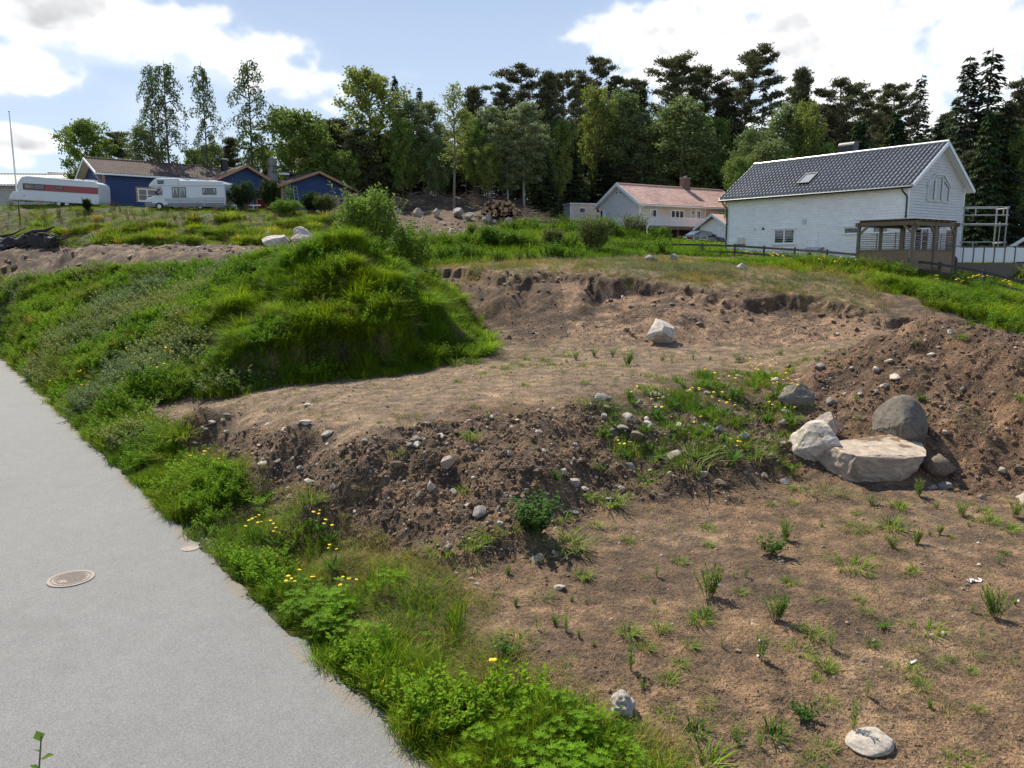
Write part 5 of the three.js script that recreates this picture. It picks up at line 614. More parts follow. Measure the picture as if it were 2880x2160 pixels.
// every tree: height 1 unit = 1 m of a tree `h` tall; returns a Group with trunk and crown
function broadleaf(seed, h, w, o) {
  const R = rng(seed), tr = new Geo(), cr = new Geo(), S = stemLine(R, h * 0.96, o.bend ?? 0.03), bark = o.bark ?? [0.16, 0.14, 0.12];
  const k0 = tr.count; tr.tube(S, S.map((_, i) => lerp(h * (o.thick ?? 0.011), h * 0.0015, i / 8)), 7, false); tr.paint(k0, ...bark);
  const n = o.limbs ?? 34;
  for (let k = 0; k < n; k++) {
    const t = lerp(o.low ?? 0.25, 0.98, Math.pow((k + R()) / n, 0.9)), p0 = onStem(S, t), q = (t - (o.low ?? 0.25)) / (1 - (o.low ?? 0.25)), prof = Math.pow(Math.sin(Math.PI * clamp(0.1 + 0.86 * Math.pow(q, o.shape ?? 1))), 0.75), L = Math.max(0.6, w / 2 * prof * (0.65 + 0.55 * R())), a = k * 2.399 + R() * 0.8, e = o.rise ?? 0.8, dr = o.droop ?? 0.35;
    const P = []; for (let m = 0; m <= 4; m++) { const s = m / 4; P.push([p0.x + Math.cos(a) * L * s, p0.y + L * (e * s - dr * 1.6 * s * s), p0.z + Math.sin(a) * L * s]); }
    limb(tr, P, h * 0.004, h * 0.0012, o.twig ?? [0.12, 0.09, 0.07]);
    const cl = o.clumps ?? 5, per = o.per ?? 26;
    for (let c = 0; c < cl; c++) {
      const s = 0.3 + 0.75 * (c + R()) / cl, b = onStem(P, s), sx = o.spread ?? 0.55; b.x += (R() - 0.5) * sx * 1.6; b.z += (R() - 0.5) * sx * 1.6;
      for (let m = 0; m < per; m++) { const g = () => (R() + R() + R() - 1.5) * sx; spray(cr, V3(b.x + g(), b.y + g() * (o.tallClump ?? 0.9) - (o.hang ?? 0) * R() * 1.2, b.z + g()), o.size ?? 0.2, o.long ?? 1.3, R, o.pal, o.hang ? 0.5 : 0); }
    }
  }
  return { trunk: tr, crown: cr, mat: CROWN.leaf };
}
function pine(seed, h, w, o) {
  const R = rng(seed), tr = new Geo(), cr = new Geo(), S = stemLine(R, h * 0.97, 0.05, o.lean ?? 0), k0 = tr.count; tr.tube(S, S.map((_, i) => lerp(h * 0.012, h * 0.003, i / 8)), 7, false);
  tr.paint(k0, 0.2, 0.12, 0.075);
  const n = o.limbs ?? 30, low = o.low ?? 0.42;
  for (let k = 0; k < n; k++) {
    const t = lerp(low, 0.99, (k + R()) / n), q = (t - low) / (1 - low), p0 = onStem(S, t), prof = o.conic ? 1.05 - 0.85 * q : Math.pow(Math.sin(Math.PI * (0.16 + 0.76 * q)), 0.8), L = Math.max(0.5, w / 2 * prof * (0.5 + 0.75 * R())), a = k * 2.399 + R(), bias = o.lean ? 1 + 0.5 * Math.sign(o.lean) * Math.cos(a) : 1;
    const P = []; for (let m = 0; m <= 4; m++) { const s = m / 4; P.push([p0.x + Math.cos(a) * L * bias * s, p0.y + L * (0.05 * s + 0.35 * s * s) + (R() - 0.5) * 0.15, p0.z + Math.sin(a) * L * s]); }
    limb(tr, P, h * 0.0042, h * 0.0014, [0.15, 0.095, 0.06]);
    for (let c = 0; c < 4; c++) {                                      // flat pads of needles
      const s = 0.45 + 0.6 * (c + R()) / 4, b = onStem(P, s), rx = (o.pad ?? 0.75) * (0.7 + 0.6 * R()); b.x += (R() - 0.5) * 0.6; b.z += (R() - 0.5) * 0.6;
      for (let m = 0; m < (o.per ?? 34) * 2.4; m++) { const g = () => (R() + R() - 1) * rx; const p = V3(b.x + g(), b.y + g() * 0.42 + 0.1, b.z + g()); const aa = R() * 6.283, ee = 0.2 + R() * 0.9, d = V3(Math.cos(aa) * Math.cos(ee), Math.sin(ee), Math.sin(aa) * Math.cos(ee)), cc = o.pal[Math.floor(R() * o.pal.length)], mm = 0.7 + 0.6 * R(); leafFace(cr, p, d, V3(R() - 0.5, R() - 0.5, R() - 0.5).normalize(), 0.4, 0.13, [cc[0] * mm, cc[1] * mm, cc[2] * mm], 0.2); }
    }
  }
  for (let k = 0; k < 9; k++) { const t = lerp(0.12, low, R()), p = onStem(S, t), a = R() * 6.3, L = 0.6 + R(); limb(tr, [[p.x, p.y, p.z], [p.x + Math.cos(a) * L, p.y + 0.1, p.z + Math.sin(a) * L]], h * 0.0022, h * 0.0008, [0.12, 0.1, 0.08]); }
  return { trunk: tr, crown: cr, mat: CROWN.needle };
}
function spruce(seed, h, w, o) {
  const R = rng(seed), tr = new Geo(), cr = new Geo(), S = stemLine(R, h, 0.012), k0 = tr.count; tr.tube(S, S.map((_, i) => lerp(h * 0.011, h * 0.0012, i / 8)), 6, false); tr.paint(k0, 0.12, 0.085, 0.06);
  const rows = o.rows ?? 40;
  for (let r = 0; r < rows; r++) {
    const t = lerp(o.low ?? 0.06, 0.985, (r + R() * 0.8) / rows), p0 = onStem(S, t), L0 = w / 2 * Math.pow(1 - t, 0.85) / Math.pow(1 - (o.low ?? 0.06), 0.85) + 0.12, nb = o.dense ? 8 : 6;
    for (let b = 0; b < nb; b++) {
      if (R() < (o.gaps ?? 0.08)) continue; const p0 = onStem(S, clamp(t + (R() - 0.5) * 2.2 / rows)), a = (b + R() * 0.8) / nb * 6.283 + r * 1.3, L = L0 * (0.6 + 0.55 * R()), dr = o.droop ?? 0.28, steps = Math.max(2, Math.round(L / 0.34));
      limb(tr, [[p0.x, p0.y, p0.z], [p0.x + Math.cos(a) * L * 0.5, p0.y - dr * L * 0.5, p0.z + Math.sin(a) * L * 0.5], [p0.x + Math.cos(a) * L, p0.y - dr * L * 0.85, p0.z + Math.sin(a) * L]], h * 0.0018, h * 0.0006, [0.1, 0.075, 0.05]);
      for (let s = 0; s < steps; s++) { const f = (s + 0.6 + R() * 0.5) / steps, p = V3(p0.x + Math.cos(a) * L * f, p0.y - dr * L * f * (1.1 - 0.25 * f), p0.z + Math.sin(a) * L * f); for (let m = 0; m < 3; m++) { const aa = a + (m - 1) * 0.8 + (R() - 0.5) * 0.6, ee = -0.2 - R() * 0.6, c = o.pal[Math.floor(R() * o.pal.length)], q = 0.7 + 0.6 * R(); leafFace(cr, p, V3(Math.cos(aa) * Math.cos(ee), Math.sin(ee), Math.sin(aa) * Math.cos(ee)), V3(0, 1, 0), 0.52, 0.25, [c[0] * q, c[1] * q, c[2] * q], 0.25); } }
    }
  }
  return { trunk: tr, crown: cr, mat: CROWN.needle };
}
const PAL = { birch: [[0.17, 0.235, 0.07], [0.195, 0.26, 0.08], [0.15, 0.21, 0.065], [0.22, 0.275, 0.11]], silver: [[0.27, 0.315, 0.16], [0.235, 0.29, 0.13]], maple: [[0.24, 0.29, 0.05], [0.21, 0.27, 0.05], [0.28, 0.3, 0.07]], green: [[0.15, 0.235, 0.04], [0.18, 0.265, 0.05]], pine: [[0.105, 0.125, 0.05], [0.125, 0.138, 0.06], [0.095, 0.112, 0.05], [0.155, 0.13, 0.07]], spruce: [[0.05, 0.082, 0.038], [0.062, 0.098, 0.045], [0.042, 0.07, 0.036]], fresh: [[0.055, 0.1, 0.018], [0.045, 0.08, 0.018], [0.035, 0.06, 0.016]] };
const PROTO = {
  birch: [101, 102, 103].map((s) => [broadleaf(s, 16, 5.6, { limbs: 36, low: 0.22, rise: 0.75, droop: 0.55, hang: 0.7, spread: 0.5, tallClump: 1.4, size: 0.195, per: 46, pal: PAL.birch, bark: [0.2, 0.19, 0.17] }), 16, 5.6]),
  silver: [104, 105].map((s) => [broadleaf(s, 15, 5.2, { limbs: 36, low: 0.25, rise: 0.8, droop: 0.4, spread: 0.5, size: 0.195, per: 46, pal: [...PAL.silver, PAL.birch[3]], bark: [0.3, 0.29, 0.27] }), 15, 5.2]),
  sparse: [106, 116].map((s) => [broadleaf(s, 17, 6, { limbs: 32, low: 0.3, rise: 0.8, droop: 0.6, hang: 0.6, spread: 0.4, size: 0.2, per: 21, pal: [[0.1, 0.15, 0.045], [0.12, 0.17, 0.05], [0.085, 0.125, 0.04]], bark: [0.1, 0.09, 0.085] }), 17, 6]),
  maple: [107, 108].map((s) => [broadleaf(s, 14, 6.5, { limbs: 34, low: 0.2, rise: 1.15, droop: 0.2, spread: 0.55, size: 0.23, per: 40, pal: PAL.maple, shape: 0.9 }), 14, 6.5]),
  green: [109, 110].map((s) => [broadleaf(s, 10, 7.5, { limbs: 34, low: 0.16, rise: 0.95, droop: 0.2, spread: 0.55, size: 0.235, per: 44, pal: [...PAL.green, PAL.maple[1]], shape: 0.85 }), 10, 7.5]),
  thin: [111].map((s) => [broadleaf(s, 13, 2.6, { limbs: 26, low: 0.34, rise: 1.1, droop: 0.1, spread: 0.38, size: 0.16, per: 14, clumps: 4, pal: PAL.maple, thick: 0.009 }), 13, 2.6]),
  pine: [121, 122, 123, 124].map((s, k) => [pine(s, 18, 6.5, { low: [0.34, 0.45, 0.4, 0.3][k], pal: PAL.pine, limbs: 32, per: 36, conic: k === 3 }), 18, 6.5]),
  leaning: [[pine(125, 18, 7, { low: 0.4, lean: 0.13, pal: PAL.pine, limbs: 34, per: 40 }), 18, 7]],
  bushy: [126, 127].map((s) => [pine(s, 13, 6, { low: 0.08, pal: [...PAL.pine, [0.04, 0.06, 0.022]], limbs: 46, per: 34, conic: true, pad: 0.8 }), 13, 6]),
  spruce: [131, 132].map((s) => [spruce(s, 18, 5, { pal: PAL.spruce, rows: 46 }), 18, 5]),
  airy: [133].map((s) => [spruce(s, 18, 5, { pal: PAL.spruce, rows: 34, gaps: 0.3, low: 0.2 }), 18, 5]),
  fresh: [134, 135].map((s) => [spruce(s, 11, 4.6, { pal: PAL.fresh, rows: 40, dense: true, gaps: 0.03 }), 11, 4.6]),
};
const treeSrc = new Map();
function plantTree(kind, variant, x, d, top, width, label, group) {
  const list = PROTO[kind], v = variant % list.length, [made, h0, w0] = list[v], gy = groundAt(x, d) - 0.1, h = top - gy, key = kind + v, names = { birch: 'birch_tree', silver: 'birch_tree', sparse: 'birch_tree', maple: 'maple_tree', green: 'maple_tree', thin: 'young_tree', pine: 'pine_tree', leaning: 'pine_tree', bushy: 'pine_tree', spruce: 'spruce_tree', airy: 'spruce_tree', fresh: 'spruce_tree' };
  const cats = { birch_tree: 'birch', maple_tree: 'maple', young_tree: 'tree', pine_tree: 'pine', spruce_tree: 'spruce' };
  if (!treeSrc.has(key)) treeSrc.set(key, [made.trunk.geometry(), made.crown.geometry()]);
  const [tg, cg] = treeSrc.get(key), o = thing(names[kind], label, cats[names[kind]], [x, gy, -d], (x * 7.3 + d * 3.1) % 6.283, group), t = new THREE.Mesh(tg, BARK), c = new THREE.Mesh(cg, made.mat); t.name = 'trunk'; c.name = 'crown'; o.add(t, c);
  if (kind === 'leaning') o.rotation.y = 0; const ws = width / w0 * (kind === 'sparse' ? 1.0 : kind === 'birch' || kind === 'silver' ? 1.38 : kind === 'pine' || kind === 'bushy' || kind === 'leaning' ? 1.36 : kind === 'spruce' ? 1.5 : 1.22); o.scale.set(ws, h / h0, ws); shade(o);
}
for (const a of [
  ["green", 0, -46.47, 88, 20.24, 5.0, "round yellowish-green maple above the caravan"],
  ["pine", 1, -44.98, 92, 20.0, 3.4, "small dark pine between the round maple and the tall birches"],
  ["pine", 2, -47.23, 94, 19.18, 2.5, "smallest dark pine beside the round maple"],
  ["birch", 3, -38.46, 84, 19.71, 3.3, "low drooping birch at the foot of the tall birches"],
  ["sparse", 4, -34.79, 82, 25.98, 4.9, "tall broad birch, highest of those behind the motorhome"],
  ["sparse", 5, -36.92, 83, 25.92, 3.1, "tall thin birch whose crown merges with the broad one"],
  ["sparse", 6, -31.49, 83, 26.01, 3.8, "slender tall birch standing between two others above the blue roof"],
  ["sparse", 7, -27.12, 84, 26.62, 4.9, "tall open-crowned birch nearest the blue gables"],
  ["green", 8, -33.92, 86, 17.06, 2.3, "small pale tree under the slender birch"],
  ["bushy", 9, -31.3, 90, 18.85, 2.8, "dark little pine under the open-crowned birch"],
  ["green", 10, -34.31, 92, 18.38, 3.3, "pale low tree behind the brown tiled roof"],
  ["green", 11, -27.28, 88, 17.58, 3.1, "low green tree left of the broad maple"],
  ["green", 12, -23.05, 86, 20.94, 7.1, "broad rounded maple behind the gables of the blue house"],
  ["pine", 13, -21.81, 92, 21.27, 2.7, "narrow pine at the end of the broad maple"],
  ["green", 14, -19.78, 86, 16.83, 3.6, "low spreading tree beside the blue gable end"],
  ["bushy", 15, -19.33, 89, 20.75, 4.2, "dark full pine beside the tall yellow-green maple"],
  ["maple", 16, -15.38, 87, 25.37, 6.2, "tall yellow-green maple at the end of the wood"],
  ["bushy", 17, -16.5, 86, 19.2, 4.1, "dark pine under the tall yellow-green maple"],
  ["bushy", 18, -13.88, 88, 19.04, 3.7, "dark pine between the yellow-green maple and the birches"],
  ["spruce", 19, -13.92, 97, 27.28, 2.5, "pointed dark spruce right behind the yellow-green maple"],
  ["spruce", 20, -11.16, 98, 26.03, 2.3, "second pointed spruce behind the pair of birches"],
  ["birch", 21, -11.28, 88, 23.22, 3.4, "darker birch of the pair at the clearing"],
  ["silver", 22, -9.09, 87, 22.59, 3.4, "paler birch of the pair at the clearing"],
  ["thin", 23, -5.65, 78, 22.34, 2.4, "thin young tree with bare lower trunk standing in the clearing"],
  ["bushy", 24, -4.52, 95, 25.4, 3.7, "dark pointed pine behind the thin young tree"],
  ["maple", 25, -5.11, 89, 21.63, 2.6, "small yellow-green maple behind the thin young tree"],
  ["bushy", 26, -7.95, 92, 19.14, 3.3, "dark pine behind the paler birch"],
  ["silver", 27, -2.27, 87, 21.93, 3.4, "silvery birch beside the thin young tree"],
  ["silver", 28, 1.28, 87, 22.59, 3.8, "tall silvery birch above the log heap"],
  ["birch", 29, -0.56, 89, 20.9, 2.7, "green birch between two silvery ones"],
  ["maple", 30, -2.45, 84, 17.49, 2.3, "low yellowish tree in front of the silvery birch"],
  ["pine", 31, -1.15, 97, 26.13, 3.8, "ragged pine above the green birch"],
  ["pine", 32, 1.11, 98, 28.67, 5.7, "tallest pine above the silvery birches"],
  ["bushy", 33, 4.38, 97, 27.28, 3.6, "dark narrow pine next to the tallest one"],
  ["pine", 34, 6.15, 99, 28.27, 3.3, "thin dark pine in the row behind the dark spruces"],
  ["pine", 35, 9.9, 120, 32.32, 4.3, "dark pine left of the feathery-topped one"],
  ["pine", 36, 12.78, 122, 35.52, 4.8, "feathery-topped pine above the light maple"],
  ["pine", 37, 16.0, 121, 32.54, 5.2, "wide dark pine behind the bright birch"],
  ["bushy", 38, 19.02, 121, 31.89, 3.9, "dark pine at the bright birch\u2019s shoulder"],
  ["fresh", 39, 3.4, 90, 18.25, 3.4, "dense dark spruce by the white shed"],
  ["fresh", 40, 7.42, 99, 20.18, 3.9, "second dense spruce beside the white shed"],
  ["maple", 41, 11.67, 112, 28.84, 4.8, "light yellow-green maple above the pink house gable"],
  ["birch", 42, 15.35, 113, 29.78, 5.9, "bright birch behind the pink house"],
  ["silver", 43, 18.1, 112, 25.8, 4.0, "small pale birch behind the pink house roof"],
  ["bushy", 44, 10.83, 121, 21.44, 4.4, "dark pine behind the white shed"],
  ["pine", 45, 23.91, 120, 35.15, 7.0, "broad flat-topped pine behind the weeping birch"],
  ["pine", 46, 28.93, 121, 33.97, 6.0, "open pine between the flat-topped and the leaning one"],
  ["leaning", 47, 32.52, 119, 35.6, 7.1, "tall pine leaning over with one-sided crown"],
  ["bushy", 48, 31.46, 121, 30.72, 5.0, "dark pine below the leaning one"],
  ["birch", 49, 22.77, 108, 27.6, 8.1, "broad weeping birch behind the pink house chimney"],
  ["bushy", 50, 20.61, 117, 25.42, 4.9, "dark pine between the pale birch and the weeping birch"],
  ["airy", 51, 31.08, 101, 27.48, 3.3, "thin-branched small spruce beside the leaning pine"],
  ["birch", 52, 30.44, 90, 23.28, 5.1, "tall green birch behind the charcoal roof"],
  ["birch", 53, 26.69, 84, 18.42, 4.6, "low spreading birch behind the charcoal roof end"],
  ["bushy", 54, 34.09, 96, 27.58, 4.0, "dark pine rising behind the tall green birch"],
  ["maple", 55, 32.09, 88, 22.31, 3.4, "yellow-green maple above the black chimney"],
  ["pine", 56, 38.54, 96, 26.54, 6.4, "wide-crowned pine above the charcoal roof"],
  ["green", 57, 22.13, 78, 15.12, 2.9, "light green tree between the two white houses"],
  ["green", 58, 33.46, 86, 17.3, 4.1, "low green tree behind the black chimney"],
  ["fresh", 59, 37.71, 88, 20.58, 4.2, "green spruce behind the charcoal ridge"],
  ["pine", 60, 44.76, 96, 26.13, 4.6, "pine with sideways branches left of the slim spruce"],
  ["spruce", 61, 49.05, 98, 27.61, 3.3, "slim pointed spruce standing alone above the charcoal ridge"],
  ["fresh", 62, 41.3, 87, 21.12, 5.0, "broad green spruce behind the charcoal ridge"],
  ["fresh", 63, 43.24, 86, 18.25, 3.1, "small spruce beside the broad green one"],
  ["spruce", 64, 44.59, 80, 25.18, 4.4, "tall ragged spruce behind the gable of the white house"],
  ["spruce", 65, 46.77, 80, 25.91, 4.9, "tallest spruce behind the gable of the white house"],
  ["fresh", 66, 43.51, 74, 19.23, 3.5, "dark dense spruce behind the scaffold"],
  ["pine", 67, 51.62, 83, 23.78, 3.8, "pine at the picture edge above the scaffold"],
  ["green", 68, 49.99, 80, 18.16, 3.1, "leafy tree behind the red shed"],
  ["birch", 69, 46.35, 85, 18.57, 3.0, "pale thin tree touching the white gable"],
  ["silver", 70, 51.03, 82, 15.84, 2.7, "pale leafy tree behind the scaffold"],
  ["bushy", 71, 43.33, 76, 15.51, 3.2, "dark pine behind the white gable"],
  ["green", 72, -11.53, 85, 19.88, 2.9, "mid-green leafy tree in front of the birch pair"],
  ["green", 73, -17.25, 84, 16.56, 3.0, "low green tree under the yellow-green maple"],
  ["birch", 74, -8.07, 85, 18.48, 2.6, "small birch at the edge of the clearing"],
  ["green", 75, -3.82, 86, 20.05, 2.8, "leafy green tree beside the silvery birch"],
  ["silver", 76, -0.39, 85, 18.11, 2.5, "low pale birch above the row of rocks"],
  ["birch", 77, 2.77, 90, 21.22, 3.2, "green birch next to the tall silvery one"],
  ["green", 78, 5.58, 96, 21.74, 3.5, "mid-green tree behind the dense dark spruce"],
  ["birch", 79, 10.67, 118, 27.4, 4.2, "birch rising behind the white shed"],
  ["green", 80, 13.78, 114, 24.79, 4.5, "leafy tree above the ridge of the pink roof"],
  ["birch", 81, 21.04, 114, 25.54, 4.7, "tall birch between the bright one and the weeping one"],
  ["green", 82, 28.53, 114, 24.79, 5.0, "full green tree right of the weeping birch"],
  ["birch", 83, 26.04, 88, 20.39, 3.4, "birch just left of the charcoal roof"],
  ["spruce", 84, 46.33, 88, 20.73, 3.2, "dark spruce directly behind the white gable peak"],
  ["spruce", 85, 47.03, 86, 22.72, 3.6, "spruce filling the gap beside the white gable"],
  ["spruce", 86, 49.01, 80, 21.09, 3.8, "spruce at the picture edge behind the leafy tree"],
]) plantTree(...a);
// the deeper rows of the wood
for (const [kind, k, x, d, top, w] of [["bushy",0,-27.42,103,21.54,4.2],["bushy",1,-27.53,110,23.54,4.0],["bushy",2,-24.47,106,21.84,4.0],["pine",3,-22.78,110,23.52,4.0],["bushy",4,-20.91,110,20.97,5.2],["spruce",5,-18.22,106,21.39,3.9],["bushy",6,-17.05,110,19.61,5.4],["bushy",7,-14.28,106,19.36,4.3],["pine",8,-12.39,106,21.13,3.9],["pine",9,-10.77,114,23.93,4.8],["spruce",10,-7.84,106,20.1,3.6],["pine",11,-5.76,114,24.01,4.1],["pine",12,-3.36,106,22.9,3.6],["bushy",13,-1.72,106,24.36,4.1],["pine",14,0.02,103,22.92,4.6],["bushy",15,2.55,110,22.0,4.2],["bushy",16,4.65,114,26.12,4.3],["pine",17,7.01,122,26.2,4.8],["pine",18,9.64,119,26.21,4.0],["pine",19,12.3,126,25.24,5.4],["bushy",20,14.16,122,27.31,4.1],["bushy",21,16.03,122,27.49,5.2],["bushy",22,18.04,119,26.25,5.6],["bushy",23,20.72,122,23.61,4.4],["bushy",24,22.95,122,25.98,4.9],["bushy",25,25.47,122,26.28,4.4],["spruce",26,27.29,122,27.09,4.9],["bushy",27,30.36,126,27.46,6.3],["bushy",28,30.98,119,23.6,4.7],["pine",29,34.07,122,23.92,4.6],["bushy",30,37.59,126,24.67,5.3],["pine",31,35.06,110,23.14,5.4],["spruce",32,37.52,110,25.72,3.7],["bushy",33,40.06,110,25.5,5.3],["bushy",34,44.0,114,24.76,5.6],["bushy",35,42.58,106,25.27,4.6],["spruce",36,47.86,114,25.06,4.8],["bushy",37,48.63,110,25.19,5.4],["bushy",38,47.44,103,24.42,4.4],["pine",39,49.42,103,21.67,3.5],["pine",40,55.34,110,22.22,5.2],["spruce",41,59.0,114,24.41,5.3],["bushy",42,60.9,114,25.76,3.9],["bushy",43,60.65,110,23.42,4.4],["pine",44,60.64,106,23.49,5.2],["pine",45,62.54,106,24.81,5.1],["pine",46,69.15,114,26.13,4.2],["bushy",47,66.74,106,25.27,4.7]]) plantTree(kind, k, x, d, top, w, (kind === 'spruce' ? 'dark spruce' : 'dark pine') + ' deep in the wood ' + (x < -14 ? 'behind the blue gables' : x < -6 ? 'behind the yellow-green maple and the birch pair' : x < 4 ? 'behind the log heap' : x < 14 ? 'behind the white shed' : x < 32 ? 'behind the pink-roofed house' : x < 52 ? 'behind the charcoal roof' : 'behind the white gable'), 'conifers deep in the wood');
// young growth along the foot of the wood
{
  const R = rng(313), spots = [];
  for (let k = 0; k < 46; k++) { const x = -16 + k * 1.75 + (R() - 0.5), d = (x < 2 ? 94 : x < 34 ? 108 : 88) + R() * 8; spots.push([x, d]); }
  const looks = { fresh: 'young spruce', green: 'young broadleaf tree', birch: 'young birch', bushy: 'young pine' };
  spots.forEach(([x, d], k) => { const kind = ['fresh', 'green', 'birch', 'bushy', 'fresh'][Math.floor(R() * 5)]; plantTree(kind, k, x, d, groundAt(x, d) + 4 + 4 * R(), 3.2 + 2 * R(), looks[kind] + ' in the undergrowth of the wood ' + (x < 3 ? 'behind the clearing' : x < 14 ? 'behind the white shed' : x < 34 ? 'behind the pink-roofed house' : 'behind the charcoal roof'), 'undergrowth of the wood'); });
}
// ---------- houses: helpers ----------
const MX = (x, y, z, ry = 0, rx = 0, rz = 0) => new THREE.Matrix4().compose(V3(x, y, z), new THREE.Quaternion().setFromEuler(new THREE.Euler(rx, ry, rz, 'YXZ')), V3(1, 1, 1));
function siding(g, m, w, h, pitch, rise = 0, apex = 0.5, y0 = 0) {     // lapped boards on a wall facing +z, with a gable of height `rise`
  const k = g.count, span = (y) => { if (y <= h || !rise) return [0, w]; const t = clamp((y - h) / rise); return [w * apex * t, w - w * (1 - apex) * t]; };
  for (let y = y0; y < h + rise - 1e-3; y += pitch) {
    const t = Math.min(y + pitch, h + rise), [a, b] = span(y), [c, d] = span(t), o = 0.045;
    g.quad([a, y, o], [b, y, o], [d, t, 0.003], [c, t, 0.003], [a, y]); g.quad([a, y, 0], [b, y, 0], [b, y, o], [a, y, o]);
  }
  return g.move(k, m);
}
function tiledRoof(m, L, S, pitch, amp, step, lift, mat, parent, name = 'roof', per = 6, wob = 0) {  // x along the eave, y up the slope, z out of the roof
  const nx = Math.round(L / pitch * per), rows = Math.ceil(S / step), pos = [], uv = [], idx = [], col = [];
  const ys = []; for (let r = 0; r < rows; r++) { ys.push([r * step, 1], [Math.min(S, (r + 1) * step) - 0.004, 0]); }
  ys.forEach(([y, hi], r) => { for (let i = 0; i <= nx; i++) { const x = i / nx * L, c = Math.cos(i / per * Math.PI * 2), z = amp * (c > 0 ? c : c * 0.6) + (hi ? lift : 0) + (wob ? wob * vn(x * 2.3, Math.floor(r / 2) * 1.7, 5) : 0); pos.push(x, y, z); uv.push(x, y); const t = Math.floor(i / per + 0.5), v = 0.86 + 0.28 * hash(t, r >> 1, 77) + 0.16 * vn(x * 0.7, y * 0.9, 8); col.push(v, v, v); } });
  for (let r = 0; r < ys.length - 1; r++) for (let i = 0; i < nx; i++) { const a = r * (nx + 1) + i, b = a + nx + 1; idx.push(a, a + 1, b + 1, a, b + 1, b); }
  const g = new THREE.BufferGeometry(); g.setAttribute('position', new THREE.Float32BufferAttribute(pos, 3)); g.setAttribute('uv', new THREE.Float32BufferAttribute(uv, 2)); g.setAttribute('color', new THREE.Float32BufferAttribute(col, 3)); g.setIndex(idx); g.computeVertexNormals(); g.applyMatrix4(m);
  const o = new THREE.Mesh(g, mat); o.name = name; o.castShadow = o.receiveShadow = true; parent.add(o); return o;
}
const GLASS = new THREE.MeshPhysicalMaterial({ color: lin(0.018, 0.022, 0.026), roughness: 0.04, clearcoat: 1, clearcoatRoughness: 0.02, specularIntensity: 1 });
const CURTAIN = std(0.55, 0.53, 0.5, 0.95);
function window_(parent, m, w, h, cols, mat, opt = {}) {               // frame with sashes; panes are set back in it
  const g = new Geo(), f = opt.frame ?? 0.07, t = opt.depth ?? 0.07; g.box(0, w, 0, f, 0, t); g.box(0, w, h - f, h, 0, t); g.box(0, f, f, h - f, 0, t); g.box(w - f, w, f, h - f, 0, t);
  const pw = (w - f * (cols + 1)) / cols; for (let c = 1; c < cols; c++) g.box(c * (pw + f), c * (pw + f) + f, f, h - f, 0, t - 0.004);
  if (opt.rows) for (let r = 1; r < opt.rows; r++) { const y = f + (h - 2 * f) * r / opt.rows; for (let c = 0; c < cols; c++) g.box(f + c * (pw + f), f + c * (pw + f) + pw, y - 0.02, y + 0.02, 0, t - 0.012); }
  if (opt.sill !== false) g.box(-0.06, w + 0.06, -0.05, 0, 0, t + 0.06);
  if (opt.hood) g.box(-0.09, w + 0.09, h, h + 0.05, 0, t + 0.07);
  const o = g.build('window', mat); o.applyMatrix4(m); parent.add(o);
  for (let c = 0; c < cols; c++) { const q = new Geo(), x = f + c * (pw + f); q.box(x, x + pw, f, h - f, 0.004, 0.02); q.build('pane', GLASS, o); if (opt.curtain) { const k = new Geo(); for (let s = 0; s < 4; s++) k.box(x + pw * s / 8, x + pw * (s + 1) / 8, f + 0.02, h - f, 0.021 + 0.002 * (s % 2), 0.024 + 0.003 * (s % 2)); k.build('curtain', CURTAIN, o); } }
  return o;
}
const grainTex = dataTexture(256, (u, v) => { const n = 0.93 + 0.05 * tileNoise(u, v, 64, 3) + 0.045 * tileFbm(u, v, 6, 5, 12) + 0.05 * tileNoise(u, v, 128, 14); return [n, n, n]; });
grainTex.repeat.set(0.45, 0.9);
const painted = (r, g, b, rough = 0.75) => new THREE.MeshStandardMaterial({ color: lin(Math.min(1, r / 0.84), Math.min(1, g / 0.84), Math.min(1, b / 0.84)), roughness: rough, map: grainTex, bumpMap: grainTex, bumpScale: 0.004 });
const M = {
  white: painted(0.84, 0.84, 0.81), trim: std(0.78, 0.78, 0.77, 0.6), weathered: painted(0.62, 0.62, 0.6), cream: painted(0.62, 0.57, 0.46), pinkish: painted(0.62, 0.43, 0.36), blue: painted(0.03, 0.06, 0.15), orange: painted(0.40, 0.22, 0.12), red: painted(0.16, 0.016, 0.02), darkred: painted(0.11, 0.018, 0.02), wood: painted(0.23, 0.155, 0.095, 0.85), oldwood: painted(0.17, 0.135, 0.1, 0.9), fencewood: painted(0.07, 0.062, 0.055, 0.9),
  charcoal: new THREE.MeshPhysicalMaterial({ color: lin(0.075, 0.077, 0.08), roughness: 0.38, metalness: 0, clearcoat: 0.5, clearcoatRoughness: 0.3, vertexColors: true }), black: std(0.012, 0.012, 0.014, 0.4), zinc: std(0.5, 0.51, 0.52, 0.35, { metalness: 0.6 }), steel: std(0.36, 0.37, 0.37, 0.5, { metalness: 0.3 }), concrete: std(0.34, 0.33, 0.31, 0.95),
  browntile: new THREE.MeshStandardMaterial({ color: lin(0.1, 0.07, 0.058), roughness: 0.9, vertexColors: true }), pinktile: new THREE.MeshStandardMaterial({ color: lin(0.52, 0.33, 0.27), roughness: 0.85, vertexColors: true }), paletin: new THREE.MeshStandardMaterial({ color: lin(0.52, 0.47, 0.42), roughness: 0.7, vertexColors: true }), brick: painted(0.2, 0.12, 0.095, 0.95), grey: painted(0.35, 0.36, 0.34), beige: painted(0.46, 0.43, 0.37), dark: std(0.025, 0.022, 0.02, 0.95),
};
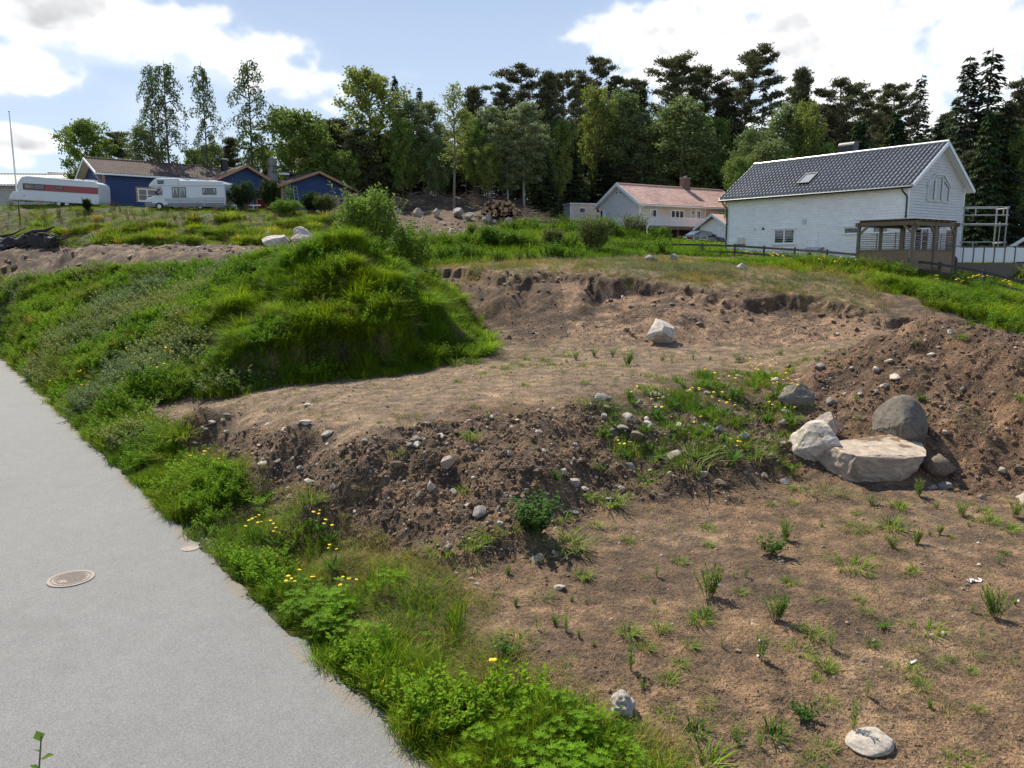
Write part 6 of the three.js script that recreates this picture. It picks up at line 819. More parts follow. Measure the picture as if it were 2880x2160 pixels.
// a plain gabled body; x along the ridge, z towards the viewer; returns the group
function slopes(o, L, W, h, rise, ov, eave, tile, mats, zf = 0) {      // two roof slopes and their undersides
  const ang = Math.atan2(rise, W / 2), S = Math.hypot(W / 2, rise) + eave / Math.cos(ang), drop = eave * Math.tan(ang), th = 0.12;
  tiledRoof(MX(-ov, h - drop + th, zf + eave, 0, -(Math.PI / 2 - ang)), L + 2 * ov, S, ...tile, mats.roof, o);
  tiledRoof(MX(L + ov, h - drop + th, zf - W - eave, Math.PI, -(Math.PI / 2 - ang)), L + 2 * ov, S, ...tile, mats.roof, o, 'roof', 2);
  const g = new Geo(), a = [[-ov, h - drop, zf + eave], [L + ov, h - drop, zf + eave]], r = [[-ov, h + rise, zf - W / 2], [L + ov, h + rise, zf - W / 2]], b = [[-ov, h - drop, zf - W - eave], [L + ov, h - drop, zf - W - eave]];
  g.quad(a[1], a[0], r[0], r[1]); g.quad(r[1], r[0], b[0], b[1]); g.build('eaves', mats.soffit ?? M.trim, o);
  const t = new Geo();                                                  // barge boards and fascia
  for (const x of [-ov - 0.03, L + ov + 0.03]) { t.bar([x, h - drop + 0.04, zf + eave], [x, h + rise + 0.06, zf - W / 2], 0.05, mats.barge ?? 0.24, [0, 1, 0]); t.bar([x, h - drop + 0.04, zf - W - eave], [x, h + rise + 0.06, zf - W / 2], 0.05, mats.barge ?? 0.24, [0, 1, 0]); }
  t.box(-ov, L + ov, h - drop - 0.06, h - drop + 0.1, zf + eave + 0.003, zf + eave + 0.03); t.build('barge_board', mats.trim ?? M.trim, o);
  const rc = new Geo(); rc.tube([[-ov - 0.02, h + rise + 0.15, zf - W / 2], [L + ov + 0.02, h + rise + 0.15, zf - W / 2]], 0.11, 8); rc.build('ridge_cap', mats.ridge ?? mats.roof, o).material.vertexColors && rc.paint(0, 1, 1, 1);
}
function walls(o, L, W, h, rise, pitch, front, side, base = 1.5, back) {
  const f = new Geo(); siding(f, MX(0, 0, 0), L, h, pitch); f.build('wall', front, o);
  const r = new Geo(); siding(r, MX(L, 0, 0, Math.PI / 2), W, h, pitch, rise); r.build('wall', side, o);
  const l = new Geo(); siding(l, MX(0, 0, -W, -Math.PI / 2), W, h, pitch, rise); l.build('wall', side, o);
  const b = new Geo(); siding(b, MX(L, 0, -W, Math.PI), L, h, pitch); b.build('wall', back ?? front, o);
  const p = new Geo(); p.box(0.04, L - 0.04, -base, 0.02, -W + 0.04, -0.04); p.build('plinth', M.concrete, o);
}
const corner = (o, x, z, h, mat, w = 0.12) => { const g = new Geo(); g.box(x - w / 2, x + w / 2, -0.02, h, z - w / 2, z + w / 2); g.build('corner_board', mat, o); };

// ---------- the tall white house with the charcoal roof ----------
{
  const L = 13.1, W = 6.6, h = 4.36, rise = 2.35, o = thing('white_house', 'tall white clapboard house with glossy charcoal tile roof', 'house', [15.5, 5.64, -57.3], Math.atan2(-0.815, 0.579));
  walls(o, L, W, h, rise, 0.165, M.white, M.weathered, 1.6);
  slopes(o, L, W, h, rise, 0.42, 0.42, [0.28, 0.06, 0.36, 0.02, ], { roof: M.charcoal, trim: M.zinc, soffit: M.trim, ridge: M.zinc, barge: 0.2 });
  for (const [x, z] of [[0, 0], [L, 0], [L, -W]]) corner(o, x, z, h, M.white);
  const drop = 0.42 * rise / (W / 2), gut = new Geo(); gut.tube([[-0.42, h - drop - 0.02, 0.5], [L + 0.42, h - drop - 0.02, 0.5]], 0.075, 8); gut.build('gutter', M.black, o);
  for (const x of [0.02, L - 0.02]) { const p = new Geo(), y = h - drop - 0.06; p.tube([[x - 0.12, y, 0.5], [x - 0.1, y - 0.16, 0.46], [x, y - 0.42, 0.16], [x + 0.02, y - 0.6, 0.12], [x + 0.02, -1.2, 0.12]], 0.05, 8); for (const yy of [0.6, 2.4]) p.box(x - 0.05, x + 0.09, yy, yy + 0.04, 0.02, 0.13); p.build('downpipe', M.black, o); }
  window_(o, MX(4.05, 0.95, 0.022), 1.64, 1.0, 2, M.white, { frame: 0.09, hood: true });
  const casing = new Geo(); casing.box(3.93, 4.04, 0.8, 2.02, 0.021, 0.05); casing.box(5.7, 5.81, 0.8, 2.02, 0.021, 0.05); casing.box(3.93, 5.81, 0.78, 0.88, 0.021, 0.048); casing.build('window_casing', M.white, o);
  window_(o, MX(9.2, 1.5, 0.022), 1.0, 0.4, 1, M.white, { frame: 0.06, hood: true }); window_(o, MX(11.1, 1.5, 0.022), 1.0, 0.4, 1, M.white, { frame: 0.06, hood: true });
  { const g = new Geo(); g.box(1.05, 1.62, 1.0, 1.42, 0.02, 0.16); g.build('meter_cabinet', M.cream, o); const k = new Geo(); k.box(1.0, 1.67, 0.93, 1.0, 0.02, 0.19); k.build('cabinet_base', M.oldwood, o); }
  for (const [x, y, s, m] of [[6.32, 2.36, 0.15, M.zinc], [3.14, 2.0, 0.07, M.black], [2.47, 2.0, 0.06, M.zinc]]) { const g = new Geo(); g.box(x - s, x + s, y - s * 1.1, y + s * 1.1, 0.02, 0.06); for (let k = 0; k < 4; k++) g.box(x - s * 0.85, x + s * 0.85, y - s + k * s * 0.5, y - s + k * s * 0.5 + 0.02, 0.06, 0.075); g.build('wall_vent', m, o); }
  { const g = new Geo(); g.box(7.36, 7.42, 0.7, 1.72, 0.02, 0.06); g.build('cable_duct', M.trim, o); const hp = new Geo(); hp.box(6.85, 7.65, -0.15, 0.42, 0.15, 0.48); hp.build('heat_pump', M.trim, o); const fan = new Geo(); fan.tube([[7.13, 0.14, 0.48], [7.13, 0.14, 0.5]], 0.22, 16); fan.build('fan_grille', M.black, o); const rf = new Geo(); rf.quad([6.62, 0.5, 0.72], [7.88, 0.5, 0.72], [7.88, 0.72, 0.03], [6.62, 0.72, 0.03]); rf.quad([6.62, 0.46, 0.72], [6.62, 0.68, 0.03], [7.88, 0.68, 0.03], [7.88, 0.46, 0.72]); rf.box(6.62, 7.88, 0.46, 0.5, 0.715, 0.725); rf.build('heat_pump_roof', M.zinc, o); }
  // skylight, chimney
  { const ang = Math.atan2(rise, W / 2), mm = MX(5.25, h - drop + 0.17, 0.42, 0, -(Math.PI / 2 - ang)), fr = new Geo(); fr.box(0, 0.95, 1.05, 1.14, 0, 0.1); fr.box(0, 0.95, 2.16, 2.28, 0, 0.1); fr.box(0, 0.09, 1.14, 2.16, 0, 0.1); fr.box(0.86, 0.95, 1.14, 2.16, 0, 0.1); const s = fr.build('skylight', M.charcoal2 ?? M.black, o); s.applyMatrix4(mm); const pn = new Geo(); pn.box(0.09, 0.86, 1.14, 2.16, 0.02, 0.06); pn.build('pane', new THREE.MeshPhysicalMaterial({ color: lin(0.25, 0.27, 0.28), roughness: 0.12, clearcoat: 1, clearcoatRoughness: 0.05 }), s); }
  { const g = new Geo(); g.box(6.2, 7.3, h + rise - 0.4, h + rise + 0.62, -W / 2 - 0.75, -W / 2 - 0.12); for (let k = 0; k < 5; k++) g.box(6.195, 7.305, h + rise + 0.05 + k * 0.12, h + rise + 0.065 + k * 0.12, -W / 2 - 0.756, -W / 2 - 0.114); g.build('chimney', M.black, o); const a = new Geo(), P = []; for (let k = 0; k <= 10; k++) { const t = Math.PI * k / 10; P.push([-Math.cos(t) * 0.33, Math.sin(t) * 0.33]); } a.prism(P, 0, 1.14); a.move(0, MX(6.18, h + rise + 0.62, -W / 2 - 0.435, Math.PI / 2)); a.build('chimney_hood', M.black, o); }
  // gable window and glass doors
  { const g = MX(L + 0.022, 0, 0, Math.PI / 2), big = (x0, x1, y0, y1l, y1r) => { const w = new Geo(), f = 0.05, out = [[x0, y0], [x1, y0], [x1, y1r], [x0, y1l]]; for (let k = 0; k < 4; k++) { const a = out[k], b = out[(k + 1) % 4]; w.bar([a[0], a[1], 0.04], [b[0], b[1], 0.04], 0.08, f, [0, 0, 1]); } const m = w.build('window', M.weathered); m.applyMatrix4(g); o.add(m); const p = new Geo(); p.prism(out.map((q) => [lerp(q[0], (x0 + x1) / 2, 0.03), lerp(q[1], (y0 + y1l) / 2, 0.03)]), 0.005, 0.02); p.build('pane', GLASS, m); };
    big(2.05, 2.85, 3.4, 4.25, 4.72); big(2.93, 3.72, 3.4, 4.86, 4.86); big(3.8, 4.6, 3.4, 4.72, 4.25);
    const c = new Geo(); c.bar([1.9, 4.28, 0.05], [2.78, 4.96, 0.05], 0.12, 0.1, [0, 0, 1]); c.bar([2.78, 4.98, 0.05], [3.86, 4.98, 0.05], 0.12, 0.1, [0, 0, 1]); c.bar([3.86, 4.96, 0.05], [4.76, 4.28, 0.05], 0.12, 0.1, [0, 0, 1]); const cm = c.build('window_casing', M.weathered); cm.applyMatrix4(g); o.add(cm);
    for (const [x, w, cols] of [[0.9, 1.7, 2], [2.9, 1.0, 1], [4.5, 1.15, 1]]) window_(o, g.clone().multiply(MX(x, -0.25, 0)), w, 2.05, cols, M.trim, { sill: false, frame: 0.09 }); }
}
// ---------- pergola by the gable ----------
{
  const a = Math.atan2(-0.815, 0.579), gy = 5.05, o = thing('pergola', 'brown wooden pergola with slatted screens at the corner of the white house', 'pergola', [18.78, gy, -43.0], a), X = 2.95, Z = 4.36, H = 2.45;
  for (const [x, z] of [[0, 0], [X, 0], [0, -Z], [X, -Z], [X, -Z / 2], [0, -Z / 2]]) { const g = new Geo(); g.box(x - 0.07, x + 0.07, -0.5, H - 0.06, z - 0.07, z + 0.07); g.build('post', M.oldwood, o); }
  for (const z of [0, -Z]) { const g = new Geo(); g.box(-0.22, X + 0.22, H - 0.2, H, z - 0.045, z + 0.045); g.build('beam', M.oldwood, o); }
  for (const x of [0, X]) { const g = new Geo(); g.box(x - 0.045, x + 0.045, H - 0.22, H - 0.02, -Z - 0.2, 0.2); g.build('beam', M.oldwood, o); }
  for (let k = 0; k < 7; k++) { const g = new Geo(), z = -0.35 - k * (Z - 0.7) / 6; g.box(-0.2, X + 0.2, H + 0.002, H + 0.1, z - 0.03, z + 0.03); g.build('rafter', M.wood, o); }
  const roofp = new Geo(); roofp.box(-0.22, X + 0.22, H + 0.105, H + 0.13, -Z - 0.2, 0.2); roofp.build('roof_sheet', M.zinc, o);
  const brace = (p, q) => { const g = new Geo(); g.bar(p, q, 0.08, 0.1); g.build('brace', M.wood, o); };
  brace([0.05, H - 0.6, 0], [0.5, H - 0.2, 0]); brace([X - 0.05, H - 0.6, 0], [X - 0.5, H - 0.2, 0]); brace([X, H - 0.6, -0.05], [X, H - 0.2, -0.5]); brace([X, H - 0.6, -Z + 0.05], [X, H - 0.2, -Z + 0.5]); brace([X, H - 0.6, -Z / 2 - 0.05], [X, H - 0.2, -Z / 2 - 0.5]); brace([X, H - 0.6, -Z / 2 + 0.05], [X, H - 0.2, -Z / 2 + 0.5]);
  const screen = (m, w) => {
    for (let k = 0; k < Math.floor(w / 0.125); k++) { const g = new Geo(), x = k * 0.125; g.box(x, x + 0.118, -0.45, 0.98, -0.012, 0.012 + 0.004 * (k % 2)); g.move(0, m); g.build('board', M.wood, o); }
    for (let k = 0; k < 9; k++) { const g = new Geo(); g.box(0, w, 1.06 + k * 0.095, 1.1 + k * 0.095, -0.012, 0.012); g.move(0, m); g.build('slat', M.oldwood, o); }
    const c = new Geo(); c.box(0, w, 0.985, 1.03, -0.05, 0.06); c.box(w * 0.34 - 0.025, w * 0.34 + 0.025, 1.03, 1.9, -0.035, -0.013); c.box(w * 0.7 - 0.025, w * 0.7 + 0.025, 1.03, 1.9, -0.035, -0.013); c.move(0, m); c.build('rail', M.oldwood, o);
  };
  screen(MX(0.07, 0, 0), X - 0.14); screen(MX(X, 0, -0.07, Math.PI / 2), Z / 2 - 0.14); screen(MX(X, 0, -Z / 2 - 0.07, Math.PI / 2), Z / 2 - 0.14);
}
// ---------- terrace with its white panel fence, covered grill, scaffold, red shed ----------
{
  const o = thing('terrace', 'raised brown terrace with white panel fence beside the gable', 'terrace', [26.2, 4.2, -47.0], 0.05), n = 6;
  for (let k = 0; k < 36; k++) { const g = new Geo(); g.box(k * 0.125, k * 0.125 + 0.118, 0, 1.16, -0.02, 0.01 + 0.003 * (k % 2)); g.build('board', M.oldwood, o); }
  const dk = new Geo(); dk.box(0, 4.5, 1.08, 1.16, -4, -0.03); dk.build('deck', M.wood, o);
  for (let k = 0; k <= n; k++) { const g = new Geo(); g.box(0.62 + k * 0.64 - 0.03, 0.62 + k * 0.64 + 0.03, 1.16, 2.1, -0.06, 0.0); g.build('post', M.oldwood, o); }
  for (let k = 0; k < n; k++) { const g = new Geo(); g.box(0.66 + k * 0.64, 1.22 + k * 0.64, 1.22, 2.05, -0.04, -0.02); g.build('panel', M.trim, o); }
  for (let k = 0; k < 4; k++) { const g = new Geo(); g.box(0.03 + k * 0.145, 0.155 + k * 0.145, 1.2, 2.05, -0.04, -0.02); g.build('panel', M.trim, o); }
  const r = new Geo(); r.box(-0.03, 4.52, 2.102, 2.15, -0.09, 0.03); r.build('top_rail', M.oldwood, o);
}
{ const R = rng(4), P = []; for (let k = 0; k <= 10; k++) { const t = k / 10; P.push(new THREE.Vector2((0.3 - 0.06 * t) * (t > 0.85 ? Math.cos((t - 0.85) / 0.15 * 1.5) : 1) + 0.02 * Math.sin(t * 20), t * 1.05)); } const g = new THREE.LatheGeometry(P, 18), q = g.attributes.position; for (let k = 0; k < q.count; k++) { const a = Math.atan2(q.getZ(k), q.getX(k)), f = 1 + 0.09 * Math.sin(a * 7) + 0.06 * Math.sin(a * 3 + 1); q.setX(k, q.getX(k) * f); q.setZ(k, q.getZ(k) * f); } g.computeVertexNormals(); const m = new THREE.Mesh(g, std(0.012, 0.012, 0.013, 0.6)); m.castShadow = m.receiveShadow = true; m.position.set(25.0, 4.75, -44.9); place(m, 'grill', 'grill under a black cover between pergola and terrace', 'grill'); }
{
  const o = thing('scaffold', 'bare steel scaffold standing behind the white gable', 'scaffold', [28.55, 4.6, -50.4], 0.0), B = (n, a, b, r = 0.035) => { const g = new Geo(); g.tube([a, b], r, 7); g.build(n, M.steel, o); };
  for (const z of [0, -1.1]) for (const x of [0, 2.75]) B('upright', [x, -0.3, z], [x, x ? 4.25 : 4.2, z], 0.042);
  B('upright', [2.35, 1.5, 0], [2.35, 3.3, 0]);
  for (const [y, z] of [[4.22, 0.045], [3.72, 0.045], [3.15, 0.045], [2.05, 0.045], [4.22, -1.14], [3.15, -1.14]]) B('rail', [-0.1, y, z], [2.85, y, z]);
  for (const y of [4.2, 3.15, 2.05]) for (const x of [0, 2.75]) B('cross_bar', [x, y - 0.05, 0.1], [x, y - 0.05, -1.2]);
  B('toe_post', [0.75, 1.6, 0], [0.75, 2.05, 0]); B('toe_post', [2.5, 3.72, 0], [2.5, 4.2, 0]); B('toe_post', [0.75, 3.72, 0], [0.75, 4.2, 0]);
  for (let k = 0; k < 4; k++) { const g = new Geo(); g.box(0.05, 2.7, 3.18, 3.22, -1.05 + k * 0.26, -0.82 + k * 0.26); g.build('deck_plank', M.steel, o); }
}
{
  const L = 4.2, W = 3.8, h = 2.3, rise = 1.35, o = thing('red_shed', 'dark red shed with white trim at the picture edge by the terrace', 'shed', [32.4, 4.2, -49.6], Math.PI / 2 - 0.1);
  // its gable looks this way
  o.rotation.y = -0.66; o.position.set(32.0, 4.2, -50.2);
  const f = new Geo(); siding(f, MX(0, 0, 0), W, h, 0.14, rise); f.build('wall', M.darkred, o); const s = new Geo(); siding(s, MX(0, 0, -L, -Math.PI / 2), L, h, 0.14); siding(s, MX(W, 0, 0, Math.PI / 2), L, h, 0.14); s.build('wall', M.darkred, o);
  const sl = Math.atan2(rise, W / 2), g = new Geo(); g.bar([-0.45, h - 0.45 * Math.tan(sl) + 0.1, -L / 2 + 0.2], [W / 2, h + rise + 0.1, -L / 2 + 0.2], L + 0.8, 0.08); g.bar([W + 0.45, h - 0.45 * Math.tan(sl) + 0.1, -L / 2 + 0.2], [W / 2, h + rise + 0.1, -L / 2 + 0.2], L + 0.8, 0.08); g.build('roof', M.browntile.clone(), o).material.vertexColors = false;
  const b = new Geo(); b.bar([-0.45, h - 0.45 * Math.tan(sl) + 0.04, 0.63], [W / 2, h + rise + 0.04, 0.63], 0.04, 0.2); b.bar([W + 0.45, h - 0.45 * Math.tan(sl) + 0.04, 0.63], [W / 2, h + rise + 0.04, 0.63], 0.04, 0.2); b.build('barge_board', M.trim, o); corner(o, 0, 0, h, M.trim, 0.1);
  window_(o, MX(0.55, 0.55, 0.022), 0.9, 0.85, 1, M.trim, { frame: 0.1 });
}
// ---------- the low house with the pink tiled roof, its deck and shed ----------
{
  const a = Math.atan2(0.533, 0.846), L = 15, W = 6.6, h = 2.48, rise = 1.95, o = thing('pink_house', 'low white house with pink tile roof, white deck in front', 'house', [13.3, 9.0, -83], a);
  const f = new Geo(); siding(f, MX(0, 0, 0), 9.6, h, 0.13); f.build('wall', M.cream, o); const f2 = new Geo(); siding(f2, MX(9.6, 0, 0), L - 9.6, h, 0.13); const fp = f2.build('wall', M.pinkish, o); fp.userData.label = 'pinkish end of the front wall';
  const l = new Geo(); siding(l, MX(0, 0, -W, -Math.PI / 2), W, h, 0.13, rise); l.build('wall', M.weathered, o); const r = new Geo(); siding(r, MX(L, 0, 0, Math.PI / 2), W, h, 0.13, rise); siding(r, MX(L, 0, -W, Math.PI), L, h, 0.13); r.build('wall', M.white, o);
  const p = new Geo(); p.box(0.04, L - 0.04, -2.2, 0.02, -W + 0.04, -0.04); p.build('basement', M.oldwood, o);
  slopes(o, L, W, h, rise, 0.5, 0.55, [0.24, 0.022, 0.34, 0.03, ], { roof: M.pinktile, trim: M.trim, soffit: M.trim, barge: 0.3 });
  for (const [x, z] of [[0, 0], [0, -W]]) corner(o, x, z, h, M.trim, 0.14);
  window_(o, MX(1.3, 0.75, 0.022), 1.05, 1.1, 1, M.trim, { frame: 0.12, curtain: true }); window_(o, MX(4.3, 0.75, 0.022), 1.95, 1.08, 3, M.trim, { frame: 0.11 }); window_(o, MX(10.75, 0.75, 0.022), 1.95, 1.08, 3, M.trim, { frame: 0.11 });
  { const d = new Geo(); d.box(7.9, 8.85, 0, 2.05, 0.022, 0.07); d.build('door', M.trim, o); window_(o, MX(8.15, 0.85, 0.071), 0.46, 0.95, 2, M.trim, { frame: 0.03, rows: 3, sill: false }); for (const x of [7.3, 9.45]) { const c = new Geo(); c.box(x - 0.04, x + 0.04, 0, h, 0.02, 0.06); c.build('trim_board', M.white, o); } const n = new Geo(); n.box(7.5, 7.72, 1.55, 1.75, 0.02, 0.04); n.build('number_plate', M.dark, o); }
  { const c = new Geo(); c.box(9.1, 9.95, h + 1.1, h + rise + 1.2, -W / 2 - 0.35, -W / 2 + 0.4); c.build('chimney', M.brick, o); const k = new Geo(); k.box(9.05, 10.0, h + rise + 1.2, h + rise + 1.28, -W / 2 - 0.4, -W / 2 + 0.45); k.tube([[9.55, h + rise + 1.28, -W / 2], [9.55, h + rise + 1.5, -W / 2]], 0.16, 8); k.build('chimney_cap', M.concrete, o); }
  { const g = new Geo(); g.tube([[0.1, h - 0.28, 0.6], [0.05, h - 0.55, 0.3], [0.03, h - 0.7, 0.08]], 0.045, 6); g.build('downpipe', M.trim, o); for (const [x, y] of [[3.1, h + rise - 0.75], [2.4, h + rise - 0.75]]) { const v = new Geo(); v.tube([[0, y, -W + x + 0.4], [-0.05, y, -W + x + 0.4]], 0.09, 10); v.build('gable_vent', M.dark, o); } }
  const dw = new Geo(); dw.box(-0.06, -0.02, 0.1, 2.0, -W + 0.1, -W + 0.9); dw.build('side_window', M.trim, o); const dw2 = new Geo(); dw2.box(-0.08, -0.061, 0.7, 1.9, -W + 0.2, -W + 0.5); dw2.build('side_pane', GLASS, o);
  // deck: one thing with floor, posts, rails and balusters
  const dk = thing('deck', 'white-railed wooden deck on posts in front of the pink-roofed house', 'deck', [13.3, 9.0, -83], a), x0 = -1.7, x1 = 10.9, z1 = 2.0;
  const bar = (n, mat, ...b) => { const g = new Geo(); g.box(...b); return g.build(n, mat, dk); };
  bar('floor', M.oldwood, x0, x1, -0.16, -0.04, 0.05, z1); bar('fascia', M.oldwood, x0, x1, -0.34, -0.161, z1 - 0.09, z1 - 0.03); bar('floor', M.oldwood, x0, -0.1, -0.16, -0.04, -2.2, 0.046);
  for (let x = x0 + 0.15; x < x1; x += 1.75) bar('post', M.oldwood, x - 0.06, x + 0.06, -2.4, -0.16, z1 - 0.2, z1 - 0.1);
  bar('top_rail', M.trim, x0, x1, 0.86, 0.93, z1 - 0.08, z1 + 0.02); bar('bottom_rail', M.trim, x0, x1, 0.08, 0.15, z1 - 0.06, z1); bar('top_rail', M.trim, x0, x0 + 0.1, 0.86, 0.93, -2.2, z1 - 0.081); bar('bottom_rail', M.trim, x0 + 0.02, x0 + 0.08, 0.08, 0.15, -2.2, z1 - 0.061);
  for (let k = 0, x = x0 + 0.06; x < x1; x += 0.155, k++) bar('baluster', M.trim, x - 0.045, x + 0.045, 0.151, 0.86, z1 - 0.05, z1 - 0.02);
  for (let z = -2.1; z < z1 - 0.1; z += 0.155) bar('baluster', M.trim, x0 + 0.03, x0 + 0.06, 0.151, 0.86, z - 0.045, z + 0.045);
  const st = new Geo(); st.bar([8.6, -2.1, z1 + 0.4], [9.7, -0.1, z1 + 0.4], 0.06, 0.24); st.bar([8.6, -2.1, z1 + 1.3], [9.7, -0.1, z1 + 1.3], 0.06, 0.24); for (let k = 0; k < 9; k++) st.box(8.62 + k * 0.122, 8.86 + k * 0.122, -1.95 + k * 0.2, -1.92 + k * 0.2, z1 + 0.43, z1 + 1.27); st.build('steps', M.oldwood, dk);
  for (let k = 0; k < 12; k++) bar('screen_board', M.oldwood, 10.95 + k * 0.13, 11.07 + k * 0.13, -1.3, 0.9, z1 - 0.2, z1 - 0.17);
}
{
  const o = thing('shed', 'small white flat-roofed shed at the gable of the pink-roofed house', 'shed', [6.75, 9.55, -92.2], 0.32), g = new Geo(), f = new Geo();
  siding(f, MX(0, 0, 0), 3.3, 2.35, 0.14); f.build('wall', M.cream, o); siding(g, MX(0, 0, -2.2, -Math.PI / 2), 2.2, 2.35, 0.14); siding(g, MX(3.3, 0, 0, Math.PI / 2), 2.2, 2.35, 0.14); g.build('wall', M.white, o);
  const r = new Geo(); r.box(-0.15, 3.42, 2.36, 2.5, -2.35, 0.18); r.build('roof', M.trim, o); window_(o, MX(1.1, 1.35, 0.022), 0.78, 0.62, 1, M.trim, { frame: 0.07 }); corner(o, 0, 0, 2.35, M.trim, 0.1); const p = new Geo(); p.box(0.1, 3.2, -0.5, 0, -2.1, -0.1); p.build('plinth', M.dark, o);
}
{
  const o = thing('outbuilding', 'narrow white outbuilding between the car and the tall white house', 'outbuilding', [21.5, 6.3, -78.5], 0.56), f = new Geo(); siding(f, MX(0, 0, 0), 4, 2.6, 0.16); siding(f, MX(0, 0, -4, -Math.PI / 2), 4, 2.6, 0.16, 0.9); f.build('wall', M.white, o);
  const r = new Geo(); r.bar([2, 2.35, 0.5], [2, 3.75, -2], 5, 0.12); r.bar([2, 2.35, -4.5], [2, 3.75, -2], 5, 0.12); r.build('roof', M.pinktile.clone(), o).material.vertexColors = false; const b = new Geo(); b.bar([-0.53, 2.3, 0.5], [-0.53, 3.72, -2], 0.05, 0.22); b.bar([-0.53, 2.3, -4.5], [-0.53, 3.72, -2], 0.05, 0.22); b.build('barge_board', M.trim, o); const d = new Geo(); d.box(0.5, 1.4, 0, 2.05, 0.022, 0.06); d.build('door', M.grey, o);
}
// ---------- the blue house ----------
{
  const o = thing('blue_house', 'long dark blue house with brown tiled roof and two front gables', 'house', [-37.1, 9.9, -73], Math.atan2(0.638, 0.77)), L = 12.5, W = 7.6, h = 3.5, rise = 1.45;
  walls(o, L, W, h, rise, 0.16, M.blue, M.blue, 1.5); slopes(o, L, W, h, rise, 0.75, 0.5, [0.26, 0.03, 0.36, 0.035], { roof: M.browntile, trim: M.trim, soffit: M.cream, barge: 0.22 });
  window_(o, MX(2.75, 1.05, 0.03), 1.7, 1.2, 2, M.trim, { frame: 0.12, rows: 2 }); const c = new Geo(); c.box(2.62, 2.74, 0.95, 2.36, 0.022, 0.09); c.box(4.46, 4.58, 0.95, 2.36, 0.022, 0.09); c.box(2.62, 4.58, 2.26, 2.38, 0.022, 0.086); c.build('window_casing', M.orange, o); corner(o, 0, 0, h, M.orange, 0.16);
  { const m = MX(-0.022, 3.55, -3.2, -Math.PI / 2); window_(o, m, 0.6, 0.85, 2, M.grey, { frame: 0.06 }); const br = new Geo(); br.bar([-0.7, 3.15, 0.3], [-0.05, 2.4, -0.05], 0.09, 0.09); br.build('bracket', M.orange, o); }
  // gables: built in the house's own frame
  const gable = (x, z, w, eL, eR, apexX, apexY, depth, leftEave, name) => {
    const q = new Geo(), P = [[0, -1.5], [w, -1.5], [w, eR], [apexX, apexY], [0, eL]]; // front wall with lapped boards
    for (let y = -1.5; y < apexY - 0.01; y += 0.16) { const t = Math.min(apexY, y + 0.16), l = (yy) => (yy <= eL ? 0 : apexX * (yy - eL) / (apexY - eL)), r = (yy) => (yy <= eR ? w : w - (w - apexX) * (yy - eR) / (apexY - eR)); q.quad([l(y), y, 0.02], [r(y), y, 0.02], [r(t), t, 0.003], [l(t), t, 0.003]); q.quad([l(y), y, 0], [r(y), y, 0], [r(y), y, 0.02], [l(y), y, 0.02]); }
    siding(q, MX(0, 0, -depth, -Math.PI / 2), depth, eL, 0.16, 0, 0.5, -1.5); siding(q, MX(w, 0, 0, Math.PI / 2), depth, eR, 0.16, 0, 0.5, -1.5); const m = MX(x, 0, z); q.move(0, m); q.build('gable_wall', M.blue, o);
    const sl = (apexY - eL) / apexX, sr = (apexY - eR) / (w - apexX), xr = w + 0.6, yl = eL + sl * leftEave, yr = eR - sr * 0.6;   // leftEave is negative: the eave lies beyond the wall
    const aL = Math.atan2(apexY - yl, apexX - leftEave), aR = Math.atan2(apexY - yr, xr - apexX), SL = Math.hypot(apexX - leftEave, apexY - yl), SR = Math.hypot(xr - apexX, apexY - yr), D = depth + 0.6;
    tiledRoof(m.clone().multiply(MX(leftEave, yl + 0.12, -depth, -Math.PI / 2, -(Math.PI / 2 - aL))), D, SL, 0.26, 0.03, 0.36, 0.035, M.browntile, o); tiledRoof(m.clone().multiply(MX(xr, yr + 0.12, 0.6, Math.PI / 2, -(Math.PI / 2 - aR))), D, SR, 0.26, 0.03, 0.36, 0.035, M.browntile, o);
    const b = new Geo(); b.bar([leftEave, yl + 0.03, 0.62], [apexX, apexY + 0.03, 0.62], 0.05, 0.24); b.bar([xr, yr + 0.03, 0.62], [apexX, apexY + 0.03, 0.62], 0.05, 0.24); b.move(0, m); b.build('barge_board', M.orange, o);
    const s = new Geo(); s.quad([leftEave, yl, 0.6], [leftEave, yl, -depth], [apexX, apexY, -depth], [apexX, apexY, 0.6]); s.quad([xr, yr, -depth], [xr, yr, 0.6], [apexX, apexY, 0.6], [apexX, apexY, -depth]); s.move(0, m); s.build('eaves', M.orange, o);
    for (const xx of [0, w]) { const e = new Geo(); e.box(xx - 0.09, xx + 0.09, -1.5, xx ? eR : eL, -0.09, 0.1); e.move(0, m); e.build('corner_board', M.orange, o); }
  };
  gable(9.4, 2.05, 5.6, 3.3, 3.3, 2.9, 4.72, 9, -1.2); gable(14.9, 4.6, 7.4, 2.95, 2.95, 3.8, 4.35, 11, -2.3);
  window_(o, MX(9.75, 1.6, 2.08), 1.2, 1.45, 1, M.trim, { frame: 0.12 });
  { const d = new Geo(); d.box(13.35, 14.35, -1.2, 1.6, 2.2, 2.28); d.build('door', M.red, o); const e = new Geo(); e.box(13.22, 13.34, -1.2, 1.72, 2.19, 2.3); e.box(14.36, 14.48, -1.2, 1.72, 2.19, 2.3); e.box(13.22, 14.48, 1.601, 1.72, 2.19, 2.3); e.build('door_frame', M.orange, o); const wl = new Geo(); wl.box(13.1, 14.9, -1.5, 3, 2.0, 2.18); wl.build('porch_wall', M.blue, o); }
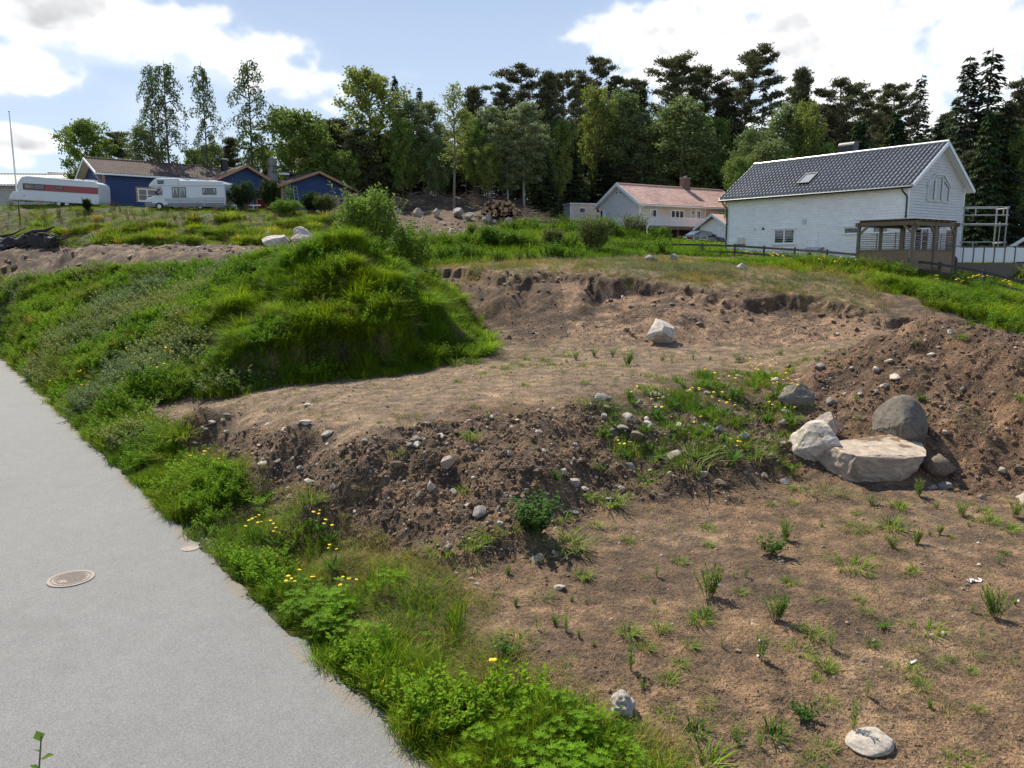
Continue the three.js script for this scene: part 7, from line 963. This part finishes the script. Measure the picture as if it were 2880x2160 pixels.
  { const c1 = new Geo(); c1.box(16.0, 16.75, 3.4, 6.1, -1.2, -0.5); c1.build('chimney', M.concrete, o); const c2 = new Geo(); c2.box(11.6, 12.15, 4, 5.75, -2.6, -2.0); c2.build('chimney', M.black, o); const c3 = new Geo(); c3.box(11.55, 12.2, 5.751, 5.85, -2.65, -1.95); c3.build('chimney_cap', M.zinc, o); const v = new Geo(); v.box(16.5, 17.2, 4.3, 4.5, 0.8, 1.4); v.build('roof_hatch', M.trim, o); }
}
{
  const o = thing('ladder', 'aluminium ladder leaning on the blue gable', 'ladder', [-24.4 + 0.7 * 3.85 - 0.12, 10.2, -77 - 0.714 * 3.85 + 0.1], Math.atan2(0.714, 0.7)), rail = (x) => { const g = new Geo(); g.bar([x, -0.6, 0.75], [x, 2.65, 0.07], 0.04, 0.07); g.build('side_rail', M.steel, o); };
  rail(0); rail(0.42); for (let k = 0; k < 10; k++) { const t = (k + 0.5) / 10, g = new Geo(); g.bar([0, lerp(-0.6, 2.65, t), lerp(0.75, 0.07, t)], [0.42, lerp(-0.6, 2.65, t), lerp(0.75, 0.07, t)], 0.035); g.build('rung', M.steel, o); }
}
// ---------- buildings behind the caravan ----------
{
  const o = thing('garage', 'pale grey garage with light ribbed roof behind the flagpole', 'garage', [-72, 10.3, -86.5], 0.06), L = 22, W = 8, h = 3.4, rise = 1.35; walls(o, L, W, h, rise, 0.2, M.beige, M.beige); slopes(o, L, W, h, rise, 0.4, 0.5, [0.34, 0.04, 2.2, 0.01], { roof: M.paletin, trim: M.trim, barge: 0.2 });
  const b = thing('grey_outbuilding', 'grey-roofed building half hidden behind the blue house gable', 'outbuilding', [-54.5, 10.8, -95], 0.5); walls(b, 8, 7, 3.2, 1.9, 0.2, M.grey, M.grey); slopes(b, 8, 7, 3.2, 1.9, 0.4, 0.4, [0.5, 0.01, 3, 0.005], { roof: std(0.32, 0.34, 0.35, 0.6, { vertexColors: true }), trim: M.grey, barge: 0.18 });
  const c = new Geo(); c.box(5.6, 6.3, 4, 6.4, -3.4, -2.7); c.build('chimney', M.black, b); const k = new Geo(); k.box(5.55, 6.35, 6.4, 6.55, -3.45, -2.65); k.build('chimney_cap', M.zinc, b);
}
// ---------- vehicles ----------
const PAINT = { white: new THREE.MeshPhysicalMaterial({ color: lin(0.66, 0.67, 0.67), roughness: 0.4, clearcoat: 0.5, clearcoatRoughness: 0.2 }), grey: std(0.2, 0.22, 0.23, 0.5), red: new THREE.MeshPhysicalMaterial({ color: lin(0.28, 0.014, 0.016), roughness: 0.4, clearcoat: 0.4 }), black: new THREE.MeshPhysicalMaterial({ color: lin(0.012, 0.011, 0.018), roughness: 0.25, clearcoat: 1, clearcoatRoughness: 0.04 }), teal: std(0.12, 0.19, 0.2, 0.5), stripe: std(0.06, 0.055, 0.07, 0.5), tyre: std(0.02, 0.02, 0.02, 0.9), lens: std(0.45, 0.03, 0.02, 0.2), lamp: std(0.75, 0.75, 0.72, 0.15) };
function bevelled(g, outline, z0, z1, bevel) { const s = new THREE.Shape(outline.map((q) => new THREE.Vector2(q[0], q[1]))), e = new THREE.ExtrudeGeometry(s, { depth: z1 - z0 - 2 * bevel, bevelEnabled: true, bevelThickness: bevel, bevelSize: bevel, bevelOffset: -bevel, bevelSegments: 3, curveSegments: 8 }); e.translate(0, 0, z0 + bevel); return e; }
function solid(name, geometry, mat, parent) { const m = new THREE.Mesh(geometry, mat); m.name = name; m.castShadow = m.receiveShadow = true; parent.add(m); return m; }
function wheel(o, x, y, z, r, w) { const P = [[r * 0.55, -w / 2], [r * 0.92, -w / 2], [r, -w * 0.3], [r, w * 0.3], [r * 0.92, w / 2], [r * 0.55, w / 2]].map((q) => new THREE.Vector2(...q)), t = solid('wheel', new THREE.LatheGeometry(P, 20), PAINT.tyre, o); t.rotation.x = Math.PI / 2; t.position.set(x, y, z); const h = new Geo(); h.tube([[0, -w * 0.42, 0], [0, w * 0.42, 0]], r * 0.56, 14); h.build('rim', M.zinc, t); }
const flat = (o, n, mat, ...b) => { const g = new Geo(); g.box(...b); return g.build(n, mat, o); };
{ // motorhome: x from its nose (0) to its tail, z = 0 is the side we see
  const o = thing('motorhome', 'white alcove motorhome with dark stripes parked on the bank', 'motorhome', [-31.5, 9.75, -68.6], -0.03), W = 2.2;
  solid('body', bevelled(null, [[1.55, 0.42], [6.95, 0.36], [7.05, 1.0], [6.95, 2.2], [6.75, 2.42], [3.1, 2.52], [2.95, 2.68], [1.15, 2.68], [0.95, 2.62], [0.45, 2.16], [0.42, 1.98], [0.55, 1.93], [1.45, 1.93], [1.55, 1.8]], -W, 0, 0.07), PAINT.white, o);
  solid('cab', bevelled(null, [[0.05, 0.42], [2.05, 0.42], [2.05, 1.9], [1.5, 1.9], [0.86, 1.24], [0.12, 1.02], [0.02, 0.8]], -W + 0.16, -0.14, 0.08), PAINT.white, o);
  flat(o, 'skirt', PAINT.grey, 2.0, 6.9, 0.3, 0.62, -0.06, 0.012); flat(o, 'bumper', PAINT.grey, -0.06, 0.55, 0.3, 0.72, -W + 0.2, -0.12); flat(o, 'side_sill', PAINT.grey, 0.4, 2.0, 0.32, 0.6, -0.2, -0.118);
  for (const y of [0.68, 0.8, 0.92]) flat(o, 'stripe', y === 0.8 ? PAINT.teal : PAINT.stripe, y === 0.68 ? 1.9 : 1.7, 6.93, y, y + 0.045, 0.0, 0.006);
  flat(o, 'roof_seam', PAINT.teal, 0.62, 6.9, 2.02, 2.05, 0.0, 0.008); flat(o, 'roof_seam', PAINT.teal, 2.98, 3.01, 0.65, 2.6, 0.0, 0.007); flat(o, 'belt_line', PAINT.teal, 2.9, 6.95, 1.06, 1.08, 0.0, 0.006);
  for (const [x0, x1, y0, y1] of [[2.42, 2.98, 1.06, 1.92], [3.08, 3.62, 1.06, 1.92], [5.05, 6.25, 1.3, 1.84], [1.22, 1.74, 2.2, 2.5]]) { const f = flat(o, 'window', M.black, x0, x1, y0, y1, 0.0, 0.025); flat(f, 'pane', GLASS, x0 + 0.05, x1 - 0.05, y0 + 0.05, y1 - 0.05, 0.026, 0.03); if (y1 > 1.5 && y0 < 2) for (const s of [0, 1]) { const g = new Geo(), a = s ? x1 - 0.07 : x0 + 0.07, b = s ? x1 - 0.26 : x0 + 0.26; g.prism([[a, y0 + 0.08], [a, y1 - 0.07], [b, y1 - 0.07]], 0.031, 0.036); g.build('curtain', CURTAIN, f); } }
  { const g = new Geo(); g.prism([[1.02, 1.28], [1.86, 1.28], [1.86, 1.82], [1.55, 1.82]], -0.138, -0.125); g.build('cab_window', GLASS, o); const w = new Geo(); w.quad([0.84, 1.26, -0.3], [0.84, 1.26, -W + 0.3], [1.44, 1.87, -W + 0.35], [1.44, 1.87, -0.35]); w.move(0, MX(-0.03, 0.02, 0)); w.quad([0.82, 1.27, -W + 0.3], [0.82, 1.27, -0.3], [1.42, 1.88, -0.35], [1.42, 1.88, -W + 0.35]); w.build('windscreen', new THREE.MeshPhysicalMaterial({ color: lin(0.06, 0.1, 0.12), roughness: 0.05, clearcoat: 1 }), o); }
  flat(o, 'mirror', M.black, 0.98, 1.1, 1.3, 1.62, -0.1, 0.08); flat(o, 'headlight', PAINT.lamp, -0.02, 0.1, 0.78, 0.94, -0.5, -0.2); flat(o, 'door_gap', PAINT.grey, 1.92, 1.94, 0.5, 1.86, -0.139, -0.132); flat(o, 'hatch', PAINT.white, 3.9, 4.3, 0.98, 1.3, 0.0, 0.012);
  flat(o, 'roof_vent', PAINT.white, 3.7, 4.2, 2.52, 2.64, -1.2, -0.7); flat(o, 'roof_vent', PAINT.white, 5.3, 5.8, 2.49, 2.6, -1.4, -0.9); flat(o, 'tail_light', PAINT.lens, 7.02, 7.06, 0.6, 0.9, -0.3, -0.1);
  for (const z of [-0.18, -W + 0.2]) { wheel(o, 1.18, 0.33, z, 0.34, 0.22); wheel(o, 4.72, 0.33, z, 0.34, 0.22); }
  { const g = new Geo(), P = []; for (let k = 0; k <= 12; k++) { const t = Math.PI * k / 12; P.push([4.72 + Math.cos(t) * 0.46, 0.33 + Math.sin(t) * 0.42]); } for (let k = 0; k < 12; k++) g.bar([P[k][0], P[k][1], 0.015], [P[k + 1][0], P[k + 1][1], 0.015], 0.02, 0.07, [0, 0, 1]); g.build('wheel_arch', PAINT.white, o); }
}
{ // caravan
  const o = thing('caravan', 'old white caravan with a wide red band on the grassy bank', 'caravan', [-43.2, 10.3, -69.8], 0.03); o.rotation.z = -0.06; const L = 7.0, W = 2.2, P = [[0.25, 0.42], [L - 0.1, 0.42], [L, 0.7], [L - 0.02, 1.9], [L - 0.12, 2.22], [L - 0.4, 2.4], [0.9, 2.52], [0.45, 2.42], [0.2, 2.15], [0.1, 1.7], [0.06, 1.15], [0.12, 0.7]];
  solid('body', bevelled(null, P, -W, 0, 0.06), PAINT.white, o);
  flat(o, 'red_band', PAINT.red, 0.5, L - 0.03, 1.32, 1.88, 0.0, 0.012);
  { const f = flat(o, 'window', M.black, 0.62, 2.4, 1.4, 1.86, 0.013, 0.035); flat(f, 'pane', GLASS, 0.67, 1.45, 1.45, 1.82, 0.036, 0.04); flat(f, 'pane', GLASS, 1.5, 2.35, 1.45, 1.82, 0.036, 0.04); const c = flat(f, 'blind', std(0.4, 0.28, 0.14, 0.9), 0.72, 1.2, 1.5, 1.72, 0.041, 0.044); const f2 = flat(o, 'window', M.black, 3.2, 4.0, 1.55, 1.78, 0.013, 0.035); flat(f2, 'pane', GLASS, 3.24, 3.96, 1.58, 1.75, 0.036, 0.04); }
  { const g = new Geo(); g.box(0.02, 0.1, 1.25, 1.95, -W + 0.25, -0.2); g.build('front_window', GLASS, o); const t = new Geo(); t.box(0.1, 0.3, 1.2, 2.0, 0.004, 0.012); t.build('front_trim', M.zinc, o); }
  solid('gas_locker', bevelled(null, [[-0.95, 0.42], [0.1, 0.42], [0.1, 1.15], [-0.6, 1.12], [-0.85, 0.85]], -W + 0.4, -0.4, 0.05), PAINT.white, o);
  for (const [x, w] of [[2.5, 0.6], [3.5, 0.3], [4.6, 0.35], [5.4, 0.9]]) flat(o, 'roof_vent', PAINT.white, x, x + w, 2.42, 2.58, -1.4, -0.8);
  flat(o, 'awning_rail', M.zinc, 0.6, L - 0.1, 2.3, 2.33, 0.0, 0.015); flat(o, 'moulding', M.zinc, 0.2, L - 0.05, 1.26, 1.29, 0.0, 0.012); for (const [x, y] of [[0.55, 0.8], [L - 0.3, 0.6]]) flat(o, 'marker_lamp', PAINT.lens, x, x + 0.12, y, y + 0.06, 0.0, 0.02);
  for (const x of [3.5, 4.2]) wheel(o, x, 0.32, -0.14, 0.32, 0.18); for (const x of [3.5, 4.2]) wheel(o, x, 0.32, -W + 0.14, 0.32, 0.18);
  const a = new Geo(); a.bar([-1.5, 0.38, -W / 2], [0.4, 0.38, -W + 0.5], 0.07); a.bar([-1.5, 0.38, -W / 2], [0.4, 0.38, -0.5], 0.07); a.tube([[-1.35, -0.1, -W / 2], [-1.35, 0.6, -W / 2]], 0.04, 6); a.build('drawbar', M.steel, o); const lg = new Geo(); for (const x of [0.5, L - 0.5]) lg.bar([x, -0.1, -0.3], [x, 0.45, -0.3], 0.06); lg.build('support_leg', M.steel, o);
}
{ // car, seen three-quarters from behind; x forward
  const o = thing('car', 'dark saloon car parked below the deck', 'car', [18.6, groundAt(18.9, 77.8) - 0.02, -77.6], 0.55), prof = [[-2.25, 0.35], [2.2, 0.32], [2.28, 0.55], [2.1, 0.78], [1.1, 0.92], [-1.5, 1.0], [-2.2, 0.98], [-2.3, 0.7]];
  solid('body', bevelled(null, prof, -0.9, 0.9, 0.13), PAINT.black, o); solid('cabin', bevelled(null, [[1.15, 0.9], [0.45, 1.36], [-0.75, 1.42], [-1.7, 1.0], [-1.6, 0.9]], -0.74, 0.74, 0.1), PAINT.black, o);
  for (const s of [1, -1]) { const g = new Geo(), z = [0.742, 0.752].map((q) => q * s).sort((a, b) => a - b); g.prism([[0.85, 0.98], [0.38, 1.3], [-0.1, 1.34], [-0.1, 0.98]], ...z); g.build('side_window', GLASS, o); const k = new Geo(); k.prism([[-0.17, 0.98], [-0.17, 1.34], [-0.75, 1.35], [-1.25, 1.06], [-1.2, 0.98]], ...z); k.build('side_window', GLASS, o); flat(o, 'mirror', PAINT.black, 0.75, 0.92, 0.95, 1.08, s > 0 ? 0.86 : -1.02, s > 0 ? 1.02 : -0.86); flat(o, 'tail_light', PAINT.lens, -2.31, -2.2, 0.72, 0.9, s > 0 ? 0.5 : -0.84, s > 0 ? 0.84 : -0.5); for (const x of [-1.4, 1.4]) wheel(o, x, 0.32, s * 0.8, 0.32, 0.21); }
  const rw = new Geo(); rw.quad([-1.69, 1.02, -0.6], [-1.69, 1.02, 0.6], [-0.84, 1.41, 0.55], [-0.84, 1.41, -0.55]); rw.quad([-1.7, 1.03, 0.6], [-1.7, 1.03, -0.6], [-0.85, 1.425, -0.55], [-0.85, 1.425, 0.55]); rw.build('rear_window', new THREE.MeshPhysicalMaterial({ color: lin(0.05, 0.09, 0.1), roughness: 0.05, clearcoat: 1 }), o); flat(o, 'number_plate', M.trim, -2.315, -2.3, 0.72, 0.83, -0.26, 0.26); flat(o, 'bumper', PAINT.black, -2.33, -2.2, 0.4, 0.62, -0.8, 0.8);
}
{ // small trailer by the car, trailer drawbar by the blue house
  const o = thing('trailer', 'low light-framed trailer standing behind the dark car', 'trailer', [16.6, groundAt(17.3, 76) , -75.7], 0.1); for (const y of [0.45, 0.8]) flat(o, 'side_rail', M.zinc, 0, 2.1, y, y + 0.05, -0.03, 0.03); for (const y of [0.45, 0.8]) flat(o, 'side_rail', M.zinc, 0, 2.1, y, y + 0.05, -1.2, -1.14); flat(o, 'bed', M.oldwood, 0, 2.1, 0.4, 0.445, -1.2, 0.03); for (const x of [0, 0.7, 1.4, 2.05]) flat(o, 'stake', M.zinc, x, x + 0.05, 0.4, 0.85, 0.031, 0.05); for (const z of [0.12, -1.3]) wheel(o, 1.0, 0.27, z, 0.27, 0.14);
  const b = thing('boat_trailer', 'light steel drawbar frame beside the motorhome', 'trailer', [-24.3, 9.6, -69.2], -0.05); flat(b, 'beam', M.zinc, 0, 2.6, 0.55, 0.66, -0.05, 0.05); flat(b, 'beam', M.zinc, 0.2, 1.8, 0.8, 0.86, -0.6, -0.5); flat(b, 'leg', M.zinc, 0.42, 0.5, -0.1, 0.55, -0.04, 0.04); flat(b, 'leg', M.zinc, 1.9, 1.98, -0.1, 0.55, -0.04, 0.04);
}
// ---------- flagpole, fence, posts ----------
{ const g = thing('flagpole', 'tall white flagpole beside the caravan', 'flagpole', [-43.9, 10.0, -71]), p = new Geo(); p.tube([[0, 0, 0], [0, 5, 0], [0, 8.3, 0]], [0.075, 0.06, 0.035], 8); p.build('pole', M.trim, g); const k = new THREE.Mesh(new THREE.SphereGeometry(0.08, 10, 8), M.zinc); k.name = 'knob'; k.position.y = 8.35; k.castShadow = true; g.add(k); const r = new Geo(); r.tube([[0.09, 1, 0], [0.06, 8.1, 0]], 0.008, 4); r.build('rope', M.trim, g); }
{
  const line = [[7.2, 56], [9.1, 55.4], [11, 54.7], [12.9, 53.7], [14.7, 52.3], [16.0, 50.3], [17.2, 48.2], [18.3, 46.0], [19.4, 43.9], [20.3, 41.8], [21.9, 40.4], [23.5, 39.3], [25.3, 38.3], [27.1, 37.4], [29, 36.6]], H = 0.85, o = thing('rail_fence', 'weathered grey two-rail fence below the tall white house', 'fence', [0, 0, 0]);
  const at = line.map(([x, d]) => [x, groundAt(x, d), -d]);
  at.forEach(([x, y, z]) => { const g = new Geo(); g.box(x - 0.055, x + 0.055, y - 0.3, y + H, z - 0.055, z + 0.055); g.build('post', M.fencewood, o); });
  for (let k = 0; k < at.length - 1; k++) for (const y of [0.28, 0.7]) { const a = at[k], b = at[k + 1], g = new Geo(); g.bar([a[0], a[1] + y, a[2] + 0.07], [b[0], b[1] + y + 0.004, b[2] + 0.07], 0.035, 0.13); g.build('rail', M.fencewood, o); }
  const g = thing('fence_rail', 'loose broken rail propped against the end of the fence', 'fence rail', [7.3, groundAt(7.3, 55.6), -55.6]), r = new Geo(); r.bar([0, 0.72, 0], [2.3, 0.06, 0.3], 0.035, 0.12); r.build('board', M.fencewood, g);
}
{
  const m = std(0.3, 0.22, 0.16, 0.8), stake = (x, d, h, label) => { const o = thing('survey_stake', label, 'stake', [x, groundAt(x, d) - 0.1, -d]), g = new Geo(); g.tube([[0, 0, 0], [0.02, h, 0]], 0.022, 6); g.build('rod', m, o); };
  stake(-33.2, 50.6, 1.6, 'thin rusty rod at the edge of the dirt track by the timber heap'); stake(-12.6, 53.5, 1.3, 'thin rusty rod above the bulky pale boulder'); stake(-12.1, 53.8, 1.0, 'shorter rusty rod beside the first above the boulder');
  const o = thing('signpost', 'small pale post standing in front of the deck', 'post', [11.9, groundAt(12.1, 70) - 0.1, -70]), g = new Geo(); g.box(-0.04, 0.04, 0, 1.5, -0.04, 0.04); g.build('post', M.trim, o); const s = new Geo(); s.box(-0.12, 0.12, 1.25, 1.5, 0.041, 0.06); s.build('plate', M.trim, o);
}
// ---------- logs, brushwood, timber ----------
{
  const bark = new THREE.MeshStandardMaterial({ color: lin(0.15, 0.095, 0.06), roughness: 0.95 }), cut = std(0.36, 0.23, 0.13, 0.9), R = rng(61), gy = groundAt(-1, 73.6);
  const log = (x, y, d, r, len, turn, roll, label, group) => { const o = thing('log', label, 'log', [x, y, -d], turn, group); o.rotation.order = 'YXZ'; o.rotation.z = roll; const g = new Geo(), P = [], Q = []; for (let k = 0; k <= 4; k++) { P.push([-len / 2 + len * k / 4, (R() - 0.5) * 0.06, (R() - 0.5) * 0.06]); Q.push(r * (1 - 0.05 * k) * (0.96 + 0.08 * R())); } g.tube(P, Q, 9, false); g.build('bark', bark, o); for (const e of [0, 4]) { const c = new Geo(), n = e ? 1 : -1; c.tube([[P[e][0] - 0.02 * n, P[e][1], P[e][2]], [P[e][0] + 0.004 * n, P[e][1], P[e][2]]], Q[e] * 0.985, 9); c.build('cut_end', cut, o); } };
  const rows = [[9, 0], [9, 1], [8, 2], [7, 3], [5, 4]];
  for (const [n, r] of rows) for (let k = 0; k < n; k++) { const rad = 0.15 + 0.05 * R(); log(-1.6 + (k - (n - 1) / 2) * 0.38 + 0.5 + (R() - 0.5) * 0.22, gy + 0.15 + r * 0.27 + (R() - 0.5) * 0.12, 73.6 + (R() - 0.5) * 1.1, rad * (0.65 + 0.5 * R()), 2.8, Math.PI / 2 + (R() - 0.5) * 0.4, (R() - 0.5) * 0.12, 'cut log with pale end in the heap at the clearing', 'logs in the heap'); }
  for (let k = 0; k < 11; k++) { const x = 0.4 + R() * 3.6, d = 70.5 + R() * 3; log(x, groundAt(x, d) + 0.1 + R() * 0.25, d, 0.07 + 0.05 * R(), 2.4 + 1.5 * R(), (R() - 0.5) * 0.9, (R() - 0.5) * 0.2, 'thin trunk lying loose beside the log heap', 'loose trunks by the log heap'); }
  const twigMat = std(0.17, 0.125, 0.09, 0.95), brush = (x, d, w, h, n, label, s) => { const Q = rng(s), g = new Geo(); for (let k = 0; k < n; k++) { const a = Q() * 6.3, r = Math.sqrt(Q()) * w / 2, px = x + Math.cos(a) * r, pd = d + Math.sin(a) * r * 0.6, y0 = groundAt(px, pd), yy = y0 + Q() * h * (1 - (r / (w / 2)) ** 2 * 0.8), L = 0.5 + 1.4 * Q(), b = Q() * 6.3, e = (Q() - 0.4) * 0.8, m = [px + Math.cos(b) * L * 0.5, yy + L * 0.5 * Math.sin(e) + 0.08 * Q(), -pd + Math.sin(b) * L * 0.5]; g.tube([[px, yy, -pd], m, [px + Math.cos(b + 0.4) * L, yy + L * Math.sin(e), -pd + Math.sin(b + 0.4) * L]], [0.028, 0.018, 0.006], 4, false); } const q = g.build('x', twigMat); place(q, 'brushwood', label, null, null, 'stuff'); };
  brush(-8.6, 82.5, 6.5, 1.6, 420, 'tangled heap of cut branches at the edge of the clearing', 1); brush(-2.5, 86, 9, 0.9, 420, 'low layer of cut branches across the clearing', 2); brush(-10.5, 77, 4, 1.3, 220, 'smaller heap of grey branches above the row of rocks', 3); brush(1.5, 76, 4, 0.8, 180, 'branches lying beside the log heap', 4); brush(-14.6, 73, 4, 1.8, 220, 'grey twiggy brush beside the blue gable', 5); brush(-7, 93, 18, 0.8, 500, 'branches littering the ground under the wood', 6);
  // stumps
  const stump = (x, d, r, label) => { const o = thing('stump', label, 'stump', [x, groundAt(x, d) - 0.1, -d]), g = new Geo(); g.tube([[0, 0, 0], [0, 0.2, 0], [0, 0.45, 0]], [r * 1.3, r, r * 0.95], 10, false); g.build('bark', bark, o); const c = new Geo(); c.tube([[0, 0.4, 0], [0, 0.455, 0]], r * 0.94, 10); c.build('cut_top', cut, o); };
  stump(-3.5, 80, 0.25, 'tree stump on the clearing behind the thin young tree'); stump(0.5, 80.5, 0.22, 'tree stump behind the log heap'); stump(-6.4, 78, 0.2, 'tree stump between the rocks and the brushwood');
  // charred timber by the track
  const char = std(0.04, 0.034, 0.03, 0.9), ash = std(0.35, 0.33, 0.31, 0.9), timber = (x, d, y, L, w, turn, roll, pale) => { const o = thing('timber', pale ? 'pale splintered plank in the charred timber heap' : 'blackened beam in the charred timber heap by the track', 'timber', [x, groundAt(x, d) + y, -d], turn, pale ? 'pale planks in the timber heap' : 'blackened beams in the timber heap'); o.rotation.order = 'YXZ'; o.rotation.z = roll; const g = new Geo(); g.tube([[-L / 2, 0, 0], [-L * 0.2, 0.12 * R(), 0.1 * R()], [L * 0.15, -0.1 * R(), 0.1 * R()], [L / 2, 0.15 * R(), 0]], [w * 0.7, w * (0.8 + 0.5 * R()), w * (0.7 + 0.5 * R()), w * 0.35], 5); g.build('beam', pale ? ash : char, o); };
  for (let k = 0; k < 34; k++) timber(-38.8 + 5.6 * R(), 57.3 + 1.2 * R(), 0.15 + 0.95 * R() * (k < 12 ? 1 : 0.5), 1.2 + 2.4 * R(), 0.05 + 0.17 * R() * R(), (R() - 0.5) * 1.6, (R() - 0.5) * 0.7, false); for (let k = 0; k < 7; k++) timber(-38.5 + 5.6 * R(), 56.6 + 0.8 * R(), 0.25 + 0.6 * R(), 0.6 + 1.0 * R(), 0.07, (R() - 0.5) * 1.6, (R() - 0.5) * 0.8, true);
  for (let k = 0; k < 6; k++) { const m = new THREE.Mesh(rockGeometry(200 + k, 6, 5, 0.22), char); m.castShadow = m.receiveShadow = true; const x = -38.4 + k * 0.95, d = 57.6; m.scale.set(0.7, 0.55 + 0.25 * R(), 0.5); m.position.set(x, groundAt(x, d) + 0.25, -d); place(m, 'stump', 'black charred root stump in the timber heap', 'stump', 'charred stumps in the timber heap'); }
}
// ---------- manhole covers in the road, litter ----------
{
  const iron = new THREE.MeshStandardMaterial({ color: lin(0.24, 0.185, 0.155), roughness: 0.75, metalness: 0.1 }), iron2 = new THREE.MeshStandardMaterial({ color: lin(0.235, 0.195, 0.175), roughness: 0.75, metalness: 0.1 });
  const o = thing('manhole_cover', 'large round rust-brown manhole cover in the road', 'manhole cover', [-7.7, 0.006, -12.93], 0.4), ring = (a, b, y, mat, n) => { const s = new THREE.LatheGeometry([[a, 0], [a, y], [a + 0.008, y + 0.004], [b - 0.008, y + 0.004], [b, y], [b, 0]].map((q) => new THREE.Vector2(...q)), 48); return solid(n, s, mat, o); };
  ring(0.315, 0.375, 0.012, iron2, 'frame'); ring(0.262, 0.300, 0.012, iron, 'rim'); const cv = new Geo(); cv.tube([[0, -0.004, 0], [0, 0.006, 0]], 0.312, 40); const c = cv.build('cover', iron, o);
  for (let i = -6; i <= 6; i++) for (let j = -6; j <= 6; j++) { const x = (i + (j % 2 ? 0.5 : 0)) * 0.042, z = j * 0.038; if (Math.hypot(x, z) > 0.245 || Math.hypot(x + 0.15, z - 0.06) < 0.06 || Math.hypot(x + 0.1, z - 0.1) < 0.05) continue; const s = new Geo(); s.box(-0.017, 0.017, 0.0055, 0.013, -0.007, 0.007); s.move(0, MX(x, 0, z, j % 2 ? 0.6 : -0.6)); s.build('stud', iron2, c); }
  for (const [x, z] of [[-0.17, 0.07], [-0.1, 0.12]]) { const s = new Geo(); s.box(x - 0.022, x + 0.022, 0.0062, 0.0075, z - 0.014, z + 0.014); s.build('lifting_hole', M.black, c); }
  const q = thing('valve_cover', 'small round valve cover in the road near the verge', 'valve cover', [-6.22, 0.006, -14.4], 1.0), r2 = new THREE.LatheGeometry([[0.13, 0], [0.13, 0.01], [0.165, 0.01], [0.165, 0]].map((a) => new THREE.Vector2(...a)), 32); solid('frame', r2, iron2, q); const k = new Geo(); k.tube([[0, -0.004, 0], [0, 0.006, 0]], 0.127, 28); const lid = k.build('lid', iron, q); for (const s of [-1, 1]) { const b = new Geo(); b.box(s * 0.07 - 0.02, s * 0.07 + 0.02, 0.0062, 0.0072, -0.008, 0.008); b.build('slot', M.black, lid); }
  const paper = std(0.78, 0.79, 0.8, 0.9), scrap = (x, d, w, label, s) => { const Q = rng(s), n = 5, g = new Geo(), P = []; for (let j = 0; j <= n; j++) for (let i = 0; i <= n; i++) P.push([(i / n - 0.5) * w, 0.012 + 0.05 * w * 3 * Math.abs(vn(i * 0.9 + s, j * 0.9, 5)), (j / n - 0.5) * w * (0.12 + 0.22 * hash(i, s, 4)) + 0.25 * w * vn(i * 0.7, s, 9)]); for (let j = 0; j < n; j++) for (let i = 0; i < n; i++) { const a = j * (n + 1) + i; g.quad(P[a + n + 1], P[a + n + 2], P[a + 1], P[a]); } const t = thing('litter', label, 'litter', [x, groundAt(x, d) + 0.004, -d], 0.6); g.build('scrap', new THREE.MeshStandardMaterial({ color: paper.color, roughness: 0.9, side: THREE.DoubleSide }), t); };
  scrap(7.5, 12.0, 0.26, 'long crumpled white scrap on the soil at the plot edge', 3); scrap(5.27, 9.57, 0.15, 'small torn white scrap on the soil near the camera', 5); scrap(7.75, 11.3, 0.09, 'tiny white scrap beside the long crumpled one', 7);
}
renderer.render(scene, camera);
